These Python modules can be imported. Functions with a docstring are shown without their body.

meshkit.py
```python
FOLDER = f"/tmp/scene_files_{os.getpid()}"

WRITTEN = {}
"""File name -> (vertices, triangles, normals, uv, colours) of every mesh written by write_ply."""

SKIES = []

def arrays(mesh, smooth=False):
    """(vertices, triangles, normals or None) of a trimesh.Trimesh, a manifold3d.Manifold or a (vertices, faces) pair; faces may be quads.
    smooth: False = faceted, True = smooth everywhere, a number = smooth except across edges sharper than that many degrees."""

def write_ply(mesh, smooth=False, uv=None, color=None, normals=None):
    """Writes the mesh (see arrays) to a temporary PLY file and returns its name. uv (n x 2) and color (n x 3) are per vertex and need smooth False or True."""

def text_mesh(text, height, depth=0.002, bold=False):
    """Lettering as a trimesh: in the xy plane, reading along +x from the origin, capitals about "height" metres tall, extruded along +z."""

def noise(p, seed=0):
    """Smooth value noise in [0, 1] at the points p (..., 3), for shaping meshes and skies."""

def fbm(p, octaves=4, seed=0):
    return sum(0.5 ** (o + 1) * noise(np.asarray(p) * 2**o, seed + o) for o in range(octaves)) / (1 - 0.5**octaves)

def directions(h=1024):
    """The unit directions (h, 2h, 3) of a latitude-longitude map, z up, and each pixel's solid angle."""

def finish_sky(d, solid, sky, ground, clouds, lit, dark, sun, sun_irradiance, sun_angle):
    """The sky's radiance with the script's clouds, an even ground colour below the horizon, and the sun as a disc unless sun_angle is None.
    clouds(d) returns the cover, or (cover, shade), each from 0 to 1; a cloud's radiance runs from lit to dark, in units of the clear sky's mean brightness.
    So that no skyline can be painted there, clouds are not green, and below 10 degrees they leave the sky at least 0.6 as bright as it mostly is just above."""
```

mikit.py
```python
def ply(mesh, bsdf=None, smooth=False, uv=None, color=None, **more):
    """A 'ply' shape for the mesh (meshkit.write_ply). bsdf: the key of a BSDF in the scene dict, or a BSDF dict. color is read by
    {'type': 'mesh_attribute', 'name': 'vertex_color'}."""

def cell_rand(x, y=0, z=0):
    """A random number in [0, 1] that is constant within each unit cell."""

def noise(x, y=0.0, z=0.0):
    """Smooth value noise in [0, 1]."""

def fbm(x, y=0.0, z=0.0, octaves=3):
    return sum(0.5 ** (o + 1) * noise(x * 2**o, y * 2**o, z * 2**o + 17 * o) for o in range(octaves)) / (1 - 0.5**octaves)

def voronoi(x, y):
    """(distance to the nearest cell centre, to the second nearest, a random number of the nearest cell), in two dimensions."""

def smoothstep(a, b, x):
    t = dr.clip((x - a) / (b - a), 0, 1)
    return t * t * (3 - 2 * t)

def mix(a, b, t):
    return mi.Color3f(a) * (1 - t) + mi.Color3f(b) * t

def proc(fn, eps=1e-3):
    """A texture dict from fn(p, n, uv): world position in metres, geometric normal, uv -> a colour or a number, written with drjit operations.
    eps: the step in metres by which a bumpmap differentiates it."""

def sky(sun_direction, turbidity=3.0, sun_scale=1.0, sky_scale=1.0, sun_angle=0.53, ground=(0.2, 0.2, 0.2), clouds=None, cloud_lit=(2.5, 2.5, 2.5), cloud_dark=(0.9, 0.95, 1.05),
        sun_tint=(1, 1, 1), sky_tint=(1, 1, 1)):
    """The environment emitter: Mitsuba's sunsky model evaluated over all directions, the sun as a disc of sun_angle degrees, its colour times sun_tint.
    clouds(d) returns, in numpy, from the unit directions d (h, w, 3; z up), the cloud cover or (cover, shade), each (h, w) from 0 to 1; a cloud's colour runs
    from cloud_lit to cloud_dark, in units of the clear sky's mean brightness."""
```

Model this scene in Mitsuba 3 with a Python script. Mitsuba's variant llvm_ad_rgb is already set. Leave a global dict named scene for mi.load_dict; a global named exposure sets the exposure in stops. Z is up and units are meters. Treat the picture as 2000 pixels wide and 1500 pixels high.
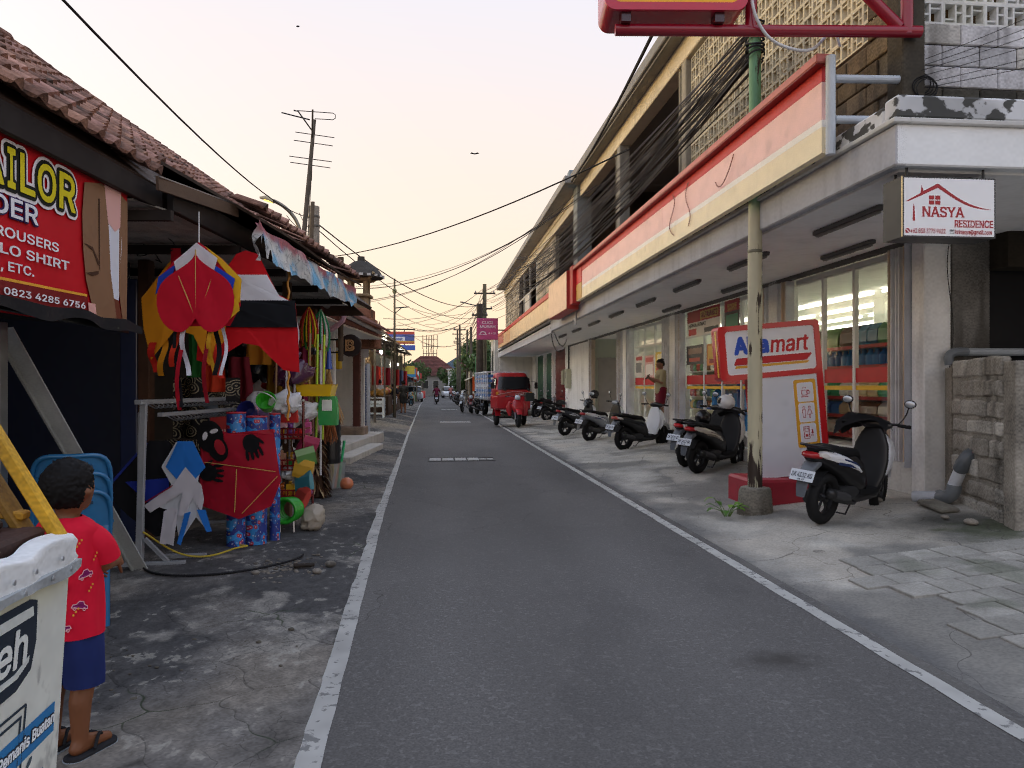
import math, random
import numpy as np, trimesh, drjit as dr, mitsuba as mi, manifold3d as m3
import mikit, meshkit
from mikit import proc, noise, fbm, voronoi, smoothstep, mix, cell_rand
from shapely.geometry import Polygon, box as sbox
from shapely.ops import unary_union
from shapely import affinity

scene, labels = {}, {}
T = mi.ScalarTransform4f
PI = math.pi

# ---------------------------------------------------------------- camera, sky, exposure
# world: x to the right of the photographer, y straight ahead, z up, metres; the lens sits 1.5 m above the road
scene['camera'] = {'type': 'perspective', 'fov': 2 * math.degrees(math.atan(1000 / 1500)), 'fov_axis': 'x',
                   'near_clip': 0.05, 'far_clip': 3000.0, 'principal_point_offset_y': -0.004,
                   'to_world': T().look_at(origin=[0, 0, 1.5], target=[0, 10, 1.5], up=[0, 0, 1])}


def veil(d):
    """High, thin evening haze: thicker towards the horizon; shade runs from the sunset's peach to the zenith's pale blue."""
    el = np.degrees(np.arcsin(np.clip(d[..., 2], -1, 1)))
    az = np.degrees(np.arctan2(d[..., 0], d[..., 1]))
    warm = np.exp(-((az + 40) / 75.0) ** 2)
    soft = meshkit.fbm(np.stack([d[..., 0] * 1.5, d[..., 1] * 1.5, d[..., 2] * 5], -1), 3)
    s = el / (15 + 17 * warm) + 0.45 * (soft - 0.5)
    glow = np.exp(-((az + 69.6) ** 2 + (el - 3) ** 2) / 34.0 ** 2)      # thinner towards the sunset, which lies out of the frame on the left
    return 0.95 - 0.45 * glow, 1 - np.exp(-np.clip(s, 0, None) ** 1.15)


scene['sky'] = mikit.sky((-0.94, 0.35, 0.06), turbidity=4, sun_scale=0.0, sky_scale=1.0, sky_tint=(0.8, 1.0, 1.3), clouds=veil,
                         cloud_lit=(1.24, 0.88, 0.555), cloud_dark=(0.80, 0.92, 1.19), ground=(0.12, 0.12, 0.12))
exposure = 5.08

# ---------------------------------------------------------------- materials
def coded(var, sc, fine=0.0, streak=0.0):
    """Base colour carried per part in the uv (square-root coded), with grime in world space scaled by the part's wear."""
    def fn(p, n, uv):
        u, v = uv.x, uv.y
        fu, fv = dr.floor(u), dr.floor(v)
        c = mi.Color3f(fu / 255, dr.clip((u - fu - 0.25) * 2, 0, 1), fv / 255)
        c = c * c
        w = dr.clip((v - fv - 0.25) * 2, 0, 1)
        a = fbm(p.x * sc, p.y * sc, p.z * sc)
        k = 1 + var * w * (a - 0.5) * 2
        if fine:
            k = k + fine * w * (noise(p.x * sc * 23, p.y * sc * 23, p.z * sc * 23) - 0.5) * 2
        c = c * dr.maximum(k, 0.1)
        if streak:
            s = smoothstep(0.5, 0.8, fbm(p.x * 7, p.y * 7, p.z * 0.6)) * w * streak
            c = mix(c, mi.Color3f(0.055, 0.05, 0.042), s)
        d = smoothstep(0.58, 0.85, fbm(p.x * sc * 0.9 + 7, p.y * sc * 0.9, p.z * sc * 0.9)) * w * 0.45
        return mix(c, c * 0.45 + mi.Color3f(0.02, 0.018, 0.014), d)
    return proc(fn)


def two(b):
    return {'type': 'twosided', 'nested': b}


def pri(col, rough, **k):
    return {'type': 'principled', 'base_color': col, 'roughness': rough, **k}


def bump(b, fn, scale, eps=1e-3):
    return {'type': 'bumpmap', 'arbitrary': proc(fn, eps), 'scale': scale, 'bsdf': b}


def rough_h(p, n, uv):
    return fbm(p.x * 14, p.y * 14, p.z * 14, octaves=4)


def cloth_h(p, n, uv):
    return fbm(p.x * 9, p.y * 9, p.z * 5)


scene['matte'] = two(pri(coded(0.25, 4.0, 0.12), 0.8, specular=0.3))
scene['satin'] = two(pri(coded(0.22, 5.0, 0.1, 0.12), 0.42, specular=0.5))
scene['gloss'] = two(pri(coded(0.15, 6.0, 0.06), 0.22, specular=0.5, clearcoat=0.7, clearcoat_gloss=0.9))
scene['metal'] = two(pri(coded(0.3, 9.0, 0.1), 0.36, metallic=0.9, specular=0.5))
scene['rubber'] = two(pri(coded(0.5, 8.0, 0.2), 0.72, specular=0.3))
scene['plaster'] = two(bump(pri(coded(0.2, 1.7, 0.1, 0.22), 0.85, specular=0.25), rough_h, 0.003))
scene['stone'] = two(bump(pri(coded(0.6, 2.6, 0.35, 0.8), 0.92, specular=0.2), rough_h, 0.012))
scene['cloth'] = two(bump(pri(coded(0.14, 5.0, 0.05), 0.75, specular=0.25, sheen=0.3), cloth_h, 0.012))
scene['wood'] = two(pri(coded(0.5, 6.0, 0.25, 0.3), 0.65, specular=0.3))
scene['skin'] = two(pri(coded(0.12, 14.0, 0.05), 0.5, specular=0.4))
scene['glass'] = {'type': 'thindielectric', 'int_ior': 1.5}
scene['red_film'] = {'type': 'blendbsdf', 'weight': 0.42, 'a': {'type': 'thindielectric', 'specular_transmittance': {'type': 'rgb', 'value': [0.85, 0.1, 0.14]}},
                     'b': two(pri({'type': 'rgb', 'value': [0.8, 0.035, 0.08]}, 0.3, specular=0.5))}
scene['clear_film'] = {'type': 'blendbsdf', 'weight': 0.35, 'a': {'type': 'thindielectric'},
                       'b': two(pri({'type': 'rgb', 'value': [0.55, 0.57, 0.58]}, 0.2, specular=0.5))}
scene['leaf'] = two(pri(coded(0.5, 3.0, 0.3), 0.6, specular=0.3))


# ---------------------------------------------------------------- scene book-keeping
CUR = np.eye(4)
COUNT = {}


def frame(m=None):
    global CUR
    CUR = np.eye(4) if m is None else np.asarray(m, float)


def rotz(deg, x=0, y=0, z=0):
    a = math.radians(deg)
    m = np.eye(4)
    m[:2, :2] = [[math.cos(a), -math.sin(a)], [math.sin(a), math.cos(a)]]
    m[:3, 3] = (x, y, z)
    return m


def mat(o, ex, ey, ez):
    m = np.eye(4)
    m[:3, 0], m[:3, 1], m[:3, 2], m[:3, 3] = ex, ey, ez, o
    return m


def euler(rx=0, ry=0, rz=0, o=(0, 0, 0), s=1.0):
    m = trimesh.transformations.euler_matrix(math.radians(rx), math.radians(ry), math.radians(rz))
    if not np.isscalar(s) or s != 1.0:
        m[:3, :3] = m[:3, :3] @ np.diag(np.broadcast_to(np.asarray(s, float), 3))
    m[:3, 3] = o
    return m


ROAD = rotz(5.71)            # the right-hand row and the road run 5.7 degrees off the lens axis


def hx(s):
    """'#rrggbb' as seen in a picture -> linear reflectance."""
    v = np.array([int(s[i:i + 2], 16) for i in (1, 3, 5)]) / 255
    return tuple(np.where(v < 0.04045, v / 12.92, ((v + 0.055) / 1.055) ** 2.4))


def lin(c):
    return hx(c) if isinstance(c, str) else tuple(c)


def code(c, wear=0.5):
    s = np.sqrt(np.clip(lin(c), 0, 1))
    return [round(s[0] * 255) + 0.25 + 0.5 * s[1], round(s[2] * 255) + 0.25 + 0.5 * np.clip(wear, 0, 1)]


def number(key):
    k = COUNT.get(key, 0)
    COUNT[key] = k + 1
    return key if k == 0 else f'{key}_{k:03d}'


def vf(mesh):
    if isinstance(mesh, (tuple, list)):
        return np.asarray(mesh[0], float), np.asarray(mesh[1], int)
    if hasattr(mesh, 'to_mesh'):
        m = mesh.to_mesh()
        return np.array(m.vert_properties[:, :3], float), np.array(m.tri_verts, int)
    return np.array(mesh.vertices), np.array(mesh.faces)


def join(*ms):
    vs, fs, n = [], [], 0
    for m in (ms[0] if len(ms) == 1 and isinstance(ms[0], list) else ms):
        v, f = vf(m)
        if f.shape[1] == 4:
            f = np.vstack([f[:, [0, 1, 2]], f[:, [0, 2, 3]]])
        vs.append(v)
        fs.append(f + n)
        n += len(v)
    return np.vstack(vs), np.vstack(fs)


def tr(mesh, m):
    v, f = vf(mesh)
    m = np.asarray(m, float)
    if m.shape == (3,):
        return v + m, f
    v = v @ m[:3, :3].T + m[:3, 3]
    return v, (f[:, ::-1] if np.linalg.det(m[:3, :3]) < 0 else f)


class Multi:
    """Several coloured pieces that are one mesh of the scene."""

    def __init__(self):
        self.items = []

    def add(self, mesh, col, wear=0.5):
        self.items.append((mesh, col, wear))
        return self


def mk(mesh, col='#808080', bsdf='matte', smooth=False, wear=0.5):
    """Shape dict of a mesh in its own coordinates."""
    its = mesh.items if isinstance(mesh, Multi) else [(mesh, col, wear)]
    V, F, N, U, n = [], [], [], [], 0
    for ms, c, w in its:
        v, f = vf(ms)
        if smooth is not False:
            v, f, nn = meshkit.arrays(trimesh.Trimesh(v, f if f.shape[1] == 3 else np.vstack([f[:, [0, 1, 2]], f[:, [0, 2, 3]]]), process=(smooth is not True)), smooth)
            N.append(nn)
        elif f.shape[1] == 4:
            f = np.vstack([f[:, [0, 1, 2]], f[:, [0, 2, 3]]])
        V.append(v)
        F.append(np.asarray(f) + n)
        U.append(np.tile(code(c, w), (len(v), 1)))
        n += len(v)
    path = meshkit.write_ply((np.vstack(V), np.vstack(F)), False, np.vstack(U), None, np.vstack(N) if N else None)
    return {'type': 'ply', 'filename': path, 'face_normals': not N, 'bsdf': {'type': 'ref', 'id': bsdf}}


def put(key, shape, m=None):
    """One entry of the scene under a free number of that key, placed by the current frame."""
    key = number(key)
    a = CUR if m is None else CUR @ np.asarray(m, float)
    scene[key] = {**shape, 'to_world': T(a.tolist())}
    return key


def tag(key, label=None, cat=None, group=None, kind=None):
    d = labels.setdefault(key, {})
    for k, v in (('label', label), ('category', cat), ('group', group), ('kind', kind)):
        if v:
            d[k] = v
    return key


def thing(name, label, cat, group=None):
    return tag(number(name), label, cat, group)


def part(parent, name, mesh, col='#808080', bsdf='matte', smooth=False, wear=0.5, m=None, label=None, kind=None):
    k = put(f'{parent}__{name}', mk(mesh, col, bsdf, smooth, wear), m)
    if label or kind:
        tag(k, label, None, None, kind)
    return k


def one(name, mesh, col, bsdf, label, cat, smooth=False, wear=0.5, group=None, m=None):
    return tag(put(name, mk(mesh, col, bsdf, smooth, wear), m), label, cat, group)


def ground(name, mesh, col='#808080', bsdf='matte', smooth=False, wear=0.5):
    return tag(put(name, mk(mesh, col, bsdf, smooth, wear)), None, None, None, 'structure')


# ---------------------------------------------------------------- shapes
_CB = {}


def cbox(sx, sy, sz, c=0.0, o=(0, 0, 0)):
    """A box of that size about o, its edges chamfered by c."""
    k = (round(sx, 5), round(sy, 5), round(sz, 5), round(c, 5))
    if k not in _CB:
        h = np.array([sx, sy, sz]) / 2
        c = min(c, 0.98 * h.min())
        if c <= 0:
            b = trimesh.creation.box((sx, sy, sz))
        else:
            p = [np.array(s) * (h - c + c * np.eye(3)[a]) for a in range(3) for s in np.ndindex(2, 2, 2) for s in [tuple(2 * x - 1 for x in s)]]
            b = trimesh.Trimesh(p).convex_hull
        _CB[k] = (np.array(b.vertices), np.array(b.faces))
    v, f = _CB[k]
    return v + np.asarray(o, float), f


def span(a, b, c=0.0):
    """A box between two corners."""
    a, b = np.minimum(a, b), np.maximum(a, b)
    return cbox(*(b - a), c, (np.asarray(a, float) + b) / 2)


def beam(p, q, w, h, c=0.0, up=(0, 0, 1)):
    """A bar of section w x h from p to q."""
    p, q = np.asarray(p, float), np.asarray(q, float)
    d = q - p
    L = np.linalg.norm(d)
    d = d / L
    s = np.cross(d, up)
    if np.linalg.norm(s) < 1e-6:
        s = np.cross(d, (1, 0, 0))
    s /= np.linalg.norm(s)
    return tr(cbox(w, L, h, c), mat((p + q) / 2, s, d, np.cross(s, d)))


def tube(pts, r, sides=6, caps=True):
    p = np.asarray(pts, float)
    n = len(p)
    r = np.broadcast_to(np.asarray(r, float), (n,))
    t = np.gradient(p, axis=0)
    t /= np.linalg.norm(t, axis=1, keepdims=True) + 1e-12
    a = np.cross(t[0], (0, 0, 1.0) if abs(t[0][2]) < 0.9 else (1.0, 0, 0))
    a /= np.linalg.norm(a)
    V = []
    ang = np.arange(sides) * 2 * PI / sides
    for i in range(n):
        a = a - t[i] * a.dot(t[i])
        a /= np.linalg.norm(a) + 1e-12
        b = np.cross(t[i], a)
        V.append(p[i] + r[i] * (np.cos(ang)[:, None] * a + np.sin(ang)[:, None] * b))
    return rings(V, caps)


def rings(V, caps=True, closed=True):
    """Skin over rings of equally many points."""
    n, s = len(V), len(V[0])
    v = np.vstack(V)
    F = []
    for i in range(n - 1):
        for j in range(s if closed else s - 1):
            k = (j + 1) % s
            F.append((i * s + j, i * s + k, (i + 1) * s + k))
            F.append((i * s + j, (i + 1) * s + k, (i + 1) * s + j))
    if caps:
        for base, sgn in ((0, -1), ((n - 1) * s, 1)):
            v = np.vstack([v, v[base:base + s].mean(0)])
            for j in range(s):
                k = (j + 1) % s
                F.append((base + j, base + k, len(v) - 1)[::sgn])
    return v, np.array(F)


def lathe(prof, n=24, axis='z', o=(0, 0, 0)):
    """Profile of (radius, height) turned about an axis."""
    a = np.arange(n) * 2 * PI / n
    V = [np.stack([r * np.cos(a), r * np.sin(a), np.full(n, h)], 1) for r, h in prof]
    v, f = rings(V, caps=True)
    if axis == 'y':
        v = v[:, [0, 2, 1]] * (1, 1, 1)
        f = f[:, ::-1]
    elif axis == 'x':
        v = v[:, [2, 0, 1]]
    return v + np.asarray(o, float), f


def torus(R, r, n=36, s=10, axis='y', flat=1.0, o=(0, 0, 0)):
    a, b = np.arange(n) * 2 * PI / n, np.arange(s) * 2 * PI / s
    V = []
    for t in a:
        rr = R + r * np.cos(b)
        V.append(np.stack([rr * np.cos(t), r * flat * np.sin(b), rr * np.sin(t)], 1))
    V.append(V[0])
    v, f = rings(V, caps=False)
    if axis == 'z':
        v = v[:, [0, 2, 1]]
    elif axis == 'x':
        v = v[:, [1, 0, 2]]
    return v + np.asarray(o, float), f


def ball(r, o=(0, 0, 0), sub=2, s=(1, 1, 1)):
    b = trimesh.creation.icosphere(sub, 1.0)
    return np.array(b.vertices) * r * np.asarray(s) + np.asarray(o, float), np.array(b.faces)


def prism(poly, h):
    """A polygon (list of points or shapely) of the xy plane, extruded along z from 0 to h."""
    if not hasattr(poly, 'geoms') and not isinstance(poly, Polygon):
        poly = Polygon(poly)
    if not poly.is_valid:
        poly = poly.buffer(0)
    return join([trimesh.creation.extrude_polygon(g, h, engine='earcut') for g in getattr(poly, 'geoms', [poly]) if g.area > 1e-9])


def side(poly, y0, y1):
    """A polygon of the xz plane, between y0 and y1."""
    v, f = vf(prism(poly, y1 - y0))
    return np.stack([v[:, 0], y0 + v[:, 2], v[:, 1]], 1), f[:, ::-1]


def sheet(fn, nu, nv):
    """A surface fn(u, v) -> point, u and v from 0 to 1."""
    P = [[fn(i / nu, j / nv) for j in range(nv + 1)] for i in range(nu + 1)]
    v = np.array(P, float).reshape(-1, 3)
    F = []
    for i in range(nu):
        for j in range(nv):
            a = i * (nv + 1) + j
            F += [(a, a + nv + 1, a + nv + 2), (a, a + nv + 2, a + 1)]
    return v, np.array(F)


def smooth_path(pts, n=24):
    from scipy.interpolate import CubicSpline
    p = np.asarray(pts, float)
    t = np.concatenate([[0], np.cumsum(np.linalg.norm(np.diff(p, axis=0), axis=1))])
    return CubicSpline(t, p)(np.linspace(0, t[-1], n))


def sag(p, q, s, n=14):
    p, q = np.asarray(p, float), np.asarray(q, float)
    u = np.linspace(0, 1, n)[:, None]
    return p + (q - p) * u - np.array([0, 0, 1.0]) * s * 4 * u * (1 - u)


_TX = {}


def text_poly(s, h, bold=True):
    k = (s, bold)
    if k not in _TX:
        m = meshkit.text_mesh(s, 1.0, 0.1, bold)
        tri = m.triangles[(m.face_normals[:, 2] > 0.5)]
        _TX[k] = unary_union([Polygon(t[:, :2]).buffer(1e-4) for t in tri]).simplify(0.004)
    return affinity.scale(_TX[k], h, h, origin=(0, 0))


def fit(poly, x0, x1, y0, shear=0.0, h=None):
    """The lettering moved and stretched to lie between x0 and x1 above y0."""
    if shear:
        poly = affinity.affine_transform(poly, [1, shear, 0, 1, 0, 0])
    a = poly.bounds
    sx = (x1 - x0) / (a[2] - a[0])
    sy = 1 if h is None else h / (a[3] - a[1])
    return affinity.affine_transform(poly, [sx, 0, 0, sy, x0 - sx * a[0], y0 - (0 if h is None else sy * a[1])])


def facing(o, right, up=(0, 0, 1)):
    """Matrix that lays the xy plane on a wall: x along right, y along up, z out of it."""
    r, u = np.asarray(right, float), np.asarray(up, float)
    r /= np.linalg.norm(r)
    u = u - r * u.dot(r)
    u /= np.linalg.norm(u)
    return mat(o, r, u, np.cross(r, u))


rng = np.random.default_rng(7)
rnd = random.Random(11)
ONES = 'first second third fourth fifth sixth seventh eighth ninth tenth eleventh twelfth thirteenth fourteenth fifteenth sixteenth seventeenth eighteenth nineteenth'.split()
nth = lambda i: ONES[i] if i < 19 else 'twentieth' if i == 19 else 'twenty-' + ONES[i - 20] if i < 29 else 'thirtieth'
# ---------------------------------------------------------------- ground, road, pavements
def strip(xs, ys, fz, cut=None):
    """Grid over road coordinates; fz(X, Y) gives the height."""
    X, Y = np.meshgrid(xs, ys, indexing='ij')
    Z = fz(X, Y)
    n, m = X.shape
    a = (np.arange(n - 1)[:, None] * m + np.arange(m - 1)).ravel()
    return np.stack([X.ravel(), Y.ravel(), Z.ravel()], 1), np.vstack([np.stack([a, a + m, a + m + 1], 1), np.stack([a, a + m + 1, a + 1], 1)])


def road_xy(p):
    c, s = math.cos(math.radians(5.71)), math.sin(math.radians(5.71))
    return p.x * c + p.y * s, -p.x * s + p.y * c


def asphalt_c(p, n, uv):
    X, Y = road_xy(p)
    g = noise(p.x * 140, p.y * 140)
    g2 = noise(p.x * 55 + 9, p.y * 55)
    big = fbm(X * 0.9, Y * 0.35, octaves=4)
    c = mi.Color3f(0.094, 0.09, 0.086) * (0.8 + 0.4 * big) * (0.8 + 0.4 * g)
    c = c * (1 + 0.3 * smoothstep(0.74, 0.86, g2))
    c = mix(c, mi.Color3f(0.03, 0.03, 0.033), smoothstep(0.66, 0.74, fbm(X * 2.3 + 3, Y * 1.1, octaves=4)) * 0.12)
    worn = dr.exp(-dr.square((X - 0.1) / 0.3)) + dr.exp(-dr.square((X - 1.6) / 0.35))
    c = c * (1 + 0.1 * worn)
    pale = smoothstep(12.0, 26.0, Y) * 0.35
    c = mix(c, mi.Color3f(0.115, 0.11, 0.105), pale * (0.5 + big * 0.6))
    dust = smoothstep(0.55, 0.0, dr.abs(X - 2.9)) + 0.8 * smoothstep(0.5, 0.0, dr.abs(X + 0.95))
    c = mix(c, mi.Color3f(0.17, 0.16, 0.14), dust * smoothstep(0.42, 0.66, fbm(p.x * 5, p.y * 2.5, octaves=4)) * 0.55)
    k1, k2, k3 = voronoi(X * 0.75 + 0.3 * fbm(p.x * 4, p.y * 4), Y * 0.4 + 0.3 * fbm(p.x * 4 + 9, p.y * 4))
    c = mix(c, mi.Color3f(0.028, 0.027, 0.026), smoothstep(0.012, 0.0, k2 - k1) * smoothstep(0.45, 0.6, fbm(X * 0.6 + 5, Y * 0.4)) * 0.6)
    c = c * (1 + 0.16 * (k3 - 0.5) * smoothstep(0.0, 0.03, k2 - k1))
    oil = smoothstep(0.2, 0.0, dr.sqrt(dr.square((X - 1.86) / 1.6) + dr.square(Y - 4.05)) + 0.09 * (noise(p.x * 14, p.y * 14) - 0.5))
    c = mix(c, mi.Color3f(0.03, 0.026, 0.022), oil * 0.7)
    seam = smoothstep(0.03, 0.0, dr.abs(Y - 21.5 - 0.2 * noise(X * 3))) * smoothstep(0.4, 0.8, X)
    return mix(c, mi.Color3f(0.02, 0.02, 0.022), seam * 0.8)


def asphalt_h(p, n, uv):
    return noise(p.x * 110, p.y * 110) + 0.6 * noise(p.x * 230 + 5, p.y * 230)


def paint_c(p, n, uv):
    c = mi.Color3f(0.4, 0.395, 0.37) * (0.75 + 0.4 * fbm(p.x * 5, p.y * 5))
    w = smoothstep(0.62, 0.74, fbm(p.x * 23, p.y * 23, octaves=4))
    return mix(c, mi.Color3f(0.11, 0.11, 0.11), w * 0.75)


def shoulder_c(p, n, uv):
    e1, e2, k = voronoi(p.x * 1.9 + 0.16 * noise(p.x * 9, p.y * 9), p.y * 1.9 + 0.16 * noise(p.x * 9 + 9, p.y * 9))
    f1, f2, k2 = voronoi(p.x * 6 + 0.3 * noise(p.x * 19, p.y * 19), p.y * 6 + 0.3 * noise(p.x * 19 + 4, p.y * 19))
    big = fbm(p.x * 0.8 + 3, p.y * 0.8, octaves=4)
    mid = fbm(p.x * 4, p.y * 4 + 7, octaves=4)
    c = mi.Color3f(0.135, 0.127, 0.118) * (0.5 + 1.0 * mid)
    c = mix(c, mi.Color3f(0.2, 0.178, 0.15), smoothstep(0.5, 0.68, big) * 0.8)
    c = mix(c, mi.Color3f(0.045, 0.046, 0.049), smoothstep(0.52, 0.40, big) * 0.75)
    c = mix(c, mi.Color3f(0.25, 0.235, 0.21), smoothstep(0.64, 0.76, fbm(p.x * 2.4 + 20, p.y * 2.4, octaves=5)) * 0.7)
    region = smoothstep(0.47, 0.6, fbm(p.x * 0.7 + 11, p.y * 0.7))
    crack = smoothstep(0.022, 0.0, e2 - e1) * region * 0.55 + smoothstep(0.045, 0.0, f2 - f1) * smoothstep(0.5, 0.66, fbm(p.x * 1.3 + 31, p.y * 1.3)) * 0.5
    c = mix(c, mi.Color3f(0.018, 0.019, 0.016), dr.clip(crack, 0, 1) * 0.85)
    chip = fbm(p.x * 19, p.y * 13 + 5, octaves=4)
    c = c * (0.62 + 0.76 * chip)
    c = mix(c, mi.Color3f(0.3, 0.285, 0.25), smoothstep(0.64, 0.72, chip) * smoothstep(0.45, 0.6, mid) * 0.6)
    moss = smoothstep(0.03, 0.0, e2 - e1) * smoothstep(0.55, 0.7, fbm(p.x * 1.4 + 30, p.y * 1.4))
    c = mix(c, mi.Color3f(0.03, 0.05, 0.02), moss * 0.7)
    return c * (0.8 + 0.4 * noise(p.x * 90, p.y * 90))


def shoulder_h(p, n, uv):
    e1, e2, k = voronoi(p.x * 1.9 + 0.16 * noise(p.x * 9, p.y * 9), p.y * 1.9 + 0.16 * noise(p.x * 9 + 9, p.y * 9))
    return fbm(p.x * 12, p.y * 12, octaves=4) + 0.4 * smoothstep(0.0, 0.07, e2 - e1) + 0.2 * noise(p.x * 80, p.y * 80)


def pave_c(p, n, uv):
    X, Y = road_xy(p)
    big = fbm(p.x * 0.7 + 5, p.y * 0.7, octaves=4)
    mid = fbm(p.x * 3.3, p.y * 3.3 + 2, octaves=5)
    c = mi.Color3f(0.37, 0.352, 0.31) * (0.65 + 0.7 * mid)
    c = mix(c, mi.Color3f(0.12, 0.115, 0.105), smoothstep(0.52, 0.36, big) * 0.7)
    c = mix(c, mi.Color3f(0.45, 0.41, 0.345), smoothstep(0.55, 0.72, fbm(p.x * 1.5 + 40, p.y * 1.1, octaves=4)) * 0.6)
    damp = smoothstep(0.75, 0.0, dr.sqrt(dr.square((X - 4.9) / 1.25) + dr.square(Y - 7.0)) + 0.5 * (fbm(p.x * 3, p.y * 3, octaves=4) - 0.5))
    c = mix(c, mi.Color3f(0.04, 0.042, 0.036), damp * 0.85)
    moss = smoothstep(0.6, 0.0, dr.sqrt(dr.square((X - 5.1) / 1.2) + dr.square(Y - 6.5)) + 0.9 * (fbm(p.x * 5 + 3, p.y * 5, octaves=4) - 0.5))
    c = mix(c, mi.Color3f(0.04, 0.052, 0.022), moss * 0.7)
    f1, f2, k2 = voronoi(p.x * 0.9 + 0.5 * noise(p.x * 4, p.y * 4), p.y * 0.7)
    c = mix(c, mi.Color3f(0.05, 0.045, 0.04), smoothstep(0.014, 0.0, f2 - f1) * 0.6)
    edge = smoothstep(0.45, 0.0, X - 2.6 + 0.4 * (fbm(X * 3, Y * 2.2, octaves=4) - 0.5))
    c = mix(c, mi.Color3f(0.1, 0.1, 0.1), edge * 0.85)
    return c * (0.86 + 0.28 * noise(p.x * 70, p.y * 70))


def pave_h(p, n, uv):
    return fbm(p.x * 9, p.y * 9, octaves=4) + 0.25 * noise(p.x * 70, p.y * 70)


def paver_c(p, n, uv):
    X, Y = road_xy(p)
    k = cell_rand(dr.floor(uv.x), dr.floor(uv.y), 5)
    c = mi.Color3f(0.29, 0.278, 0.248) * (0.78 + 0.34 * k) * (0.65 + 0.6 * fbm(p.x * 5, p.y * 5, octaves=4))
    c = mix(c, mi.Color3f(0.07, 0.085, 0.05), smoothstep(0.6, 0.78, fbm(p.x * 2.2 + 8, p.y * 2.2)) * 0.5)
    return c * (0.86 + 0.28 * noise(p.x * 80, p.y * 80))


scene['asphalt'] = two(bump(pri(proc(asphalt_c), 0.78, specular=0.35), asphalt_h, 0.0022))
scene['road_paint'] = two(bump(pri(proc(paint_c), 0.7, specular=0.3), asphalt_h, 0.0012))
scene['shoulder'] = two(bump(pri(proc(shoulder_c), 0.85, specular=0.25), shoulder_h, 0.016))
scene['pavement_concrete'] = two(bump(pri(proc(pave_c), 0.82, specular=0.25), pave_h, 0.012))
scene['paver_stone'] = two(bump(pri(proc(paver_c), 0.85, specular=0.25), pave_h, 0.01))

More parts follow.
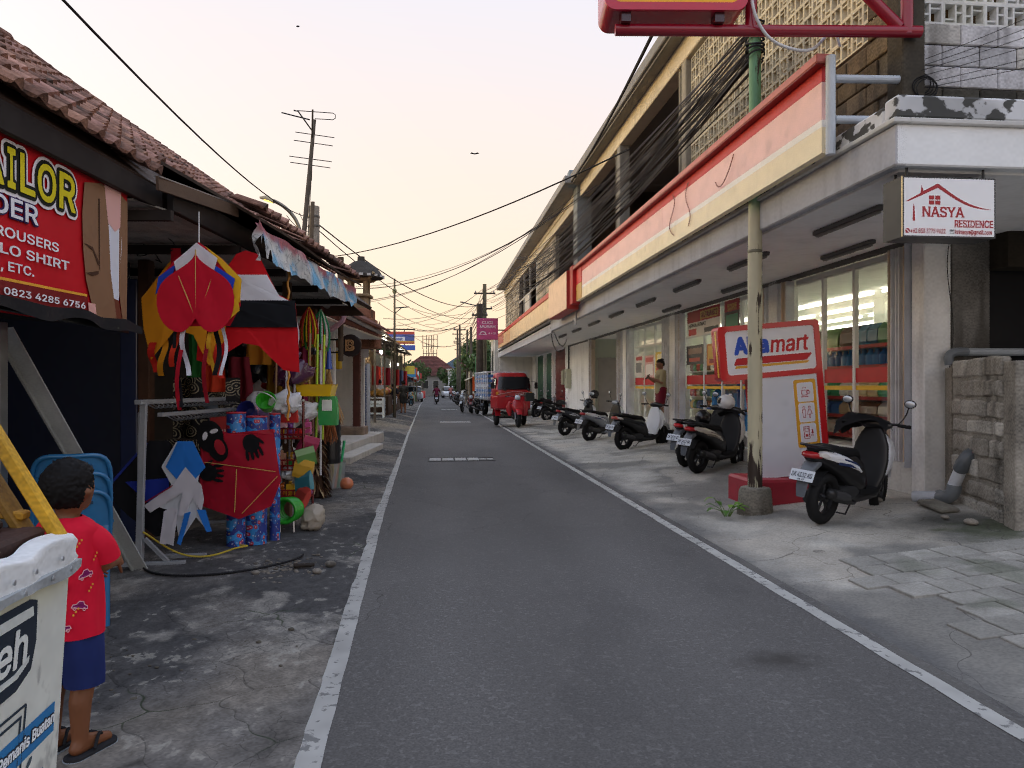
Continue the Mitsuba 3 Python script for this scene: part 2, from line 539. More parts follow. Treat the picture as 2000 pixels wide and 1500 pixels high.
LEFT = np.array([(-0.42, -6), (-0.45, 0), (-0.5, 3), (-0.654, 9.2), (-0.87, 24), (-1.29, 66), (-1.5, 120), (-1.5, 400)])
left_x = lambda Y: np.interp(Y, LEFT[:, 1], LEFT[:, 0])
PAVE_Z = lambda X: np.interp(X, [2.5, 2.75, 3.1, 4.0, 5.0, 5.8, 9], [-0.012, 0.006, 0.03, 0.105, 0.19, 0.262, 0.3])


def pave_z(X, Y=0.0):
    """Height of the right pavement; it falls away slowly with distance."""
    return PAVE_Z(X) * np.interp(Y, [0, 20, 40, 60], [1, 1, 0.6, 0.25])


def shoulder_z(X, Y):
    d = left_x(Y) - X
    return np.interp(d, [-0.25, 0.05, 0.5, 2.0, 6.0], [-0.012, 0.004, 0.02, 0.03, 0.06]) + np.interp(Y, [0, 10, 38, 70], [0, 0.0, 0.22, 0.1]) * np.clip(d / 1.2, 0, 1)


frame(ROAD)
ground('ground', sheet(lambda u, v: (-900 + 1800 * u, -200 + 2000 * v, -0.06), 4, 4), bsdf='shoulder')
ys = np.concatenate([np.linspace(-5, 20, 60), np.linspace(20.5, 400, 60)])
ground('road', (lambda L: L)(rings([np.stack([left_x(ys) - 0.35, ys, 0 * ys], 1), np.stack([left_x(ys) * 0 + 3.0, ys, 0 * ys], 1)], caps=False, closed=False)), bsdf='asphalt')


def line_mesh(fx, w, Y):
    j = 0.012 * (meshkit.noise(np.stack([Y * 3, Y * 0, Y * 0], 1)) - 0.5)
    return rings([np.stack([fx(Y) + j, Y, 0 * Y + 0.004], 1), np.stack([fx(Y) + w + 0.6 * j, Y, 0 * Y + 0.004], 1)], caps=False, closed=False)


yy = np.concatenate([np.linspace(0.5, 20, 150), np.linspace(20.3, 110, 60)])
ground('road_line', line_mesh(lambda Y: left_x(Y) - 0.055, 0.108, yy), bsdf='road_paint')
ground('road_line', line_mesh(lambda Y: 2.465 + 0 * Y, 0.104, yy), bsdf='road_paint')


rd = np.concatenate([np.linspace(-5, 25, 260), np.linspace(25.5, 120, 100)])
def uneven(X, Y):
    P = np.stack([X * 2.3, Y * 2.3, 0 * X], -1)
    d = left_x(Y) - X
    return shoulder_z(X, Y) + np.clip(d / 0.6, 0, 1) * (0.035 * (meshkit.fbm(P, 4) - 0.5))


ground('roadside', strip(np.concatenate([np.linspace(-5.2, -2.6, 14), np.linspace(-2.5, -0.3, 46)]), rd, uneven), bsdf='shoulder', smooth=True)
ground('pavement', strip(np.concatenate([np.linspace(2.5, 3.2, 10), np.linspace(3.3, 5.8, 26), [6.6, 7.5, 9]]), rd,
                         lambda X, Y: pave_z(X, Y) + np.clip((X - 2.55) / 0.8, 0, 1) * 0.02 * (meshkit.fbm(np.stack([X * 1.6, Y * 1.6, 0 * X], -1), 3) - 0.5)), bsdf='pavement_concrete', smooth=True)
# worn white slabs of road drains, two rows of cells at 14 m and thin bars further on
dk = thing('drain_cover', 'worn white painted drain cover in the middle of the road', 'drain')
for i in range(4):
    part(dk, 'slab', cbox(0.23, 0.5, 0.012, 0.003, (0.0 + i * 0.26, 15.9, 0.008)), bsdf='road_paint')
for i in range(2):
    part(dk, 'slab', cbox(0.13, 0.22, 0.012, 0.003, (0.98 + 0.15 * i, 15.9, 0.008)), bsdf='road_paint')
part(dk, 'frame', join([span((-0.15, 15.55, 0.002), (1.22, 15.61, 0.01)), span((-0.15, 16.2, 0.002), (1.22, 16.26, 0.01))]), '#4c4a48', 'stone')
for (Y, a, b) in ((32.5, 0.2, 1.5), (51.0, 0.4, 1.5)):
    ground('road_marking', sheet(lambda u, v: (a + u * (b - a), Y + v * 0.9 + 0.05 * math.sin(11 * u), 0.005), 10, 1), bsdf='road_paint')
# pavers set in the near part of the pavement, each its own block
pav = 'pavement'
row = 0
Y = 3.3
while Y < 5.95:
    dep = 0.26 + 0.05 * rnd.random()
    X = 3.0 + 0.12 * rnd.random() + (0.1 if row % 2 else 0)
    while X < 5.9:
        w = 0.21 + 0.1 * rnd.random()
        z = pave_z(X + w / 2) + 0.004 + 0.004 * rnd.random()
        if X > 3.0 + 0.25 * meshkit.noise(np.array([[Y * 2.3, 0, 0]]))[0]:
            part(pav, 'paver', cbox(w - 0.011, dep - 0.012, 0.05, 0.005), '#%02x%02x80' % (rnd.randrange(60, 200), rnd.randrange(60, 200)), 'paver_stone',
                 m=euler(rnd.gauss(0, 0.3), -4.8 + rnd.gauss(0, 0.3), rnd.gauss(0, 0.6), (X + w / 2, Y + dep / 2, z - 0.014)))
        X += w
    Y += dep
    row += 1
frame()
# ---------------------------------------------------------------- right-hand row: minimarket building
frame(ROAD)
XF, XC, XU = 5.6, 3.65, 4.1      # shop front, canopy edge, upper wall


def peel_c(p, n, uv):
    a = fbm(p.x * 9, p.y * 9, p.z * 9, octaves=4)
    b = fbm(p.x * 2.2 + 4, p.y * 2.2, p.z * 1.4, octaves=3)
    c = mix(mi.Color3f(0.66, 0.67, 0.68), mi.Color3f(0.085, 0.085, 0.08), smoothstep(0.5, 0.56, a * 0.7 + b * 0.38 + 0.09 * smoothstep(5.9, 6.1, -p.x * 0.0995 + p.y * 0.995) - 0.07))
    return mix(c, mi.Color3f(0.05, 0.05, 0.048), smoothstep(0.5, 0.7, b) * 0.35)


scene['peeling_paint'] = two(bump(pri(proc(peel_c), 0.85, specular=0.25), rough_h, 0.006))
WHITE, CREAM, CONC, GREYP = '#efeeea', '#e8d9ba', '#8f8d86', '#bdbcbb'
sb = thing('shop_building', 'long two storey shop building with white canopy and breeze block upper floor', 'building')
P = lambda name, mesh, col='#808080', bsdf='plaster', **k: part(sb, name, mesh, col, bsdf, **k)

P('plinth', join([span((XF - 0.02, 8.3, -0.1), (14, 45, 0.6)), span((XF - 0.26, 12.0, -0.1), (XF - 0.021, 31.8, 0.42), 0.02)]), '#cfcdc6', wear=0.9)
# canopy: soffit, edge beams, weathered parapet
P('canopy', join([span((XC + 0.1, 5.9, 3.25), (14, 24.0, 3.40)), span((XC + 0.1, 24.0, 3.25), (9, 45, 3.40))]), '#f0eeea', wear=0.3)
P('edge_beam', span((XC, 5.78, 3.27), (XC + 0.1, 24.2, 3.6), 0.012), '#b4b4b8', wear=0.6)
P('edge_beam', span((XC + 0.003, 5.78, 3.27), (9, 5.9, 3.6), 0.012), '#eceeed', wear=0.4)
P('edge_beam', span((XC + 0.02, 24.2, 3.22), (XC + 0.12, 45, 3.52), 0.012), '#b8b8ba', wear=0.6)
P('trim', join([span((XC - 0.04, 5.74, 3.6), (XC + 0.1, 45, 3.64), 0.006), span((XC + 0.1, 5.74, 3.6), (9, 5.9, 3.64), 0.006)]), '#c9c8c4')
P('parapet', join([span((XC + 0.0, 5.76, 3.64), (9, 5.95, 3.83), 0.02), span((XC + 0.0, 5.95, 3.64), (XC + 0.16, 45, 3.8), 0.02)]), bsdf='peeling_paint')
P('ledge', span((XC + 0.16, 5.95, 3.64), (9, 45, 3.74)), '#55534e', 'stone', wear=0.9)
P('downspout_box', span((XC - 0.04, 19.6, 3.1), (XC - 0.002, 19.8, 3.5), 0.02), '#b9babd')
for i in range(8):
    P('tube_fitting', Multi().add(cbox(0.075, 1.3, 0.05, 0.01, (4.25, 7.6 + 2.55 * i, 3.222)), '#53514f').add(cbox(0.05, 1.22, 0.03, 0.012, (4.25, 7.6 + 2.55 * i, 3.185)), '#77756f'), bsdf='satin')
for i in range(3):
    P('tube_fitting', Multi().add(cbox(0.075, 1.2, 0.05, 0.01, (5.15, 9.2 + 3.6 * i, 3.222)), '#53514f').add(cbox(0.05, 1.12, 0.03, 0.012, (5.15, 9.2 + 3.6 * i, 3.185)), '#77756f'), bsdf='satin')
P('shutter_rail', span((XF - 0.03, 8.5, 3.19), (XF + 0.05, 32, 3.248)), '#4a4744', 'satin')
# upper storey
P('corner_column', span((XU - 0.02, 6.36, 3.74), (XU + 0.19, 6.6, 7.2), 0.01), '#4b463d', 'stone', wear=1.0)
P('column', span((XU - 0.03, 12.2, 3.74), (XU + 0.2, 12.42, 6.87), 0.012), '#a9a290', wear=0.8)
P('column', span((XU - 0.03, 16.7, 3.74), (XU + 0.2, 16.95, 6.87), 0.012), '#a39f95', wear=0.9)
P('column', span((XU - 0.12, 21.35, 3.74), (XU + 0.3, 21.95, 7.24), 0.015), '#8e9392', wear=0.7)
P('beam', span((XU - 0.03, 6.3, 6.87), (XU + 0.25, 21.35, 7.24), 0.012), CREAM, wear=0.5)
P('beam', join([span((XU - 0.05, 21.95, 6.75), (XU + 0.25, 45, 7.2), 0.012), span((XU - 0.09, 21.95, 7.0), (XU - 0.051, 45, 7.04))]), '#d9cdb6', wear=0.5)
P('roof_slab', join([span((XU - 0.34, 5.6, 7.24), (9.2, 21.2, 7.45), 0.015), span((XU - 0.28, 5.6, 7.2), (XU - 0.2, 21.2, 7.239))]), '#98958f', wear=0.6)
P('roof_slab', span((XU - 0.5, 21.2, 7.2), (9.2, 45.2, 7.42), 0.015), '#a3a09b', wear=0.6)
P('roof_box', cbox(0.3, 0.35, 0.42, 0.015, (XU - 0.2, 21.5, 7.4)), '#8b979c')
P('back_wall', join([span((6.6, 6.7, 3.74), (6.7, 45, 7.2)), span((XU + 0.25, 12.42, 3.74), (6.6, 12.5, 7.2)), span((XU + 0.25, 21.95, 3.74), (6.6, 22.1, 7.2))]), '#574a3d', 'stone', wear=0.8)
P('sill_wall', span((XU + 0.03, 12.42, 3.74), (XU + 0.16, 21.35, 4.72), 0.01), '#8a7352', 'stone', wear=0.9)
P('side_wall', join([span((XU + 0.03, 6.6, 3.74), (XU + 0.155, 12.2, 4.78)), span((XU + 0.19, 6.43, 3.74), (9, 6.56, 4.72))]), '#6d665a', 'stone', wear=0.9)
for y in (17.2, 12.62):
    P('opening_post', span((XU + 0.02, y, 4.72), (XU + 0.1, y + 0.09, 6.87)), '#8d8878')
# hollow blocks of the near end wall and of the front under the breeze blocks
blk = [mk(cbox(0.345, 0.04, 0.178, 0.008), c, 'stone', wear=0.8) for c in ('#bfbec0', '#acacae', '#c6c5c6', '#b3b0aa')]
drk = [mk(cbox(0.345, 0.04, 0.178, 0.008), c, 'stone', wear=1.0) for c in ('#4c4a44', '#3d3b36', '#57534a')]
brn = [mk(cbox(0.345, 0.04, 0.178, 0.008), c, 'stone', wear=1.0) for c in ('#7b6b55', '#6a5c4a', '#857358', '#5e5243')]
for r in range(5):
    z = 3.78 + 0.19 * r + 0.095
    for i in range(9):
        x = XU + 0.38 + 0.355 * i - (0.175 if r % 2 else 0)
        if x < 6.9:
            put(f'{sb}__wall_block', rnd.choice(drk if r < 2 else blk), mat((x, 6.425 - 0.006 * rnd.random(), z), (1, 0, 0), (0, 1, 0), (0, 0, 1)))
for r in range(5):
    z = 3.80 + 0.192 * r + 0.095
    for i in range(6):
        y = 6.8 + 0.355 * i + (0.175 if r % 2 else 0)
        put(f'{sb}__wall_block', rnd.choice(brn), mat((XU + 0.025 - 0.006 * rnd.random(), y, z), (0, 1, 0), (-1, 0, 0), (0, 0, 1)))
for z in np.arange(4.78, 5.4, 0.19):
    put(f'{sb}__wall_block', rnd.choice(brn), mat((XU + 0.02, 6.775, z + 0.095), (0, 1, 0), (-1, 0, 0), (0, 0, 1)))


def breeze(flip):
    s, d, t = 0.2, 0.1, 0.018
    b = [cbox(s, d, t, 0, (0, 0, s / 2 - t / 2)), cbox(s, d, t, 0, (0, 0, -s / 2 + t / 2)), cbox(t, d, s - 2 * t, 0, (-s / 2 + t / 2, 0, 0)), cbox(t, d, s - 2 * t, 0, (s / 2 - t / 2, 0, 0))]
    q = 1 if flip else -1
    b += [cbox(t, d * 0.9, s - 2 * t, 0, (q * 0.022, 0, 0)), cbox(s / 2 - 2 * t + 0.013, d * 0.85, t, 0, (q * 0.057, 0, q * 0.012))]
    b += [cbox(s / 2 - t + 0.013, d * 0.8, t * 0.8, 0, (-q * 0.035, 0.006, -q * 0.045))]
    return join(b)


bz = [mk(breeze(f), c, 'plaster', wear=0.7) for f in (0, 1) for c in ('#ded4b8', '#d4caae', '#cac1a8')]
bw = [mk(breeze(f), c, 'plaster', wear=0.7) for f in (0, 1) for c in ('#dededa', '#d4d4cc', '#e4e4dc')]
cells = []
for i in range(27):
    y = 6.95 + 0.2 * i
    if y > 12.1:
        break
    for r in range(10):
        z = 4.90 + 0.2 * r
        d = y * 0.995 + 4.1 * 0.0995
        if z < 1.5 + 760 * d / 1500 + 0.15:
            cells.append((y, z, i, r))
for y, z, i, r in cells:
    put(f'{sb}__breeze_block', bz[((i + r) % 2) * 3 + rnd.randrange(3)], mat((XU + 0.06 + 0.004 * rnd.random(), y, z), (0, 1, 0), (-1, 0, 0), (0, 0, 1)))
for i in range(14):
    for r in range(2):
        put(f'{sb}__breeze_block', bw[((i + r) % 2) * 3 + rnd.randrange(3)], mat((XU + 0.3 + 0.2 * i, 6.47, 4.83 + 0.2 * r), (1, 0, 0), (0, 1, 0), (0, 0, 1)))
# far part: block walls between the openings
P('far_wall', join([span((XU + 0.03, 26.2, 3.74), (XU + 0.16, 31.0, 6.75)), span((XU + 0.03, 37.6, 3.74), (XU + 0.16, 44.8, 6.75)), span((XU + 0.03, 21.95, 3.74), (XU + 0.16, 26.2, 4.9)), span((XU + 0.03, 31, 3.74), (XU + 0.16, 37.6, 4.7)),
                    span((XU + 0.03, 44.8, 0), (9, 45, 7.2))]), '#9d9486', 'stone', wear=0.7)
fbk = [mk(cbox(0.38, 0.03, 0.175, 0), c, 'stone', wear=0.7) for c in ('#b5ab99', '#a59b8a', '#c0b6a4', '#989081')]
for (y0, y1, z0, z1) in ((26.2, 31.0, 3.8, 6.75), (37.6, 44.8, 4.6, 6.75)):
    for r in range(int((z1 - z0) / 0.2)):
        y = y0 + (0.2 if r % 2 else 0.0)
        while y + 0.39 <= y1 + 0.01:
            put(f'{sb}__wall_block', rnd.choice(fbk), mat((XU + 0.02 - 0.006 * rnd.random(), y + 0.195, z0 + 0.2 * r + 0.1), (0, 1, 0), (-1, 0, 0), (0, 0, 1)))
            y += 0.4
P('window_frame', join([span((XU, 31.05, 4.7), (XU + 0.06, 31.15, 6.75)), span((XU, 33.2, 4.7), (XU + 0.06, 33.3, 6.75)), span((XU, 35.4, 4.7), (XU + 0.06, 35.5, 6.75)), span((XU, 31.15, 5.6), (XU + 0.05, 37.6, 5.68)), span((XU + 0.01, 33.5, 4.7), (XU + 0.05, 35.2, 5.6))]), '#cfcac0')
# ground floor: pillars, folding shutters, panes
for (y0, y1, x1) in ((8.28, 8.52, 5.9), (12.1, 12.42, 5.95), (17.5, 17.9, 5.95), (22.1, 22.5, 5.95), (27.6, 27.75, 5.95), (31.85, 32.7, 6.0), (36.3, 36.6, 6.0)):
    P('pillar', span((XF - 0.03, y0, -0.1 if y0 < 9 else 0.6), (x1, y1, 3.249), 0.012), WHITE, wear=0.9)
leafm = mk(rings([np.array([(-0.07, 0, z), (-0.07, 0.02, z), (-0.02, 0.02, z), (-0.01, 0.034, z), (0.02, 0.034, z), (0.03, 0.02, z), (0.07, 0.02, z), (0.07, 0, z)]) for z in (0.0, 2.58)]), '#cfced2', 'satin', wear=0.9)
leafr = mk(rings([np.array([(-0.07, 0, z), (-0.07, 0.02, z), (-0.02, 0.02, z), (-0.01, 0.034, z), (0.02, 0.034, z), (0.03, 0.02, z), (0.07, 0.02, z), (0.07, 0, z)]) for z in (0.0, 2.58)]), '#c6b29c', 'satin', wear=1.0)
for (y0, y1) in ((8.55, 9.02), (11.7, 12.08), (12.45, 12.86), (17.05, 17.45), (17.93, 18.55), (21.6, 22.05), (22.55, 23.3), (27.0, 27.55)):
    n = max(3, int((y1 - y0) / 0.075))
    for i in range(n):
        y = y0 + (i + 0.5) * (y1 - y0) / n
        put(f'{sb}__shutter_leaf', leafr if rnd.random() < 0.25 else leafm, mat((XF + 0.02 + 0.012 * (i % 2), y - 0.017, 0.605), (1, 0, 0), (0, 1, 0), (0, 0, 1)))
P('end_panel', span((XF - 0.1, 8.535, 0.55), (XF + 0.12, 8.547, 3.2)), '#aeb0b6', 'satin', wear=0.8)
P('white_wall', span((XF, 27.75, 0.3), (XF + 0.15, 31.85, 3.249)), WHITE, wear=0.6)
P('red_shutter', join([span((XF + 0.1, 32.72 + 0.12 * i, 0.6), (XF + 0.16 + 0.03 * (i % 2), 32.82 + 0.12 * i, 3.2)) for i in range(29)]), '#6d1f1c', 'satin', wear=0.9)
for (a, b) in ((36.62, 39.2), (39.5, 42.6)):
    P('green_shutter', join([span((XF + 0.1, a + 0.12 * i, 0.6), (XF + 0.16 + 0.03 * (i % 2), a + 0.1 + 0.12 * i, 3.2)) for i in range(int((b - a) / 0.12))]), '#0f5a3c', 'satin', wear=0.9)
P('pillar', span((XF - 0.02, 39.2, 0.6), (6, 39.48, 3.249)), WHITE)
P('far_end_wall', join([span((XF - 1.9, 44.2, -0.1), (9, 44.4, 3.25)), span((XF, 42.6, -0.1), (XF + 0.2, 44.2, 3.249))]), '#d8d2c6', wear=0.6)
for (y0, y1, muls) in ((9.02, 11.7, (10.0, 10.85)), (12.86, 17.05, (13.9, 14.86, 15.9)), (18.55, 21.6, (19.6, 20.6))):
    fr = [span((XF + 0.1, y - 0.03, 0.62), (XF + 0.16, y + 0.03, 3.2)) for y in muls] + [span((XF + 0.1, y0, 0.6), (XF + 0.16, y1, 0.68)), span((XF + 0.1, y0, 3.12), (XF + 0.16, y1, 3.19)), span((XF + 0.1, y0, 2.6), (XF + 0.16, y1, 2.64)) if y0 > 12 else span((XF + 0.1, y0, 3.1), (XF + 0.16, y1, 3.11))]
    P('window_frame', join(fr), '#dcdbd6', 'satin')
    for a, b in zip((y0,) + muls, muls + (y1,)):
        if y0 == 12.86 and a == 14.86:
            continue
        P('pane', sheet(lambda u, v: (XF + 0.13, a + u * (b - a), 0.68 + v * 2.44), 1, 1), bsdf='glass')
    P('sticker_band', Multi().add(span((XF + 0.118, y0, 1.56), (XF + 0.122, y1, 1.76)), '#c3151c').add(span((XF + 0.118, y0, 1.46), (XF + 0.122, y1, 1.52)), '#e8b51e'), bsdf='satin')
# door recess with a grey door between the far pillars
P('inner_wall', join([span((XF + 0.14, 27.5, 0.6), (8.6, 27.6, 3.249)), span((XF + 2.6, 23.4, 0.6), (XF + 2.7, 27.5, 3.249))]), '#d3d8cb', wear=0.3)
P('inner_door', join([span((XF + 0.3, 27.44, 0.6), (XF + 1.25, 27.49, 2.5), 0.01), span((XF + 0.24, 27.43, 2.5), (XF + 1.31, 27.49, 2.57))]), '#b9b3b0', 'satin')
# interior
P('interior_wall', join([span((13.0, 8.3, 0.6), (13.1, 24, 3.25)), span((XF + 0.3, 8.42, 0.6), (13, 8.5, 3.25)), span((XF + 0.7, 23.3, 0.6), (13, 23.4, 3.25)), span((8.6, 14.0, 0.6), (8.95, 14.35, 3.25))]), '#e6e6dc', wear=0.1)
lampm = {'type': 'area', 'radiance': {'type': 'rgb', 'value': [0.2, 0.21, 0.175]}}
for X in (7.9, 9.1, 10.3, 11.5):
    for y0 in (8.7, 13.2, 17.7):
        k = P('tube_lamp', cbox(0.05, 4.2, 0.04, 0.01, (X, y0 + 2.1, 3.2)), '#ffffff', 'matte')
        scene[k]['emitter'] = lampm
frame()
# ---------------------------------------------------------------- signs of the right-hand row
frame(ROAD)


def letters(parent, poly, o, right, up=(0, 0, 1), col='#ffffff', depth=0.004, bsdf='satin', name='lettering', wear=0.2, label=None):
    return part(parent, name, tr(prism(poly, depth), facing(o, right, up)), col, bsdf, wear=wear, label=label)


# long fascia sign: red cap and band, pink field, white and yellow stripes; sheet joints every 2.4 m
fs = thing('fascia_sign', 'long faded fascia sign with red, pink, white and yellow bands above the canopy', 'sign')
X0 = 3.45
for (nm, z0, z1, col, dx) in (('red_band', 4.24, 4.38, '#cc2a2e', 0.0), ('pink_panel', 3.90, 4.24, '#f3c6bf', 0.0), ('white_stripe', 3.835, 3.90, '#f6f2ea', 0.0), ('yellow_stripe', 3.6, 3.835, '#f7e7c0', 0.0)):
    for j in range(5):
        a, b = 6.58 + 2.42 * j, min(6.58 + 2.42 * (j + 1), 18.6)
        part(fs, nm, span((X0 + 0.002 * (j % 2), a, z0 + 0.001), (X0 + 0.08, b - 0.006, z1 - 0.001)), col, 'satin', wear=0.5)
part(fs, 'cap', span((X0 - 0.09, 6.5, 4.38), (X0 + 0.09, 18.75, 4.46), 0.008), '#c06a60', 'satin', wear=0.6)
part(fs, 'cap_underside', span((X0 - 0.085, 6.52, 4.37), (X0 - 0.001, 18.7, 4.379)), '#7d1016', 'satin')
part(fs, 'end_post', span((X0 - 0.1, 18.6, 3.55), (X0 + 0.1, 19.0, 4.5), 0.01), '#b0171d', 'satin')
part(fs, 'end_block', join([span((X0 - 0.012, 17.9, 4.0), (X0 - 0.001, 18.55, 4.36)), ]), '#c9141c', 'satin')
part(fs, 'end_block', span((X0 - 0.012, 17.9, 3.62), (X0 - 0.001, 18.55, 3.99)), '#c79a4a', 'satin')
for i, pts in enumerate((((3.44, 8.6, 4.2), (3.42, 8.75, 4.0), (3.42, 8.95, 3.92), (3.43, 9.15, 4.02)), ((3.44, 10.2, 4.3), (3.43, 10.25, 4.05), (3.43, 10.1, 3.85), (3.44, 10.2, 3.7)), ((3.44, 10.9, 4.3), (3.43, 10.8, 4.1), (3.43, 11.0, 3.9), (3.44, 10.85, 3.7)))):
    one('wire', tube(smooth_path(pts, 16), 0.006, 5), '#8a4a42', 'rubber', ('short curled wire stuck on the pink field of the fascia sign', 'wire hanging down the fascia sign, nearer of two', 'wire hanging down the fascia sign, farther of two')[i], 'wire', True)
fp = thing('pipe_bracket', 'pale grey painted pipe bracket holding the near end of the fascia sign', 'bracket')
part(fp, 'post', tube([(X0 + 0.02, 6.46, 3.55), (X0 + 0.02, 6.46, 4.42)], 0.042, 12), '#b9c0c6', 'satin', 30)
for z in (4.22, 3.86):
    part(fp, 'arm', tube([(X0 + 0.06, 6.46, z), (4.12, 6.42, z)], 0.036, 12), '#b4bcc4', 'satin', 30, wear=0.8)
fs2 = thing('box_sign', 'pale square box sign projecting between the two fascia signs', 'sign')
part(fs2, 'face', span((3.28, 19.1, 3.48), (3.3, 22.1, 4.42)), '#efc9a4', 'satin', wear=0.5)
part(fs2, 'case', span((3.301, 19.1, 3.46), (3.6, 22.1, 4.44), 0.01), '#b3332b', 'satin')
fs3 = thing('fascia_sign', 'farther fascia sign with red top band and pale yellow field, beyond the box sign', 'sign')
for j in range(6):
    a = 22.3 + 3.3 * j
    part(fs3, 'panel', span((X0 + 0.002 * (j % 2), a, 3.62), (X0 + 0.08, a + 3.29, 4.22)), '#e6c79a' if j < 4 else '#dcae7c', 'satin', wear=0.7)
part(fs3, 'red_band', span((X0 - 0.03, 22.2, 4.22), (X0 + 0.1, 42.1, 4.38), 0.01), '#b8271f', 'satin', wear=0.7)
part(fs3, 'end_panel', span((X0 - 0.01, 38.9, 3.78), (X0 - 0.003, 42.0, 4.2)), '#b5483a', 'satin', wear=0.7)

# box sign hung from a red pipe frame above the fascia (only its lower edge is in the picture)
frame(ROAD @ rotz(-5, 4.1, 6.3, 0.24) @ euler(o=(-4.1, -6.3, 0)))
ts = thing('hanging_sign', 'red box sign with yellow frame hanging from red pipes above the fascia', 'sign')
rr = lambda w, h, r: sbox(-w / 2 + r, -h / 2 + r, w / 2 - r, h / 2 - r).buffer(r, 8)
sx, sz, sy = 2.04, 4.99, 6.18
SIGN = facing((sx, sy, sz), (1, 0, 0))
part(ts, 'case', tr(prism(rr(1.22, 1.06, 0.1), 0.42), SIGN @ euler(o=(0, 0, -0.43))), '#a3122c', 'gloss', 30, wear=0.3)
part(ts, 'rim', tr(prism(rr(1.22, 1.06, 0.1).difference(rr(1.08, 0.93, 0.07)), 0.03), SIGN @ euler(o=(0, 0, -0.009))), '#c41838', 'gloss', 30)
part(ts, 'yellow_frame', tr(prism(rr(1.08, 0.93, 0.07).difference(rr(1.0, 0.85, 0.05)), 0.012), SIGN @ euler(o=(0, 0, -0.009))), '#f0ae1c', 'satin')
part(ts, 'field', tr(prism(rr(1.0, 0.85, 0.05), 0.01), SIGN @ euler(o=(0, 0, -0.009))), '#efe9ee', 'satin')
part(ts, 'lettering', tr(prism(fit(text_poly('Alfamart', 0.2), -0.42, 0.42, -0.40, 0.2), 0.004), SIGN @ euler(o=(0, 0, 0.002))), '#d8475e', 'satin')
for p, q in (((1.32 + 0.22, 6.3, 4.35), (4.2, 6.3, 4.35)), ((4.08, 6.3, 4.32), (4.08, 6.3, 5.9)), ((2.72, 6.3, 4.35), (2.72, 6.3, 5.9)), ((3.45, 6.31, 4.95), (4.02, 6.31, 4.39)), ((3.45, 6.31, 4.95), (2.9, 6.31, 5.5))):
    part(ts, 'pipe', tube([p, q], 0.05, 14), '#8e0f26', 'gloss', 30)
for x in (1.62, 2.42):
    part(ts, 'bracket', span((x - 0.04, 6.2, 4.38), (x + 0.04, 6.34, 4.5)), '#3a0a12', 'gloss')
wc = smooth_path([(2.66, 6.2, 5.3), (2.66, 6.2, 4.7), (2.68, 6.22, 4.45), (2.85, 6.3, 4.35), (3.15, 6.38, 4.42), (3.4, 6.44, 4.45), (3.58, 6.46, 4.3)], 40)
wc = smooth_path([(2.70, 6.2, 5.3), (2.69, 6.2, 4.75), (2.72, 6.2, 4.45), (2.86, 6.24, 4.26), (3.1, 6.32, 4.2), (3.33, 6.4, 4.26), (3.47, 6.43, 4.4), (3.56, 6.45, 4.28)], 40)
one('white_cable', tube(wc, 0.014, 8), '#d2d2d2', 'satin', 'loose white cable hanging from the red box sign to the fascia end', 'cable', True)

frame(ROAD)
# residence light box under the canopy corner
nb = thing('light_box', 'black framed light box reading NASYA RESIDENCE under the canopy corner', 'sign')
cx, cz, cy, w, h, dpt = 4.115, 2.945, 5.80, 0.80, 0.485, 0.26
part(nb, 'case', join([span((cx - w / 2, cy, cz + h / 2 - 0.012), (cx + w / 2, cy + dpt, cz + h / 2)), span((cx - w / 2, cy, cz - h / 2), (cx + w / 2, cy + dpt, cz - h / 2 + 0.012)),
                       span((cx + w / 2 - 0.012, cy, cz - h / 2 + 0.012), (cx + w / 2, cy + dpt, cz + h / 2 - 0.012)), span((cx - w / 2, cy, cz - h / 2 + 0.012), (cx - w / 2 + 0.012, cy + dpt, cz + h / 2 - 0.012)),
                       span((cx - w / 2 + 0.012, cy + dpt - 0.02, cz - h / 2 + 0.012), (cx + w / 2 - 0.012, cy + dpt, cz + h / 2 - 0.012))]), '#2a2b2d', 'satin')
part(nb, 'frame_edge', tube([(cx - w / 2 - 0.004, cy - 0.004, cz - h / 2), (cx - w / 2 - 0.004, cy - 0.004, cz + h / 2)], 0.006, 6), '#c9b78c', 'metal')
part(nb, 'face', span((cx - w / 2 + 0.014, cy - 0.004, cz - h / 2 + 0.012), (cx + w / 2 - 0.014, cy + 0.002, cz + h / 2 - 0.012)), '#e9e9ea', 'gloss', wear=0.1)
for x in (cx - 0.33, cx + 0.33):
    for y in (cy + 0.05, cy + 0.2):
        part(nb, 'hook', tube([(x, y, cz + h / 2), (x, y, 3.27)], 0.01, 6), '#1c1c1c', 'satin')
o = (cx - w / 2, cy - 0.0045, cz - h / 2)
ink = '#a3171f'
L = lambda poly, c=ink, nm='lettering': letters(nb, poly, o, (1, 0, 0), col=c, depth=0.002, name=nm)
roof = [(0.03, 0.285), (0.14, 0.345), (0.155, 0.355), (0.162, 0.415), (0.178, 0.37), (0.30, 0.432)]
und = [(0.42, 0.335), (0.55, 0.262), (0.66, 0.238), (0.755, 0.232)]
arc = [(0.30, 0.432)] + [tuple(q) for q in smooth_path([(0.30, 0.432), (0.42, 0.352), (0.55, 0.282), (0.66, 0.247), (0.757, 0.232)], 14)[1:]] + [tuple(q) for q in smooth_path([(0.757, 0.232), (0.66, 0.236), (0.55, 0.262), (0.42, 0.325), (0.30, 0.398)], 14)[1:]]
L(Polygon(roof[:-1] + arc + [(0.16, 0.333), (0.05, 0.285)]), nm='roof_emblem')
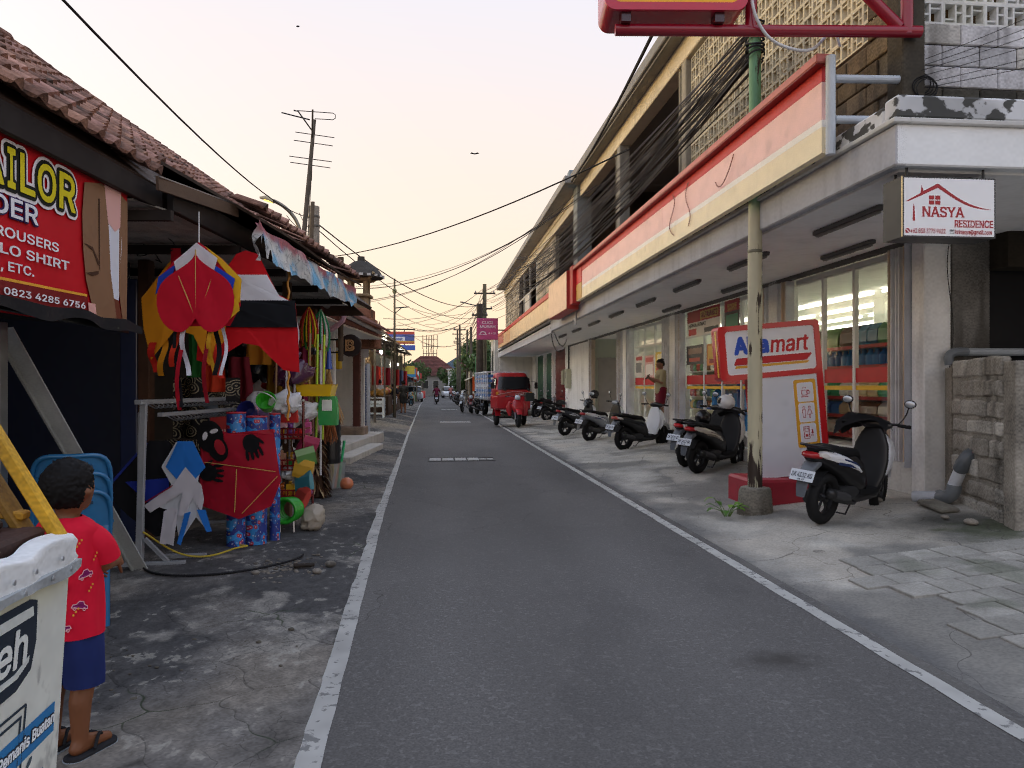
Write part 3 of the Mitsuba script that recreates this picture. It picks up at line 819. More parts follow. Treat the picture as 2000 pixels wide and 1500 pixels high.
L(unary_union([sbox(0.225 + 0.053 * i, 0.262 + 0.04 * j, 0.268 + 0.053 * i, 0.294 + 0.04 * j) for i in (0, 1) for j in (0, 1)] + [Polygon([(0.086, 0.13), (0.092, 0.25), (0.096, 0.265), (0.102, 0.23), (0.106, 0.13)])]), nm='window_emblem')


def serif(s, h, x0, x1, y0):
    """Upright letters with slab feet."""
    base = fit(text_poly(s, h, True), x0, x1, y0)
    t = h * 0.06
    feet = []
    for yy in (y0 + t / 2, y0 + h * 0.97):
        for g in getattr(base.intersection(sbox(x0 - 1, yy - t / 2, x1 + 1, yy + t / 2)), 'geoms', []):
            b = g.bounds
            feet.append(sbox(b[0] - h * 0.07, yy - t / 2, b[2] + h * 0.07, yy + t / 2))
    return unary_union([base] + feet)


L(serif('NASYA', 0.078, 0.17, 0.525, 0.165))
L(serif('RESIDENCE', 0.055, 0.445, 0.775, 0.085))
L(fit(text_poly('+62 853 3775 9622', 0.036), 0.068, 0.365, 0.032))
L(fit(text_poly('hrinasya@gmail.com', 0.034), 0.45, 0.765, 0.03))
from shapely.geometry import Point
L(unary_union([Point(0.043, 0.05).buffer(0.019), Polygon([(0.026, 0.03), (0.03, 0.048), (0.046, 0.034)])]).difference(affinity.rotate(unary_union([sbox(0.034, 0.0465, 0.052, 0.0535), Point(0.034, 0.05).buffer(0.006), Point(0.052, 0.05).buffer(0.006)]), -45)), nm='phone_symbol')
L(sbox(0.403, 0.03, 0.44, 0.064).difference(Polygon([(0.406, 0.033), (0.437, 0.033), (0.437, 0.058), (0.4215, 0.045), (0.406, 0.058)])), '#55565a', 'envelope_symbol')

# free-standing sign of the minimarket, leaning on a red plinth
st = thing('standing_sign', 'leaning white and red standing sign reading Alfamart behind the round pole', 'sign')
lean = euler(0, -5.0, 0)
B = mat((4.36, 8.98, 0.42), (1, 0, 0), (0, 1, 0), (0, 0, 1)) @ lean
W = lambda m: B @ m
bw_, hb, hw, hh = 0.92, 1.22, 1.28, 0.66          # body and head
FR = facing((0, 0, 0), (1, 0, 0))
sg = lambda nm, poly, y0, dep, col, bs='gloss': part(st, nm, tr(prism(poly, dep), W(facing((0, y0, 0), (1, 0, 0)))), col, bs, 30 if dep > 0.05 else False, wear=0.25)
body = Polygon([(-bw_ / 2, 0), (bw_ / 2, 0), (bw_ / 2, hb + 0.05), (-bw_ / 2, hb + 0.05)])
hx0, hx1 = bw_ / 2 - hw, bw_ / 2
head = sbox(hx0 + 0.05, hb + 0.05, hx1 - 0.05, hb + hh - 0.05).buffer(0.05, 8)
sg('body_case', body, 0.16, 0.16, '#b5121c')
sg('head_case', head, 0.2, 0.2, '#b5121c')
sg('head_stripe', Polygon([(hx0 - 0.004, hb + 0.05), (hx0 + 0.01, hb + 0.05), (hx0 + 0.01, hb + hh - 0.05), (hx0 - 0.004, hb + hh - 0.05)]), 0.08, 0.035, '#e6b33a')
sg('body_panel', sbox(-bw_ / 2 + 0.01, 0.0, bw_ / 2 - 0.075, hb), -0.001, 0.006, '#dcdde3')
sg('head_rim', head.difference(sbox(hx0 + 0.13, hb + 0.11, hx1 - 0.11, hb + hh - 0.11).buffer(0.045, 8)), -0.001, 0.022, '#c8131d')
sg('head_panel', sbox(hx0 + 0.13, hb + 0.11, hx1 - 0.11, hb + hh - 0.11).buffer(0.045, 8), -0.001, 0.006, '#e3e3e8')
sl = lambda poly, col, nm='lettering', y=-0.0085: part(st, nm, tr(prism(poly, 0.004), W(facing((0, y, 0), (1, 0, 0)))), col, 'satin', wear=0.1)
lx = hx0 + 0.17
sl(fit(text_poly('Alfa', 0.2).buffer(0.012), lx + 0.02, lx + 0.46, hb + 0.30, 0, 0.225), '#1b4fc0')
sl(fit(text_poly('mart', 0.2), lx + 0.475, hx1 - 0.14, hb + 0.295, 0.18, 0.19), '#c4121c')
sl(Polygon([(lx + 0.02, hb + 0.19), (hx1 - 0.19, hb + 0.19), (hx1 - 0.13, hb + 0.25), (lx + 0.05, hb + 0.25)]).buffer(0.012), '#c4121c', 'underline')
sl(Polygon([(lx + 0.02, hb + 0.145), (hx1 - 0.19, hb + 0.145), (hx1 - 0.16, hb + 0.166), (lx + 0.03, hb + 0.166)]).buffer(0.004), '#e0a32b', 'underline')
ix = bw_ / 2 - 0.24
sl(sbox(ix - 0.11, hb - 0.86, ix + 0.11, hb - 0.09).buffer(0.03, 6), '#e2a52c', 'icon_strip', -0.006)
for k in range(3):
    sl(sbox(ix - 0.075, hb - 0.305 - 0.25 * k, ix + 0.075, hb - 0.125 - 0.25 * k).buffer(0.028, 6), '#e6e5e8', 'icon_field', -0.0095)
ic = lambda poly: sl(poly, '#b5202a', 'icon', -0.0118)
zc = hb - 0.21
outl = lambda g, t=0.007: g.difference(g.buffer(-t))
ic(unary_union([outl(Polygon([(ix - 0.055, zc + 0.02), (ix + 0.03, zc + 0.02), (ix + 0.02, zc - 0.045), (ix - 0.045, zc - 0.045)])), outl(Point(ix + 0.037, zc - 0.008).buffer(0.025)), sbox(ix - 0.06, zc - 0.065, ix + 0.04, zc - 0.057)] +
               [affinity.translate(Point(0, 0).buffer(0.006), ix - 0.03 + 0.02 * j, zc + 0.045 + 0.008 * (j % 2)) for j in range(3)]))
zc -= 0.25
man = unary_union([Point(ix - 0.035, zc + 0.058).buffer(0.016), Polygon([(ix - 0.06, zc + 0.035), (ix - 0.01, zc + 0.035), (ix - 0.018, zc - 0.07), (ix - 0.052, zc - 0.07)])])
wom = unary_union([Point(ix + 0.035, zc + 0.058).buffer(0.016), Polygon([(ix + 0.02, zc + 0.035), (ix + 0.05, zc + 0.035), (ix + 0.07, zc - 0.03), (ix + 0.045, zc - 0.03), (ix + 0.045, zc - 0.07), (ix + 0.025, zc - 0.07), (ix + 0.025, zc - 0.03), (ix, zc - 0.03)])])
ic(unary_union([outl(man, 0.006), outl(wom, 0.006)]))
zc -= 0.25
ic(unary_union([outl(sbox(ix - 0.06, zc - 0.075, ix + 0.015, zc + 0.075), 0.008), outl(sbox(ix - 0.045, zc + 0.01, ix, zc + 0.055), 0.005), sbox(ix - 0.04, zc - 0.05, ix - 0.005, zc - 0.02), sbox(ix + 0.044, zc, ix + 0.056, zc + 0.04), Polygon([(ix + 0.03, zc + 0.004), (ix + 0.07, zc + 0.004), (ix + 0.05, zc - 0.022)]), sbox(ix + 0.03, zc - 0.04, ix + 0.07, zc - 0.03)]))
sg('side_rim', Polygon([(bw_ / 2 - 0.075, 0), (bw_ / 2, 0), (bw_ / 2, hb + 0.05), (bw_ / 2 - 0.075, hb + 0.05)]), -0.001, 0.02, '#c8131d')
part(st, 'plinth', join([span((3.72, 8.72, 0.0), (4.9, 9.5, 0.40), 0.03)]), '#a02433', 'satin', wear=0.9)

# round pole with concrete foot
pl = thing('utility_pole', 'round pole painted cream and green in front of the canopy, standing on a concrete foot', 'pole')
def pole_c(p, n, uv):
    top = smoothstep(3.45, 3.75, p.z + 0.1 * noise(p.x * 9, p.y * 9))
    c = mix(mi.Color3f(0.52, 0.475, 0.32), mi.Color3f(0.13, 0.3, 0.16), top)
    ang = fbm(p.x * 13, p.y * 13, p.z * 2.6, octaves=4)
    rust = smoothstep(0.66, 0.74, ang + 0.28 * smoothstep(0.85, 0.42, p.z) + 0.1 * smoothstep(0.1, -0.1, -n.x))
    c = mix(c * (0.85 + 0.3 * ang), mi.Color3f(0.045, 0.03, 0.022), rust)
    return c
scene['pole_paint'] = two(pri(proc(pole_c), 0.5, specular=0.4))
part(pl, 'shaft', lathe([(0.082, 0.22), (0.08, 3.0), (0.074, 3.4), (0.066, 4.2), (0.066, 5.62), (0.0, 5.63)], 24, o=(3.62, 8.42, 0)), bsdf='pole_paint', smooth=40)
part(pl, 'collar', lathe([(0.079, 3.02), (0.083, 3.03), (0.083, 3.05), (0.079, 3.06)], 20, o=(3.62, 8.42, 0)), '#6f6a55', 'satin', 30)
ft = lathe([(0.205, -0.05), (0.2, 0.05), (0.19, 0.2), (0.175, 0.33), (0.16, 0.36), (0.08, 0.37)], 22, o=(3.62, 8.42, 0))
ft = (ft[0] + 0.035 * (meshkit.fbm(ft[0] * 7, 3)[:, None] - 0.5) * np.array([1, 1, 0.5]), ft[1])
part(pl, 'foot', ft, '#6f6a60', 'stone', 40, wear=1.0)
part(pl, 'cable_knot', join([tube(smooth_path([(3.62 + 0.1 * math.cos(a + j), 8.42 + 0.1 * math.sin(a + j), 5.25 + 0.06 * j + 0.05 * rnd.random()) for a in np.linspace(0, 6, 7)], 22), 0.012, 5) for j in range(7)]), '#2c2c30', 'rubber')
frame()
# ---------------------------------------------------------------- right-hand row: residence side, shop goods, posters, meter boxes
frame(ROAD)
rw = thing('stone_wall', 'short wall of rough stone blocks between two concrete posts beside the white pillar', 'wall')
a0, a1 = np.array([5.78, 8.22]), np.array([5.26, 6.62])
dirv = (a1 - a0) / np.linalg.norm(a1 - a0)
Lw = np.linalg.norm(a1 - a0)
WF = mat((a0[0], a0[1], 0), (dirv[0], dirv[1], 0), (-dirv[1], dirv[0], 0), (0, 0, 1))     # x along the wall, y into it
part(rw, 'core', span((0.1, 0.022, -0.1), (Lw, 0.3, 1.74)), '#8b877e', 'stone', wear=1.0, m=WF)
for i, (x0, x1, ztop, c) in enumerate(((0.0, 0.2, 1.72, '#8b857a'), (Lw - 0.06, Lw + 0.2, 1.74, '#8a857c'))):
    part(rw, 'post', span((x0, 0.0, -0.1), (x1, 0.3, ztop), 0.01), c, 'stone', wear=0.9, m=WF)
z = 0.12
while z < 1.62:
    hgt = 0.17 + 0.07 * rnd.random()
    x = 0.22
    while x < Lw - 0.16:
        w = min(0.26 + 0.5 * rnd.random(), Lw - 0.09 - x)
        if Lw - 0.09 - (x + w) < 0.2:
            w = Lw - 0.09 - x
        b = vf(trimesh.Trimesh(*cbox(w - 0.045, 0.1, hgt - 0.04, 0.02)).subdivide().subdivide())
        q = b[0] + np.array([x, z, i])
        b = (b[0] + 0.05 * (np.stack([meshkit.fbm(q * 6 + k * 31, 3) for k in range(3)], 1) - 0.5), b[1])
        part(rw, 'stone_block', b, rnd.choice(('#a8a59c', '#9b978e', '#b0aca3', '#938e85', '#86827a')), 'stone', 40, wear=1.0, m=WF @ euler(o=(x + w / 2, 0.045, z + hgt / 2)))
        x += w
    z += hgt
one('concrete_column', span((5.92, 8.28, -0.1), (6.38, 8.41, 3.26), 0.01), '#75736e', 'stone', 'bare grey concrete column behind the stone wall, right of the white pillar', 'column', wear=0.9)
bd = thing('side_entrance', 'dark unlit entrance bay right of the bare concrete column', 'entrance')
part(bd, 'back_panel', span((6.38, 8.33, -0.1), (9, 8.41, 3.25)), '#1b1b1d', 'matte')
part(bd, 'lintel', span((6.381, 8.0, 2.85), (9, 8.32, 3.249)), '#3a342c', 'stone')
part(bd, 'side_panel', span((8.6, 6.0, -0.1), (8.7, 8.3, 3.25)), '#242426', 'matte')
pp = thing('drain_pipe', 'grey plastic pipe with elbow lying along the top of the stone wall', 'pipe')
e = lambda x, y, z: tuple((WF @ np.array([x, y, z, 1]))[:3])
part(pp, 'pipe', tube([(5.95, 8.18, 1.9), (7.9, 8.1, 1.9)], 0.045, 12), '#9aa0a4', 'satin', 30, wear=0.8)
part(pp, 'elbow', tube(smooth_path([(6.02, 8.18, 1.9), (5.9, 8.18, 1.9), (5.83, 8.18, 1.88), (5.81, 8.18, 1.76)], 12), 0.05, 12), '#6f757a', 'satin', 30)
dp = thing('waste_pipe', 'white plastic waste pipe with grey elbows at the foot of the stone wall', 'pipe')
part(dp, 'pipe', tube([(5.32, 8.1, 0.28), e(0.42, -0.16, 0.3)], 0.062, 14), '#c6cbd2', 'satin', 30, wear=0.7)
part(dp, 'elbow', tube(smooth_path([e(0.36, -0.17, 0.3), e(0.52, -0.15, 0.31), e(0.6, -0.12, 0.36), e(0.63, -0.1, 0.46)], 10), 0.074, 14), '#767c80', 'satin', 30)
part(dp, 'pipe', tube([e(0.62, -0.11, 0.44), e(0.74, -0.06, 0.68)], 0.062, 14), '#cfd3d8', 'satin', 30)
part(dp, 'elbow', tube(smooth_path([e(0.72, -0.07, 0.64), e(0.77, -0.04, 0.74), e(0.76, 0.02, 0.8), e(0.72, 0.1, 0.8)], 10), 0.074, 14), '#5d6266', 'satin', 30)
one('stone_slab', cbox(0.5, 0.2, 0.05, 0.015), '#77746a', 'stone', 'thin flat stone slab on damp ground below the white waste pipe', 'stone', m=WF @ euler(4, 3, 10, (0.75, -0.3, 0.25)))
for i, (dx, dy) in enumerate(((1.3, -0.4), (0.2, -0.75), (1.55, -0.25))):
    one('pebble', vf(trimesh.creation.icosphere(1, 0.035 + 0.01 * i)), '#8a8378', 'stone', ('small pale stone near the wall post', 'small stone on damp ground behind the nearest scooter', 'small stone at the foot of the near wall post')[i], 'stone', m=WF @ euler(0, 0, 20, (dx, dy, 0.22), (1.4, 1, 0.6)))
one('wire', tube(smooth_path([(5.87, 8.25, 3.2), (5.85, 8.24, 2.6), (5.89, 8.23, 2.1), (5.82, 8.24, 1.4), (5.89, 8.22, 0.9), (5.9, 8.22, 0.4)], 30), 0.005, 5), '#3a3936', 'rubber', 'thin dark wire hanging down the white pillar', 'wire', True)

# goods behind the panes
def pack_bottle(h, r):
    return lathe([(r * 0.9, 0), (r, 0.02), (r, h * 0.62), (r * 0.45, h * 0.8), (r * 0.4, h)], 10)


def pouch(w, d, h):
    return rings([np.array([(-w / 2, -d / 2 * k, z), (w / 2, -d / 2 * k, z), (w / 2, d / 2 * k, z), (-w / 2, d / 2 * k, z)]) for z, k in ((0, 0.7), (h * 0.2, 1), (h * 0.7, 0.9), (h, 0.15))])


sh = thing('display_shelf', 'long red edged display shelf behind the big shop window, full of packs', 'shelf')
sx0, sx1, sy0, sy1 = 6.75, 7.2, 9.0, 14.6
levels = (0.72, 1.04, 1.34, 1.84, 2.16)
for z in levels:
    part(sh, 'shelf', span((sx0, sy0, z - 0.03), (sx1, sy1, z)), '#d8d6d0', 'satin')
    part(sh, 'price_rail', span((sx0 - 0.02, sy0, z - 0.045), (sx0 - 0.001, sy1, z + 0.012)), '#b0322a', 'satin')
part(sh, 'back_panel', span((sx1, sy0, 0.6), (sx1 + 0.04, sy1, 2.2)), '#dedcd4', 'satin')
for y in (sy0, (sy0 + sy1) / 2, sy1):
    part(sh, 'upright', span((sx1 - 0.05, y - 0.02, 0.6), (sx1 - 0.001, y + 0.02, 2.2)), '#bdbab4', 'satin')
kinds = {0.72: ('small packs on the lowest display shelf', 'pouch', ('#b23a2e', '#d8c9b4', '#c88f3a', '#8a4f3a', '#d7d3c6'), 0.22), 1.04: ('mixed packs on the second display shelf', 'pouch', ('#c9b08a', '#3f6ea8', '#a33a3a', '#d0c7b5', '#7a5136'), 0.22),
         1.34: ('green and white packs on the middle display shelf', 'pouch', ('#e3e3da', '#2f8f5c', '#dfe5df', '#4aa86e', '#e6d6a0'), 0.27), 1.84: ('blue bottles on the fourth display shelf', 'bottle', ('#3f7fb5', '#2f6aa5', '#5b93c4', '#487fae'), 0.27),
         2.16: ('bags on top of the display shelf', 'pouch', ('#6d4f40', '#7a9a5a', '#8a6a55', '#5f8f62', '#4d7d9a'), 0.34)}
shapes = {}
CN = {'#b23a2e': 'brick red', '#d8c9b4': 'beige', '#c88f3a': 'amber', '#8a4f3a': 'brown', '#d7d3c6': 'off white', '#c9b08a': 'tan', '#3f6ea8': 'blue', '#a33a3a': 'red', '#d0c7b5': 'pale', '#7a5136': 'dark brown', '#e3e3da': 'white', '#2f8f5c': 'green', '#dfe5df': 'white', '#4aa86e': 'light green', '#e6d6a0': 'cream', '#6d4f40': 'brown', '#7a9a5a': 'olive', '#8a6a55': 'light brown', '#5f8f62': 'green', '#4d7d9a': 'steel blue'}
BOARD = {0.72: 'lowest board', 1.04: 'second board', 1.34: 'middle board', 1.84: 'fourth board', 2.16: 'top'}
for z, (grp, kd, cols, hgt) in kinds.items():
    y = sy0 + 0.12
    n = 0
    while y < sy1 - 0.1:
        c = cols[(n // 2) % len(cols)]
        if (z, c) not in shapes:
            shapes[z, c] = mk(pack_bottle(hgt, 0.08) if kd == 'bottle' else pouch(0.26, 0.2, hgt), c, 'gloss', 40 if kd == 'bottle' else False, 0.2)
        k = put('bottle' if kd == 'bottle' else 'goods_pack', shapes[z, c], mat((sx0 + 0.14 + 0.02 * rnd.random(), y, z + 0.001), (0, 1, 0), (-1, 0, 0), (0, 0, 1)))
        tag(k, f"{'blue plastic bottle' if kd == 'bottle' else CN[c] + ' pack'} on the {BOARD[z]} of the long shelf, {nth(n)} from its near end", 'bottle' if kd == 'bottle' else 'pack', grp)
        y += 0.19 if kd == 'bottle' else 0.285
        n += 1
ws = thing('water_rack', 'low rack of blue water jugs behind the window left of the standing sign', 'rack')
part(ws, 'board', span((6.1, 13.0, 1.0), (6.7, 16.9, 1.04)), '#3f66a8', 'satin')
part(ws, 'board', span((6.1, 13.0, 1.5), (6.7, 16.9, 1.53)), '#3f66a8', 'satin')
for y in (13.0, 14.9, 16.85):
    part(ws, 'post', span((6.05, y, 0.6), (6.1, y + 0.05, 1.6)), '#3f66a8', 'satin')
jug = mk(lathe([(0.10, 0), (0.13, 0.02), (0.135, 0.1), (0.125, 0.13), (0.135, 0.16), (0.135, 0.24), (0.125, 0.27), (0.13, 0.31), (0.05, 0.39), (0.04, 0.43)], 16), '#3c86c0', 'gloss', 40, 0.1)
for z in (0.605, 1.05):
    for i in range(12):
        tag(put('water_jug', jug, euler(o=(6.3, 13.25 + 0.31 * i, z))), f"blue water jug in the {'lower' if z < 1 else 'upper'} row of the low rack, {nth(i)} from its near end", 'water jug', 'blue water jugs on the rack')
# bags and toiletries further inside, seen through the middle panes
shelf2 = thing('display_shelf', 'crowded display shelf deep in the shop, seen through the middle panes', 'shelf')
for z in (0.9, 1.25, 1.6, 1.95):
    part(shelf2, 'shelf', span((7.3, 15.2, z - 0.03), (7.7, 22.5, z)), '#dcdad2', 'satin')
part(shelf2, 'back_panel', span((7.7, 15.2, 0.6), (7.74, 22.5, 2.3)), '#d6dccf', 'satin')
cs = [(mk(pouch(0.24, 0.2, 0.24), c, 'satin'), nm) for c, nm in (('#4d8f5e', 'green'), ('#d9d6c8', 'beige'), ('#c23b33', 'red'), ('#e0c04a', 'yellow'), ('#3b6aa0', 'blue'), ('#e7e5de', 'white'), ('#8c5a3c', 'brown'))]
for z in (0.9, 1.25, 1.6, 1.95):
    for i in range(26):
        sh_, nm = cs[rnd.randrange(len(cs))]
        tag(put('goods_pack', sh_, mat((7.42, 15.4 + 0.275 * i, z + 0.001), (0, 1, 0), (-1, 0, 0), (0, 0, 1))), f"{nm} pack on the {({0.9: 'lowest', 1.25: 'second', 1.6: 'third', 1.95: 'top'})[z]} board of the deep shelf, {nth(i)} from its near end", 'pack', 'packs on the deep shelf')


def poster(y0, y1, z0, z1, bg, lab, bits, x=XF + 0.10):
    t = thing('poster', lab, 'poster')
    part(t, 'sheet', span((x - 0.003, y0, z0), (x, y1, z1)), bg, 'satin', wear=0.1)
    for kind, col, a, b, c, d, *tx in bits:       # in fractions of the sheet, u runs from the far edge to the near one
        o = (x - 0.0035, y1, z0)
        W_, H_ = y1 - y0, z1 - z0
        pl_ = sbox(a * W_, c * H_, b * W_, d * H_) if kind == 'box' else fit(text_poly(tx[0], 0.1), a * W_, b * W_, c * H_, 0, (d - c) * H_)
        letters(t, pl_, o, (0, -1, 0), col=col, depth=0.002 if kind == 'box' else 0.004, name='print' if kind == 'box' else 'lettering')


poster(14.95, 16.95, 2.62, 3.18, '#e6ddd2', 'red and white shop poster reading ALFAMART high on the window', (('box', '#b9251f', 0, 1, 0.55, 1), ('box', '#c9a23a', 0.42, 0.96, 0.6, 0.92), ('text', '#7d1512', 0.45, 0.93, 0.66, 0.86, 'ALFAMART'), ('text', '#333333', 0.05, 0.6, 0.36, 0.5, 'HARGA HEMAT'),
                                                                                       ('box', '#c32a25', 0.05, 0.3, 0.05, 0.3), ('box', '#2f2f33', 0.55, 0.95, 0.08, 0.26)))
poster(13.95, 14.7, 2.45, 3.19, '#3d2a22', 'narrow dark poster with red head and green middle beside the standing sign', (('box', '#b9251f', 0, 1, 0.7, 1), ('box', '#2f7d55', 0.1, 0.9, 0.3, 0.62), ('box', '#d5a63a', 0.2, 0.8, 0.72, 0.9), ('box', '#c93a2a', 0.15, 0.85, 0.05, 0.2)))
poster(15.9, 17.0, 2.0, 2.42, '#3a3230', 'dark brown drink poster on the window below the shop poster', (('box', '#8a6a55', 0.1, 0.9, 0.55, 0.85), ('box', '#b7482f', 0.15, 0.8, 0.15, 0.35)))
poster(14.9, 15.7, 1.95, 2.4, '#d9822a', 'orange food poster on the window left of the standing sign', (('box', '#e5b23a', 0.1, 0.6, 0.3, 0.9), ('box', '#8f2a1a', 0.2, 0.7, 0.1, 0.4), ('box', '#3d5a40', 0.6, 0.95, 0.4, 1.0)))
poster(19.65, 20.5, 1.75, 2.35, '#d9a8a4', 'pale pink price poster on the window behind the woman', (('box', '#c2504a', 0.1, 0.9, 0.7, 0.9), ('box', '#efe5df', 0.1, 0.9, 0.1, 0.6)))
poster(18.65, 19.5, 1.8, 2.4, '#e0bd3c', 'yellow poster on the window beside the folded shutters', (('box', '#b5302a', 0.1, 0.9, 0.1, 0.35), ('box', '#f0e4b2', 0.2, 0.8, 0.5, 0.9)))
poster(20.7, 21.5, 1.78, 2.4, '#dcd4cc', 'white price list on the far pane behind the woman', (('box', '#b5302a', 0.1, 0.9, 0.75, 0.92), ('box', '#777777', 0.1, 0.8, 0.2, 0.65)))
em = thing('meter_box', 'pale grey electricity meter box on the white wall beside the red shutter', 'meter box')
part(em, 'case', span((XF - 0.22, 31.3, 1.45), (XF - 0.002, 31.75, 2.25), 0.03), '#b9bba4', 'satin', 30)
part(em, 'window', span((XF - 0.228, 31.4, 1.85), (XF - 0.221, 31.65, 2.15)), '#8f9388', 'satin')
part(em, 'conduit', tube([(XF - 0.08, 31.5, 2.25), (XF - 0.08, 31.5, 3.2)], 0.035, 8), '#26262a', 'satin', 30)
em2 = thing('meter_box', 'small weathered meter box on the pillar left of the grey meter box', 'meter box')
part(em2, 'case', span((XF - 0.25, 32.1, 1.6), (XF - 0.04, 32.5, 2.2), 0.03), '#a8a58f', 'satin', 30)
part(em2, 'bracket', span((XF - 0.15, 32.0, 2.2), (XF - 0.1, 32.6, 2.26)), '#77756a', 'metal')
for i, pts in enumerate((((3.66, 24.0, 3.5), (3.9, 24.6, 3.1), (4.6, 27, 3.05), (5.5, 31.5, 3.2)), ((3.66, 24.2, 3.4), (4.2, 27, 2.95), (4.9, 30, 2.9), (5.5, 32.3, 3.18)))):
    one('wire', tube(smooth_path(pts, 24), 0.016, 5), '#2a2a2c', 'rubber', ('dark wire sagging under the canopy to the meter box, upper one', 'dark wire sagging under the canopy to the pillar, lower one')[i], 'wire', True)
# small plant and litter on the pavement
pt = thing('weed_plant', 'small green weed growing beside the concrete foot of the round pole', 'plant')
for i in range(11):
    a, l = i * 2.4, 0.1 + 0.09 * rnd.random()
    r = np.array([math.cos(a), math.sin(a), 0])
    base = np.array([3.27, 8.36, 0.03]) + 0.02 * r
    tip = base + r * l * 0.7 + np.array([0, 0, 0.08 + 0.14 * rnd.random()])
    part(pt, 'stem', tube([base, (base + tip) / 2 + (0, 0, 0.03), tip], 0.004, 4), '#4f6a2a', 'leaf')
    lf = sheet(lambda u, v: (0.12 * u, (v - 0.5) * 0.07 * math.sin(PI * min(0.98, u * 0.95 + 0.05)), 0.03 * math.sin(PI * u) - 0.02 * (v - 0.5) ** 2), 5, 2)
    part(pt, 'leaf', lf, rnd.choice(('#5a7f2c', '#6f9335', '#486c26')), 'leaf', True, m=mat(tip, r, np.cross((0, 0, 1), r), (0, 0, 1)) @ euler(0, -15 + 40 * rnd.random(), 20 * rnd.random()))
one('fallen_leaf', sheet(lambda u, v: (0.16 * u, (v - 0.5) * 0.11 * math.sin(PI * (u * 0.9 + 0.05)), 0.02 * math.sin(3 * u)), 6, 3), '#3f8a3a', 'leaf', 'green leaf lying on the pavers at the edge of the pavement', 'leaf', True, m=euler(0, -4, 200, (4.47, 5.25, 0.2)))
frame()
# ---------------------------------------------------------------- scooters and motorcycles
def loft(secs, n=18, axis='x', p=2.6):
    """Skin over superellipse sections: (station, centre a, centre b, half a, half b) across the axis."""
    t = np.arange(n) * 2 * PI / n
    c, s = np.cos(t), np.sin(t)
    u, v = np.sign(c) * np.abs(c) ** (2 / p), np.sign(s) * np.abs(s) ** (2 / p)
    V = []
    for st, a, b, ha, hb in secs:
        A, B, S = a + ha * u, b + hb * v, np.full(n, st)
        V.append(np.stack({'x': (S, A, B), 'y': (B, S, A), 'z': (A, B, S)}[axis], 1))
    return rings(V)


def wheel(t, x, z, R=0.27, r=0.058, w=1.0, rim='#2e2e30', n=40):
    k = number(f'{t}__wheel')
    put(f'{k}__tyre', mk(torus(R - r, r, n, 10, 'y', w, (x, 0, z)), '#19191a', 'rubber', True))
    rm = [torus(R - 2 * r + 0.012, 0.012, n, 6, 'y', 2.2, (x, 0, z)), lathe([(0.03, -0.05), (0.04, -0.045), (0.04, 0.045), (0.03, 0.05)], 14, 'y', (x, 0, z))]
    for i in range(5):
        a = i * 2 * PI / 5 + 0.3
        for da in (-0.12, 0.12):
            rm.append(beam((x + 0.03 * math.cos(a), 0, z + 0.03 * math.sin(a)), (x + (R - 2 * r) * math.cos(a + da), 0, z + (R - 2 * r) * math.sin(a + da)), 0.022, 0.014, 0.003, (0, 1, 0)))
    put(f'{k}__rim', mk(join(rm), rim, 'satin', 30, 0.3))


def mirrors(t, x, z, col='#151516', wid=0.30, up=0.2):
    for s in (-1, 1):
        k = part(t, 'mirror', join(tube(smooth_path([(x, s * 0.2, z), (x + 0.02, s * (wid - 0.03), z + up * 0.5), (x, s * wid, z + up)], 8), 0.007, 6), ball(0.06, (x - 0.005, s * (wid + 0.015), z + up + 0.04), 2, (0.28, 1.0, 0.75))), col, 'satin', 40)
        put(f'{k}__glass', mk(ball(0.05, (x - 0.014, s * (wid + 0.015), z + up + 0.04), 2, (0.2, 1.0, 0.75)), '#c6ccd2', 'metal', 40, 0.1))


def bars(t, x, z, col='#1b1b1c', half=0.33, back=0.09):
    for s in (-1, 1):
        part(t, 'handlebar', tube([(x, s * 0.08, z), (x - back * 0.4, s * 0.2, z + 0.015), (x - back, s * half, z + 0.005)], 0.013, 8), '#2a2a2c', 'metal', 40)
        part(t, 'grip', tube([(x - back * 0.65, s * (half - 0.11), z + 0.009), (x - back, s * (half + 0.015), z + 0.004)], 0.019, 10), '#141415', 'rubber', 40)
        part(t, 'lever', tube([(x - back * 0.4 + 0.03, s * 0.2, z + 0.01), (x - back + 0.05, s * (half - 0.01), z - 0.01)], 0.006, 6), '#8d8f92', 'metal', 40)


def plate(t, x, z, tilt=-20, w=0.25, txt=('DK 4821', '05 27'), bg='#cfd3d8', fg='#3f4752'):
    k = part(t, 'number_plate', tr(cbox(w, 0.008, 0.115, 0.002), mat((x, 0, z), (0, -1, 0), (1, 0, 0), (0, 0, 1)) @ euler(tilt)), bg, 'satin', wear=0.3)
    m = mat((x, 0, z), (0, -1, 0), (1, 0, 0), (0, 0, 1)) @ euler(tilt) @ facing((0, -0.0045, 0), (1, 0, 0))
    g = [fit(text_poly(txt[0], 0.05), -w * 0.43, w * 0.43, -0.022, 0, 0.052), fit(text_poly(txt[1], 0.02), -w * 0.15, w * 0.15, -0.05, 0, 0.018)]
    put(f'{k}__lettering', mk(tr(prism(unary_union(g), 0.002), m), fg, 'satin'))


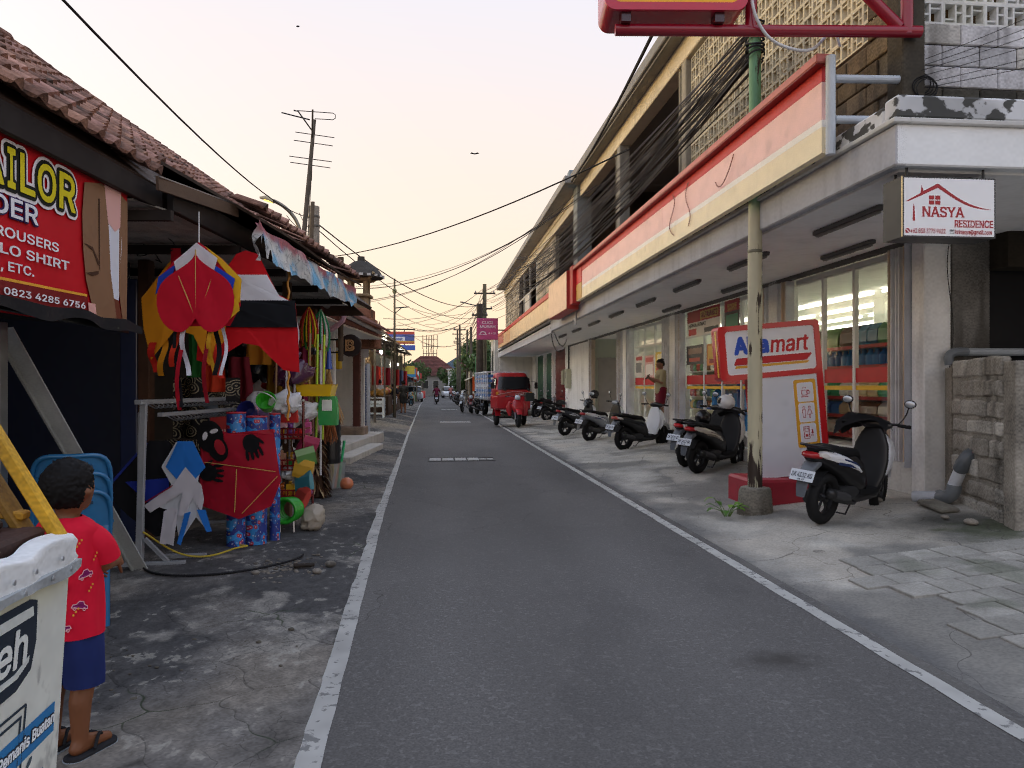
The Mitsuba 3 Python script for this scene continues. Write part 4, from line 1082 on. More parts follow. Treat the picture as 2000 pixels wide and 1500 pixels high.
def scooter(label, pos, head, lean=4, panel='#e4e6e9', body='#17171a', shield='#e4e6e9', inner='#1c1c1e', seat='#141416', decal='#23345f', tail='#a3141a', lamp=False, steer=-18, txt=('DK 4821 AB', '05 27'), group=None, detail=True):
    t = thing('scooter', label, 'scooter', group)
    M0 = CUR.copy()
    B = M0 @ rotz(head, *pos) @ euler(lean)
    frame(B)
    wheel(t, 0, 0.27, 0.27, 0.06)
    # tail and seat
    part(t, 'body', loft([(-0.33, 0, 0.735, 0.03, 0.03), (-0.28, 0, 0.72, 0.085, 0.06), (-0.1, 0, 0.67, 0.115, 0.09), (0.15, 0, 0.61, 0.135, 0.13), (0.4, 0, 0.53, 0.15, 0.2), (0.55, 0, 0.46, 0.15, 0.2), (0.64, 0, 0.38, 0.13, 0.11)]), body, 'gloss', 50, 0.2)
    part(t, 'side_panel', loft([(-0.31, 0, 0.745, 0.06, 0.012), (-0.2, 0, 0.735, 0.115, 0.05), (0.0, 0, 0.695, 0.136, 0.065), (0.2, 0, 0.645, 0.156, 0.06), (0.36, 0, 0.59, 0.164, 0.045), (0.46, 0, 0.535, 0.16, 0.022)], p=3.2), panel, 'gloss', 50, 0.15)
    if decal:
        for s in (-1, 1):
            g = [[(0.02, 0.655), (0.22, 0.625), (0.34, 0.575), (0.2, 0.6), (0.0, 0.632)], [(0.1, 0.69), (0.3, 0.645), (0.43, 0.58), (0.28, 0.63), (0.1, 0.675)]]
            for q in g:
                v, f = side(q, 0, 0.003)
                yy = s * (np.interp(v[:, 0], [-0.2, 0.0, 0.2, 0.36, 0.46], [0.115, 0.136, 0.156, 0.164, 0.16]) + 0.0005 + 0.002 * (v[:, 1] > 0.001))
                part(t, 'decal', (np.stack([v[:, 0], yy, v[:, 2]], 1), f if s > 0 else f[:, ::-1]), decal, 'gloss')
    part(t, 'seat', loft([(-0.3, 0, 0.785, 0.05, 0.015), (-0.2, 0, 0.80, 0.11, 0.03), (0.0, 0, 0.785, 0.125, 0.045), (0.2, 0, 0.745, 0.125, 0.05), (0.33, 0, 0.725, 0.115, 0.055), (0.5, 0, 0.71, 0.09, 0.05), (0.6, 0, 0.66, 0.06, 0.03)]), seat, 'rubber', 50, 0.3)
    part(t, 'grab_rail', tube(smooth_path([(-0.1, 0.13, 0.77), (-0.25, 0.125, 0.82), (-0.36, 0.07, 0.835), (-0.38, 0, 0.838), (-0.36, -0.07, 0.835), (-0.25, -0.125, 0.82), (-0.1, -0.13, 0.77)], 24), 0.013, 8), '#1a1a1c', 'satin', 40)
    tl = part(t, 'tail_light', loft([(-0.37, 0, 0.73, 0.035, 0.018), (-0.33, 0, 0.735, 0.085, 0.035), (-0.25, 0, 0.725, 0.105, 0.035)]), tail, 'gloss', 50, 0.05)
    for s in (-1, 1):
        put(f'{tl}__indicator', mk(loft([(-0.30, s * 0.09, 0.745, 0.02, 0.02), (-0.22, s * 0.112, 0.73, 0.014, 0.026), (-0.15, s * 0.116, 0.715, 0.01, 0.01)]), '#d9d4cd', 'gloss', 50, 0.1))
    # rear mudguard, plate, flap
    part(t, 'rear_fender', loft([(-0.22, 0, 0.66, 0.08, 0.05), (-0.32, 0, 0.60, 0.075, 0.035), (-0.40, 0, 0.53, 0.065, 0.025), (-0.43, 0, 0.42, 0.06, 0.02), (-0.44, 0, 0.33, 0.045, 0.01)], p=4), '#5f6368' if detail else '#222224', 'satin', 40, 0.5)
    plate(t, -0.435, 0.535, -24, txt=txt)
    part(t, 'inner_fender', tr(sheet(lambda u, v: ((0.30) * math.cos(0.4 + 2.2 * u), (v - 0.5) * 0.15, 0.27 + 0.30 * math.sin(0.4 + 2.2 * u)), 12, 2), np.eye(4)), '#161617', 'rubber', True)
    # engine, transmission, exhaust, shock, stand
    part(t, 'engine', join(loft([(-0.12, 0.11, 0.27, 0.045, 0.06), (0.0, 0.115, 0.28, 0.055, 0.085), (0.2, 0.11, 0.3, 0.06, 0.08), (0.42, 0.1, 0.31, 0.06, 0.09), (0.5, 0.08, 0.31, 0.04, 0.06)]), loft([(0.22, 0, 0.3, 0.09, 0.06), (0.4, 0, 0.31, 0.13, 0.11), (0.56, 0, 0.33, 0.11, 0.09)])), '#2c2c2e', 'satin', 45, 0.6)
    ex = part(t, 'exhaust', join(loft([(-0.20, -0.165, 0.36, 0.03, 0.03), (-0.17, -0.165, 0.355, 0.055, 0.058), (0.05, -0.16, 0.31, 0.062, 0.068), (0.2, -0.15, 0.27, 0.055, 0.06), (0.27, -0.14, 0.25, 0.02, 0.02)], p=2.2), tube(smooth_path([(0.25, -0.14, 0.25), (0.4, -0.12, 0.2), (0.55, -0.06, 0.22)], 10), 0.018, 8)), '#232324', 'satin', 45, 0.4)
    put(f'{ex}__heat_shield', mk(loft([(-0.14, -0.2, 0.355, 0.032, 0.04), (0.05, -0.2, 0.318, 0.036, 0.046), (0.15, -0.19, 0.295, 0.03, 0.036)]), '#3a3a3d', 'satin', 45))
    for s in (-1, 1):
        part(t, 'shock_absorber', join(tube([(-0.02, s * 0.13, 0.31), (-0.08, s * 0.12, 0.62)], 0.016, 8), lathe([(0.028, 0), (0.028, 0.16)], 10, o=(-0.05, s * 0.125, 0.4))), '#4a4a4d', 'satin', 40) if s > 0 else None
    part(t, 'stand', join(tube([(0.42, 0.1, 0.22), (0.36, 0.2, 0.02)], 0.012, 6), tube([(0.4, -0.09, 0.2), (0.25, -0.12, 0.1), (0.3, 0.0, 0.09)], 0.01, 6)), '#3a3a3c', 'metal', 40)
    # floor, leg shield, fairing
    part(t, 'floorboard', loft([(0.52, 0, 0.31, 0.13, 0.04), (0.65, 0, 0.30, 0.16, 0.035), (0.85, 0, 0.31, 0.165, 0.035), (0.93, 0, 0.36, 0.15, 0.04)], p=5), '#18181a', 'rubber', 40)
    part(t, 'lower_cowl', loft([(0.3, 0, 0.27, 0.1, 0.05), (0.55, 0, 0.25, 0.13, 0.06), (0.85, 0, 0.27, 0.15, 0.06), (1.0, 0, 0.36, 0.12, 0.08)], p=4), body, 'gloss', 45, 0.4)
    part(t, 'leg_shield', loft([(0.33, 0.87, 0, 0.04, 0.15), (0.45, 0.90, 0, 0.035, 0.185), (0.62, 0.925, 0, 0.03, 0.2), (0.78, 0.945, 0, 0.03, 0.18), (0.9, 0.955, 0, 0.03, 0.13), (0.96, 0.96, 0, 0.02, 0.09)], axis='z', p=4), inner, 'satin', 45, 0.3)
    part(t, 'front_fairing', loft([(0.42, 0.985, 0, 0.05, 0.12), (0.52, 1.015, 0, 0.085, 0.165), (0.66, 1.045, 0, 0.10, 0.18), (0.78, 1.045, 0, 0.09, 0.165), (0.88, 1.03, 0, 0.07, 0.125), (0.95, 1.0, 0, 0.04, 0.08)], axis='z', p=3), body, 'gloss', 50, 0.2)
    for s in (-1, 1):
        part(t, 'front_cowl', loft([(0.46, 0.985, s * 0.155, 0.015, 0.01), (0.56, 1.01, s * 0.165, 0.055, 0.035), (0.7, 1.03, s * 0.165, 0.075, 0.04), (0.82, 1.02, s * 0.14, 0.07, 0.035), (0.9, 0.99, s * 0.1, 0.03, 0.015)], axis='z', p=3), shield, 'gloss', 50, 0.15)
    # steering group, turned
    frame(B @ mat((1.09, 0, 0), (1, 0, 0), (0, 1, 0), (0, 0, 1)) @ rotz(steer) @ euler(o=(-1.09, 0, 0)))
    wheel(t, 1.28, 0.265, 0.265, 0.05)
    part(t, 'front_fender', join(sheet(lambda u, v: (1.28 + 0.295 * math.cos(0.25 + 2.1 * u), (0.085 - 0.03 * abs(2 * u - 0.8)) * math.sin(PI * (v - 0.5)), 0.275 + (0.295 + 0.03 * math.cos(PI * (v - 0.5))) * math.sin(0.25 + 2.1 * u)), 14, 6)), shield if detail else body, 'gloss', True, 0.2)
    for s in (-1, 1):
        part(t, 'fork', tube([(1.28, s * 0.075, 0.265), (1.15, s * 0.07, 0.62)], 0.019, 8), '#4c4c50', 'metal', 40)
    part(t, 'head_cover', loft([(-0.15, 1.0, 0.955, 0.025, 0.03), (-0.1, 1.0, 0.97, 0.05, 0.06), (0, 1.01, 0.985, 0.06, 0.075), (0.1, 1.0, 0.97, 0.05, 0.06), (0.15, 1.0, 0.955, 0.025, 0.03)], axis='y'), body, 'gloss', 50, 0.2)
    part(t, 'headlight', loft([(-0.11, 0.97, 1.035, 0.02, 0.015), (0, 0.985, 1.05, 0.04, 0.02), (0.11, 0.97, 1.035, 0.02, 0.015)], axis='y'), '#c9d2da', 'gloss', 50, 0.05)
    bars(t, 0.965, 1.005)
    mirrors(t, 0.93, 1.01)
    frame(M0)
    return t


# pale full-face helmet, jacket thrown over a handlebar
def helmet(label, m, col, vis='#17181b'):
    t = thing('helmet', label, 'helmet')
    F0 = CUR.copy()
    frame(F0 @ m)
    v, f = ball(1.0, (0, 0, 0), 3)
    v = v * np.array([0.15, 0.125, 0.135])
    v[:, 0] *= 1 - 0.12 * (v[:, 2] < -0.05)
    keep = ~((v[:, 2] < -0.1))
    v[:, 2] = np.maximum(v[:, 2], -0.115)
    part(t, 'shell', (v, f), col, 'gloss', 60, 0.2)
    part(t, 'visor', sheet(lambda a, b: (0.152 * math.cos((a - 0.5) * 2.2) * math.cos((b - 0.4) * 0.8), 0.129 * math.sin((a - 0.5) * 2.2), 0.015 + 0.138 * math.sin((b - 0.45) * 0.75)), 14, 6), vis, 'gloss', True)
    part(t, 'neck_trim', lathe([(0.0, -0.117), (0.11, -0.118), (0.115, -0.108), (0.112, -0.1)], 20), '#1d1d1f', 'rubber', 40)
    frame(F0)


scooter('white and black scooter nearest the camera, parked beside the standing sign', (3.16, 7.86, 0.10), 39, lean=5, steer=13, txt=('DK 4132 AD', '04 27'), group=None)
scooter('black and cream scooter with round red tail light behind the round pole', (2.98, 12.35, 0.11), 44, lean=4, panel='#d8d3c6', shield='#e6e4de', body='#121214', decal='#8d8577', tail='#b3121c', steer=10, txt=('DK 5612 GK', '09 26'))
scooter('dark scooter with big red tail light, half hidden behind the black and cream one', (3.0, 13.25, 0.12), 44, lean=4, panel='#1d1d20', shield='#232326', body='#121214', decal=None, tail='#c4161f', steer=-12, txt=('DK 3320 CB', '02 28'))
scooter('black scooter with tall white leg shield, parked before the open shop door', (2.48, 17.1, 0.09), 36, lean=3, panel='#101012', shield='#e6eaee', body='#0f0f11', inner='#e6eaee', decal=None, tail='#c65a50', steer=14, txt=('DK 2047 FE', '11 26'))
scooter('white and grey scooter with blue side stripes, second from the open shop door', (2.02, 20.1, 0.08), 40, lean=5, panel='#e6e9ee', shield='#c9ced6', body='#8f969f', decal='#2a3a66', steer=-20, txt=('DK 6075 KL', '06 27'))
scooter('dark blue scooter with pale stripes just beyond the white and grey one', (1.55, 22.6, 0.07), 40, lean=4, panel='#39404d', shield='#dfe3ea', body='#1b1e24', decal='#c9ced6', steer=-14, txt=('DK 1938 PM', '01 27'))
helmet('white helmet with dark patches resting on the black and cream scooter', euler(0, -8, 150, (3.62, 12.98, 1.24)), '#e6e6e4')
helmet('black helmet lying on the seat of the black and cream scooter', euler(0, 0, 60, (3.12, 12.55, 1.0)), '#121214')
helmet('black helmet with silver visor on the mirror of the dark blue scooter', euler(0, 0, 200, (2.5, 23.35, 1.28)), '#1a1a1c', '#8d949a')
helmet('black and grey helmet hanging on the handlebar of the dark blue scooter', euler(0, 25, 180, (2.3, 23.2, 1.02)), '#202124', '#9aa0a4')
jk = sheet(lambda u, v: (0.34 * (u - 0.5) + 0.03 * math.sin(9 * v), 0.5 * (v - 0.5), 0.10 * math.cos(2.6 * (u - 0.5)) + 0.03 * math.sin(7 * u + 5 * v) - 0.35 * max(0, abs(v - 0.5) - 0.3)), 16, 20)
one('jacket', jk, '#131316', 'cloth', 'black jacket draped over the handlebar of the black and cream scooter', 'jacket', True, m=euler(0, 0, 44, (3.68, 13.08, 1.04)))
one('jacket', tr(jk, euler(0, 0, 0, (0, 0, 0), (0.9, 1.1, 1.3))), '#101012', 'cloth', 'black jacket hung over the handlebar of the nearest white and black scooter', 'jacket', True, m=euler(0, 4, 50, (3.86, 8.44, 1.06)))
one('rain_cover', tr(jk, euler(90, 0, 0, (0, 0, 0), (1.5, 0.9, 2.0))), '#1a1a1d', 'cloth', 'black cloth bag slumped on the ground beside the white leg shield', 'bag', True, m=euler(0, 0, 20, (3.6, 17.9, 0.28)))


def motorbike(label, pos, head, col='#1a1a1d', lean=6, steer=-15, tail='#b3161c', group=None):
    t = thing('motorcycle', label, 'motorcycle', group)
    M0 = CUR.copy()
    B = M0 @ rotz(head, *pos) @ euler(lean)
    frame(B)
    wheel(t, 0, 0.3, 0.3, 0.06)
    part(t, 'tank', loft([(0.45, 0, 0.74, 0.07, 0.05), (0.6, 0, 0.79, 0.13, 0.1), (0.8, 0, 0.8, 0.14, 0.11), (0.95, 0, 0.76, 0.08, 0.07)]), col, 'gloss', 50, 0.2)
    part(t, 'seat', loft([(-0.3, 0, 0.84, 0.05, 0.02), (-0.1, 0, 0.82, 0.11, 0.04), (0.2, 0, 0.77, 0.12, 0.045), (0.5, 0, 0.74, 0.08, 0.04)]), '#121214', 'rubber', 50)
    part(t, 'tail_cowl', loft([(-0.36, 0, 0.8, 0.04, 0.02), (-0.2, 0, 0.77, 0.1, 0.05), (0.1, 0, 0.68, 0.12, 0.07), (0.35, 0, 0.6, 0.12, 0.06)]), col, 'gloss', 50)
    part(t, 'tail_light', loft([(-0.41, 0, 0.8, 0.03, 0.015), (-0.34, 0, 0.79, 0.06, 0.03)]), tail, 'gloss', 50)
    part(t, 'engine', join(loft([(0.25, 0, 0.4, 0.1, 0.1), (0.45, 0, 0.42, 0.14, 0.14), (0.7, 0, 0.44, 0.13, 0.14), (0.85, 0, 0.42, 0.08, 0.08)]), loft([(0.55, 0, 0.58, 0.1, 0.1), (0.75, 0, 0.6, 0.08, 0.09)])), '#3a3a3e', 'metal', 40, 0.8)
    part(t, 'exhaust', loft([(-0.3, -0.16, 0.42, 0.04, 0.04), (0.1, -0.16, 0.36, 0.055, 0.055), (0.3, -0.14, 0.32, 0.03, 0.03), (0.75, -0.08, 0.28, 0.02, 0.02)], p=2), '#47474b', 'metal', 40)
    part(t, 'swing_arm', join(beam((0, 0.09, 0.3), (0.45, 0.09, 0.38), 0.03, 0.06), beam((0, -0.09, 0.3), (0.45, -0.09, 0.38), 0.03, 0.06)), '#2a2a2d', 'satin', kind=None)
    part(t, 'rear_fender', loft([(-0.2, 0, 0.72, 0.06, 0.03), (-0.4, 0, 0.6, 0.05, 0.02), (-0.46, 0, 0.45, 0.045, 0.012)]), '#1b1b1d', 'satin', 40)
    plate(t, -0.45, 0.58, -24)
    frame(B @ mat((1.05, 0, 0), (1, 0, 0), (0, 1, 0), (0, 0, 1)) @ rotz(steer) @ euler(o=(-1.05, 0, 0)))
    wheel(t, 1.3, 0.3, 0.3, 0.05)
    for s in (-1, 1):
        part(t, 'fork', tube([(1.3, s * 0.085, 0.3), (1.05, s * 0.085, 0.92)], 0.02, 8), '#77777c', 'metal', 40)
    part(t, 'front_fender', sheet(lambda u, v: (1.3 + 0.33 * math.cos(0.7 + 1.7 * u), 0.07 * math.sin(PI * (v - 0.5)), 0.3 + (0.33 + 0.02 * math.cos(PI * (v - 0.5))) * math.sin(0.7 + 1.7 * u)), 12, 5), col, 'gloss', True)
    part(t, 'headlight', loft([(1.06, 0, 0.9, 0.1, 0.1), (1.16, 0, 0.9, 0.09, 0.09), (1.2, 0, 0.89, 0.05, 0.05)]), '#c4ccd4', 'gloss', 50)
    bars(t, 1.0, 0.99)
    mirrors(t, 0.98, 1.0)
    frame(M0)
    return t


motorbike('black sport motorcycle parked before the white wall', (1.45, 32.3, 0.06), 38)
motorbike('dark motorcycle with pale tail behind the black sport motorcycle', (1.1, 35.6, 0.05), 44, '#26282c', tail='#d9dde0')
motorbike('black motorcycle parked beside the green shutters', (1.15, 39.0, 0.05), 60, '#1d1e22')
# ---------------------------------------------------------------- left-hand row: tailor's house with tiled roof, kite and household shop
frame()
DARK = '#1b191a'
hb_ = thing('tiled_house', 'low house with brown clay tile roof holding the tailor and kite shops', 'house')
H = lambda name, mesh, col='#808080', bsdf='matte', **k: part(hb_, name, mesh, col, bsdf, **k)
EX, EZ, RX, RZ = -2.38, 2.9, -4.31, 4.4
slope = math.atan2(RZ - EZ, EX - RX)
up = np.array([-math.cos(slope), 0, math.sin(slope)])
nrm = np.array([math.sin(slope), 0, math.cos(slope)])
Ls = math.hypot(RZ - EZ, EX - RX)
TM = lambda s, y, h=0.0: np.array([EX, y, EZ]) + up * s + nrm * h
H('roof_deck', join([rings([np.array([TM(0, y, -0.04), TM(Ls, y, -0.04), TM(Ls, y, -0.1), TM(0, y, -0.1)]) for y in (1.6, 13.2)])]), '#3a2a22', 'wood')
# one clay tile: s along the slope, y across; a roll and a shallow pan
def clay_tile():
    prof = [(0.0, 0.0), (0.02, 0.028), (0.045, 0.048), (0.07, 0.034), (0.09, 0.004), (0.13, -0.004), (0.185, 0.002)]
    V = [np.array([(s, y - 0.0, z + (0.045 if s == 0 else 0.0)) for y, z in prof] + [(s, y, z - 0.012 + (0.045 if s == 0 else 0.0)) for y, z in prof[::-1]]) for s in (0.0, 0.27)]
    return rings(V)


ct = clay_tile()
tiles = [mk(ct, c, 'stone', False, w) for c, w in (('#a07a68', 0.8), ('#8f6c5e', 0.9), ('#ab8474', 0.7), ('#7f5f52', 1.0), ('#99756a', 0.8), ('#70564b', 1.0))]
ROOF = lambda s, y, j=0.0: mat(TM(s, y, 0.0), up, (0, -1, 0), nrm) @ euler(0, j, 0)
cellsT = []
for r in range(11):
    s = r * 0.235
    for i in range(60):
        y = 2.6 + 0.183 * i
        if y > 12.8 or (r < 3 and y > 5.2 + 0.4 * r):
            continue
        p = TM(s, y)
        if 1000 + p[0] / p[1] * 1500 < -70 or 756 - (p[2] - 1.5) / p[1] * 1500 < -60:
            continue
        cellsT.append((p[1] ** 2 + p[0] ** 2, s, y))
cellsT.sort()
for d2, s, y in cellsT[:300]:
    put(f'{hb_}__roof_tile', rnd.choice(tiles), ROOF(s, y + 0.004 * rnd.gauss(0, 1), rnd.gauss(0, 1.2)) @ euler(0, 0, rnd.gauss(0, 0.8)))
rest = Multi()
for d2, s, y in cellsT[300:]:
    rest.add(tr(ct, ROOF(s, y + 0.004 * rnd.gauss(0, 1), rnd.gauss(0, 1.0))), rnd.choice(('#a07a68', '#8f6c5e', '#ab8474', '#7f5f52')), 0.9)
if rest.items:
    H('roof_tiles', rest, bsdf='stone', kind='stuff')
rt = [mk(rings([np.array([(0.115 * math.cos(a) * (1 + 0.1 * k), yy, 0.09 * math.sin(a) * (1 + 0.1 * k)) for a in np.linspace(-0.25, PI + 0.25, 9)] + [(0.095 * math.cos(a), yy, 0.075 * math.sin(a)) for a in np.linspace(PI + 0.25, -0.25, 9)]) for yy, k in ((0, 1), (0.06, 0.3), (0.36, 0))]), c, 'stone', 30, 0.9) for c in ('#77574a', '#6b4d42', '#83604f')]
for i in range(34):
    put(f'{hb_}__ridge_tile', rnd.choice(rt), euler(rnd.gauss(0, 1.2), rnd.gauss(0, 2), rnd.gauss(0, 1.5), (RX - 0.02, 2.4 + 0.31 * i, RZ + 0.02 + 0.012 * rnd.random() - 0.0006 * i * i * 0.2)))
H('fascia_board', beam((-2.43, 1.8, 2.795), (-2.43, 5.3, 2.80), 0.04, 0.16, 0.005), '#1e1716', 'wood')
H('fascia_board', beam((-2.36, 5.3, 2.80), (-2.22, 10.6, 2.79), 0.05, 0.17, 0.005), '#211b19', 'wood')
# second eave, lower and further out: thin sheet with old broken tiles along its edge
H('lower_roof', rings([np.array([(-2.08, y, 2.905 + 0.012 * math.sin(1.9 * y)), (-3.3, y, 3.6), (-3.3, y, 3.57), (-2.08, y, 2.88 + 0.012 * math.sin(1.9 * y))]) for y in np.linspace(6.3, 10.6, 16)]), '#4b4038', 'stone', wear=1.0)
for i in range(22):
    y = 6.35 + 0.19 * i
    put(f'{hb_}__eave_tile', rnd.choice(tiles), mat((-2.04 - 0.04 * rnd.random(), y, 2.915 + 0.015 * rnd.random()), (-0.87, 0, 0.49), (0, -1, 0), (0.49, 0, 0.87)) @ euler(rnd.gauss(0, 3), rnd.gauss(0, 4), rnd.gauss(0, 5)))
H('metal_flashing', join([span((-2.33, 5.05, 0), (-2.29, 6.3, 0.008))]), '#b9bdc0', 'metal', m=euler(6.0, 0, 0, (0, -0.02, 2.34)))
H('flashing_board', beam((-2.31, 5.0, 2.83), (-2.27, 6.35, 2.95), 0.02, 0.09), '#5d4a3c', 'wood')
for i in range(9):
    a = -2.46 - 0.24 * i
    H('soffit_board', span((a - 0.232, 5.0, 2.715), (a, 11.5, 2.73)), rnd.choice(('#9b958c', '#8f8a82', '#a6a097')), 'wood', wear=1.0)
H('soffit_edge', prism([(-2.46, 5.0), (-2.38, 5.32), (-2.2, 10.55), (-2.46, 10.55)], 0.012), '#8f8a82', 'wood', m=euler(o=(0, 0, 2.716)))
H('rear_roof', join([rings([np.array([(RX, y, RZ - 0.03), (RX - 2.2, y, RZ - 1.6), (RX - 2.2, y, RZ - 1.7), (RX, y, RZ - 0.12)]) for y in (1.6, 13.2)]), rings([np.array([(RX, y, RZ - 0.12), (RX - 2.0, y, 2.7), (RX + 1.8, y, 2.72)]) for y in (13.05, 13.15)])]), '#5a473e', 'stone')
for y in (5.2, 6.5, 7.8, 9.1, 10.4):
    H('rafter', beam((-2.3, y, 2.66), (-4.6, y, 2.67), 0.05, 0.07), '#2a2320', 'wood')
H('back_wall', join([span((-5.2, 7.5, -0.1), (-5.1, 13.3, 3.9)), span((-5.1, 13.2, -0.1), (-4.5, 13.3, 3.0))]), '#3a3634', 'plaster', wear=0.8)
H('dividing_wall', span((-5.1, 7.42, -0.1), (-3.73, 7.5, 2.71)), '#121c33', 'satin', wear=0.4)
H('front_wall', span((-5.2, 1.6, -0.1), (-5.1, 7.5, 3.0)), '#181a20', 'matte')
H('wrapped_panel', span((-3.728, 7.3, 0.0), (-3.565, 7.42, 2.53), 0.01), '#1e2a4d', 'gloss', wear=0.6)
H('wooden_post', span((-3.56, 7.3, 0.0), (-3.45, 7.42, 2.71), 0.008), '#4a3122', 'wood', wear=0.9)
H('shop_floor', span((-5.1, 7.5, -0.1), (-3.3, 13.2, 0.07)), '#6b6762', 'plaster', wear=0.9)
for x, y in ((-2.62, 8.75), (-3.1, 11.8)):
    H('wooden_post', span((x, y, 0.0), (x + 0.09, y + 0.09, 2.70), 0.008), '#5a4433', 'wood', wear=0.9)
# black awning and its supports
aw = thing('awning', 'black sagging awning sheet below the tailor banner', 'awning')
part(aw, 'sheet', sheet(lambda u, v: (-2.03 - 0.17 * u - 1.5 * v + 0.012 * math.sin(31 * u), 2.5 + 2.08 * u, 1.885 - 0.02 * u - 0.008 * math.sin(PI * u * 2) + 0.008 * math.sin(23 * u) * (1 - v) + 0.08 * v), 40, 4), '#131214', 'rubber', True)
part(aw, 'valance', sheet(lambda u, v: (-2.03 - 0.17 * u + 0.012 * math.sin(31 * u), 2.5 + 2.08 * u, 1.885 - 0.02 * u - 0.008 * math.sin(PI * u * 2) + 0.008 * math.sin(23 * u) - v * (0.055 + 0.012 * math.sin(17 * u))), 60, 2), '#16161a', 'rubber', True)
part(aw, 'frame_rail', beam((-2.1, 2.5, 1.85), (-2.26, 4.5, 1.83), 0.03, 0.03), '#3c3e40', 'metal')
sbz = thing('steel_brace', 'slanting weathered steel angle brace between awning and ground', 'brace')
bp, bq = np.array([-3.17, 4.72, 1.86]), np.array([-3.04, 6.2, 0.02])
part(sbz, 'flange', beam(bp, bq, 0.1, 0.012, 0, (1, 0, 0.3)), '#8d918c', 'satin', wear=1.0)
part(sbz, 'web', beam(bp + (0.05, 0, 0), bq + (0.05, 0, 0), 0.012, 0.1, 0, (1, 0, 0.3)), '#a9adab', 'satin', wear=1.0)
one('awning_post', span((-2.87, 4.2, 0.0), (-2.8, 4.27, 1.86), 0.004), '#7e8488', 'metal', 'grey upright post under the left end of the awning', 'post', wear=0.8)
# tailor banner: one sheet with print lying on it
bn = thing('tailor_banner', 'red banner of a tailor with yellow TAILOR lettering and a brown jacket picture', 'banner')
BX = -2.47
bulge = lambda y, z: 0.003 * math.sin(3.1 * y + 2 * z) + 0.002 * math.sin(7 * y - 3 * z)
part(bn, 'sheet', sheet(lambda u, v: (BX + bulge(2.3 + 2.62 * u, 1.86 + 0.87 * v), 2.3 + 2.62 * u, 1.86 + 0.90 * v + 0.012 * math.sin(9 * u) * v), 50, 14), '#c3121f', 'cloth', True, 0.25)
part(bn, 'lower_band', sheet(lambda u, v: (BX + 0.003 + bulge(2.3 + 2.2 * u, 1.88 + 0.13 * v), 2.3 + 2.17 * u, 1.87 + 0.14 * v + 0.02 * u), 30, 3), '#7d1d1c', 'cloth', True, 0.2)
part(bn, 'yellow_line', sheet(lambda u, v: (BX + 0.004 + bulge(2.3 + 2.2 * u, 2.02), 2.3 + 2.16 * u, 2.005 + 0.014 * v + 0.02 * u), 30, 1), '#e8a63a', 'cloth', True, 0.1)


def on_banner(poly, col, dx, name='lettering'):
    """Flat print on the banner: (y, z) polygons moved along with its bulge."""
    v, f = vf(prism(poly.segmentize(0.08) if hasattr(poly, 'segmentize') else poly, 0.001))
    x = BX + dx * 1.8 + np.array([bulge(a, b) for a, b in v[:, :2]]) + v[:, 2]
    return part(bn, name, (np.stack([x, v[:, 0], v[:, 1]], 1), f), col, 'cloth', wear=0.1)


tt = unary_union([fit(text_poly(ch, 0.2), a, b, 2.475, 0, 0.20) for ch, a, b in (('T', 3.33, 3.50), ('A', 3.515, 3.715), ('I', 3.74, 3.80), ('L', 3.835, 3.955), ('O', 3.975, 4.135), ('R', 4.165, 4.32))])
on_banner(tt.buffer(0.036), '#e4e0e2', 0.005)
on_banner(tt.buffer(0.019), '#14180f', 0.007)
on_banner(tt, '#d8c81c', 0.009)
for s, y1, h, zb, wd in (('ORDER', 3.985, 0.098, 2.335, 0.62), ('JACKET, SUIT, TROUSERS', 4.17, 0.062, 2.218, 1.45), ('DRESS, SHIRT, POLO SHIRT', 4.27, 0.062, 2.135, 1.7), ('PYJAMAS, ETC.', 3.95, 0.058, 2.056, 0.72)):
    g = fit(text_poly(s, 0.1), y1 - wd, y1, zb, 0, h)
    if h > 0.09:
        on_banner(g.buffer(0.008), '#2a1c50', 0.005)
    on_banner(g, '#e6e6ea', 0.007)
on_banner(fit(text_poly('0812 3705 4965 / 0823 4285 6756', 0.05), 2.9, 4.43, 1.945, 0, 0.043), '#e6e6ea', 0.007)
jl = [(4.42, 2.68), (4.60, 2.72), (4.66, 2.70), (4.70, 2.2), (4.78, 1.9), (4.80, 1.87), (4.53, 1.87), (4.50, 1.98), (4.44, 2.12), (4.41, 2.3), (4.40, 2.5)]
on_banner(Polygon(jl), '#86654a', 0.006, 'jacket_print')
on_banner(Polygon([(4.80, 2.71), (4.90, 2.68), (4.90, 1.9), (4.86, 1.88), (4.80, 2.1)]), '#86654a', 0.006, 'jacket_print')
on_banner(Polygon([(4.63, 2.71), (4.82, 2.71), (4.83, 2.4), (4.8, 2.04), (4.71, 2.05), (4.68, 2.4)]), '#d3d6de', 0.0055, 'shirt_print')
on_banner(Polygon([(4.63, 2.72), (4.82, 2.72), (4.81, 2.5), (4.75, 2.46), (4.67, 2.5)]), '#d9a9a0', 0.0065, 'neck_print')
on_banner(Polygon([(4.70, 2.05), (4.80, 2.04), (4.86, 1.87), (4.74, 1.87)]), '#6d3a26', 0.0054, 'trousers_print')
on_banner(Polygon([(4.455, 1.99), (4.53, 1.99), (4.55, 1.87), (4.475, 1.87)]), '#dba79c', 0.0075, 'hand_print')
for q in ([(4.41, 2.33), (4.5, 2.3), (4.56, 2.22), (4.57, 2.24), (4.5, 2.32)], [(4.43, 2.16), (4.5, 2.15), (4.56, 2.17), (4.56, 2.19), (4.5, 2.175)], [(4.56, 2.62), (4.57, 2.2), (4.575, 2.2), (4.575, 2.62)]):
    on_banner(Polygon(q), '#4a3222', 0.0085, 'fold_print')
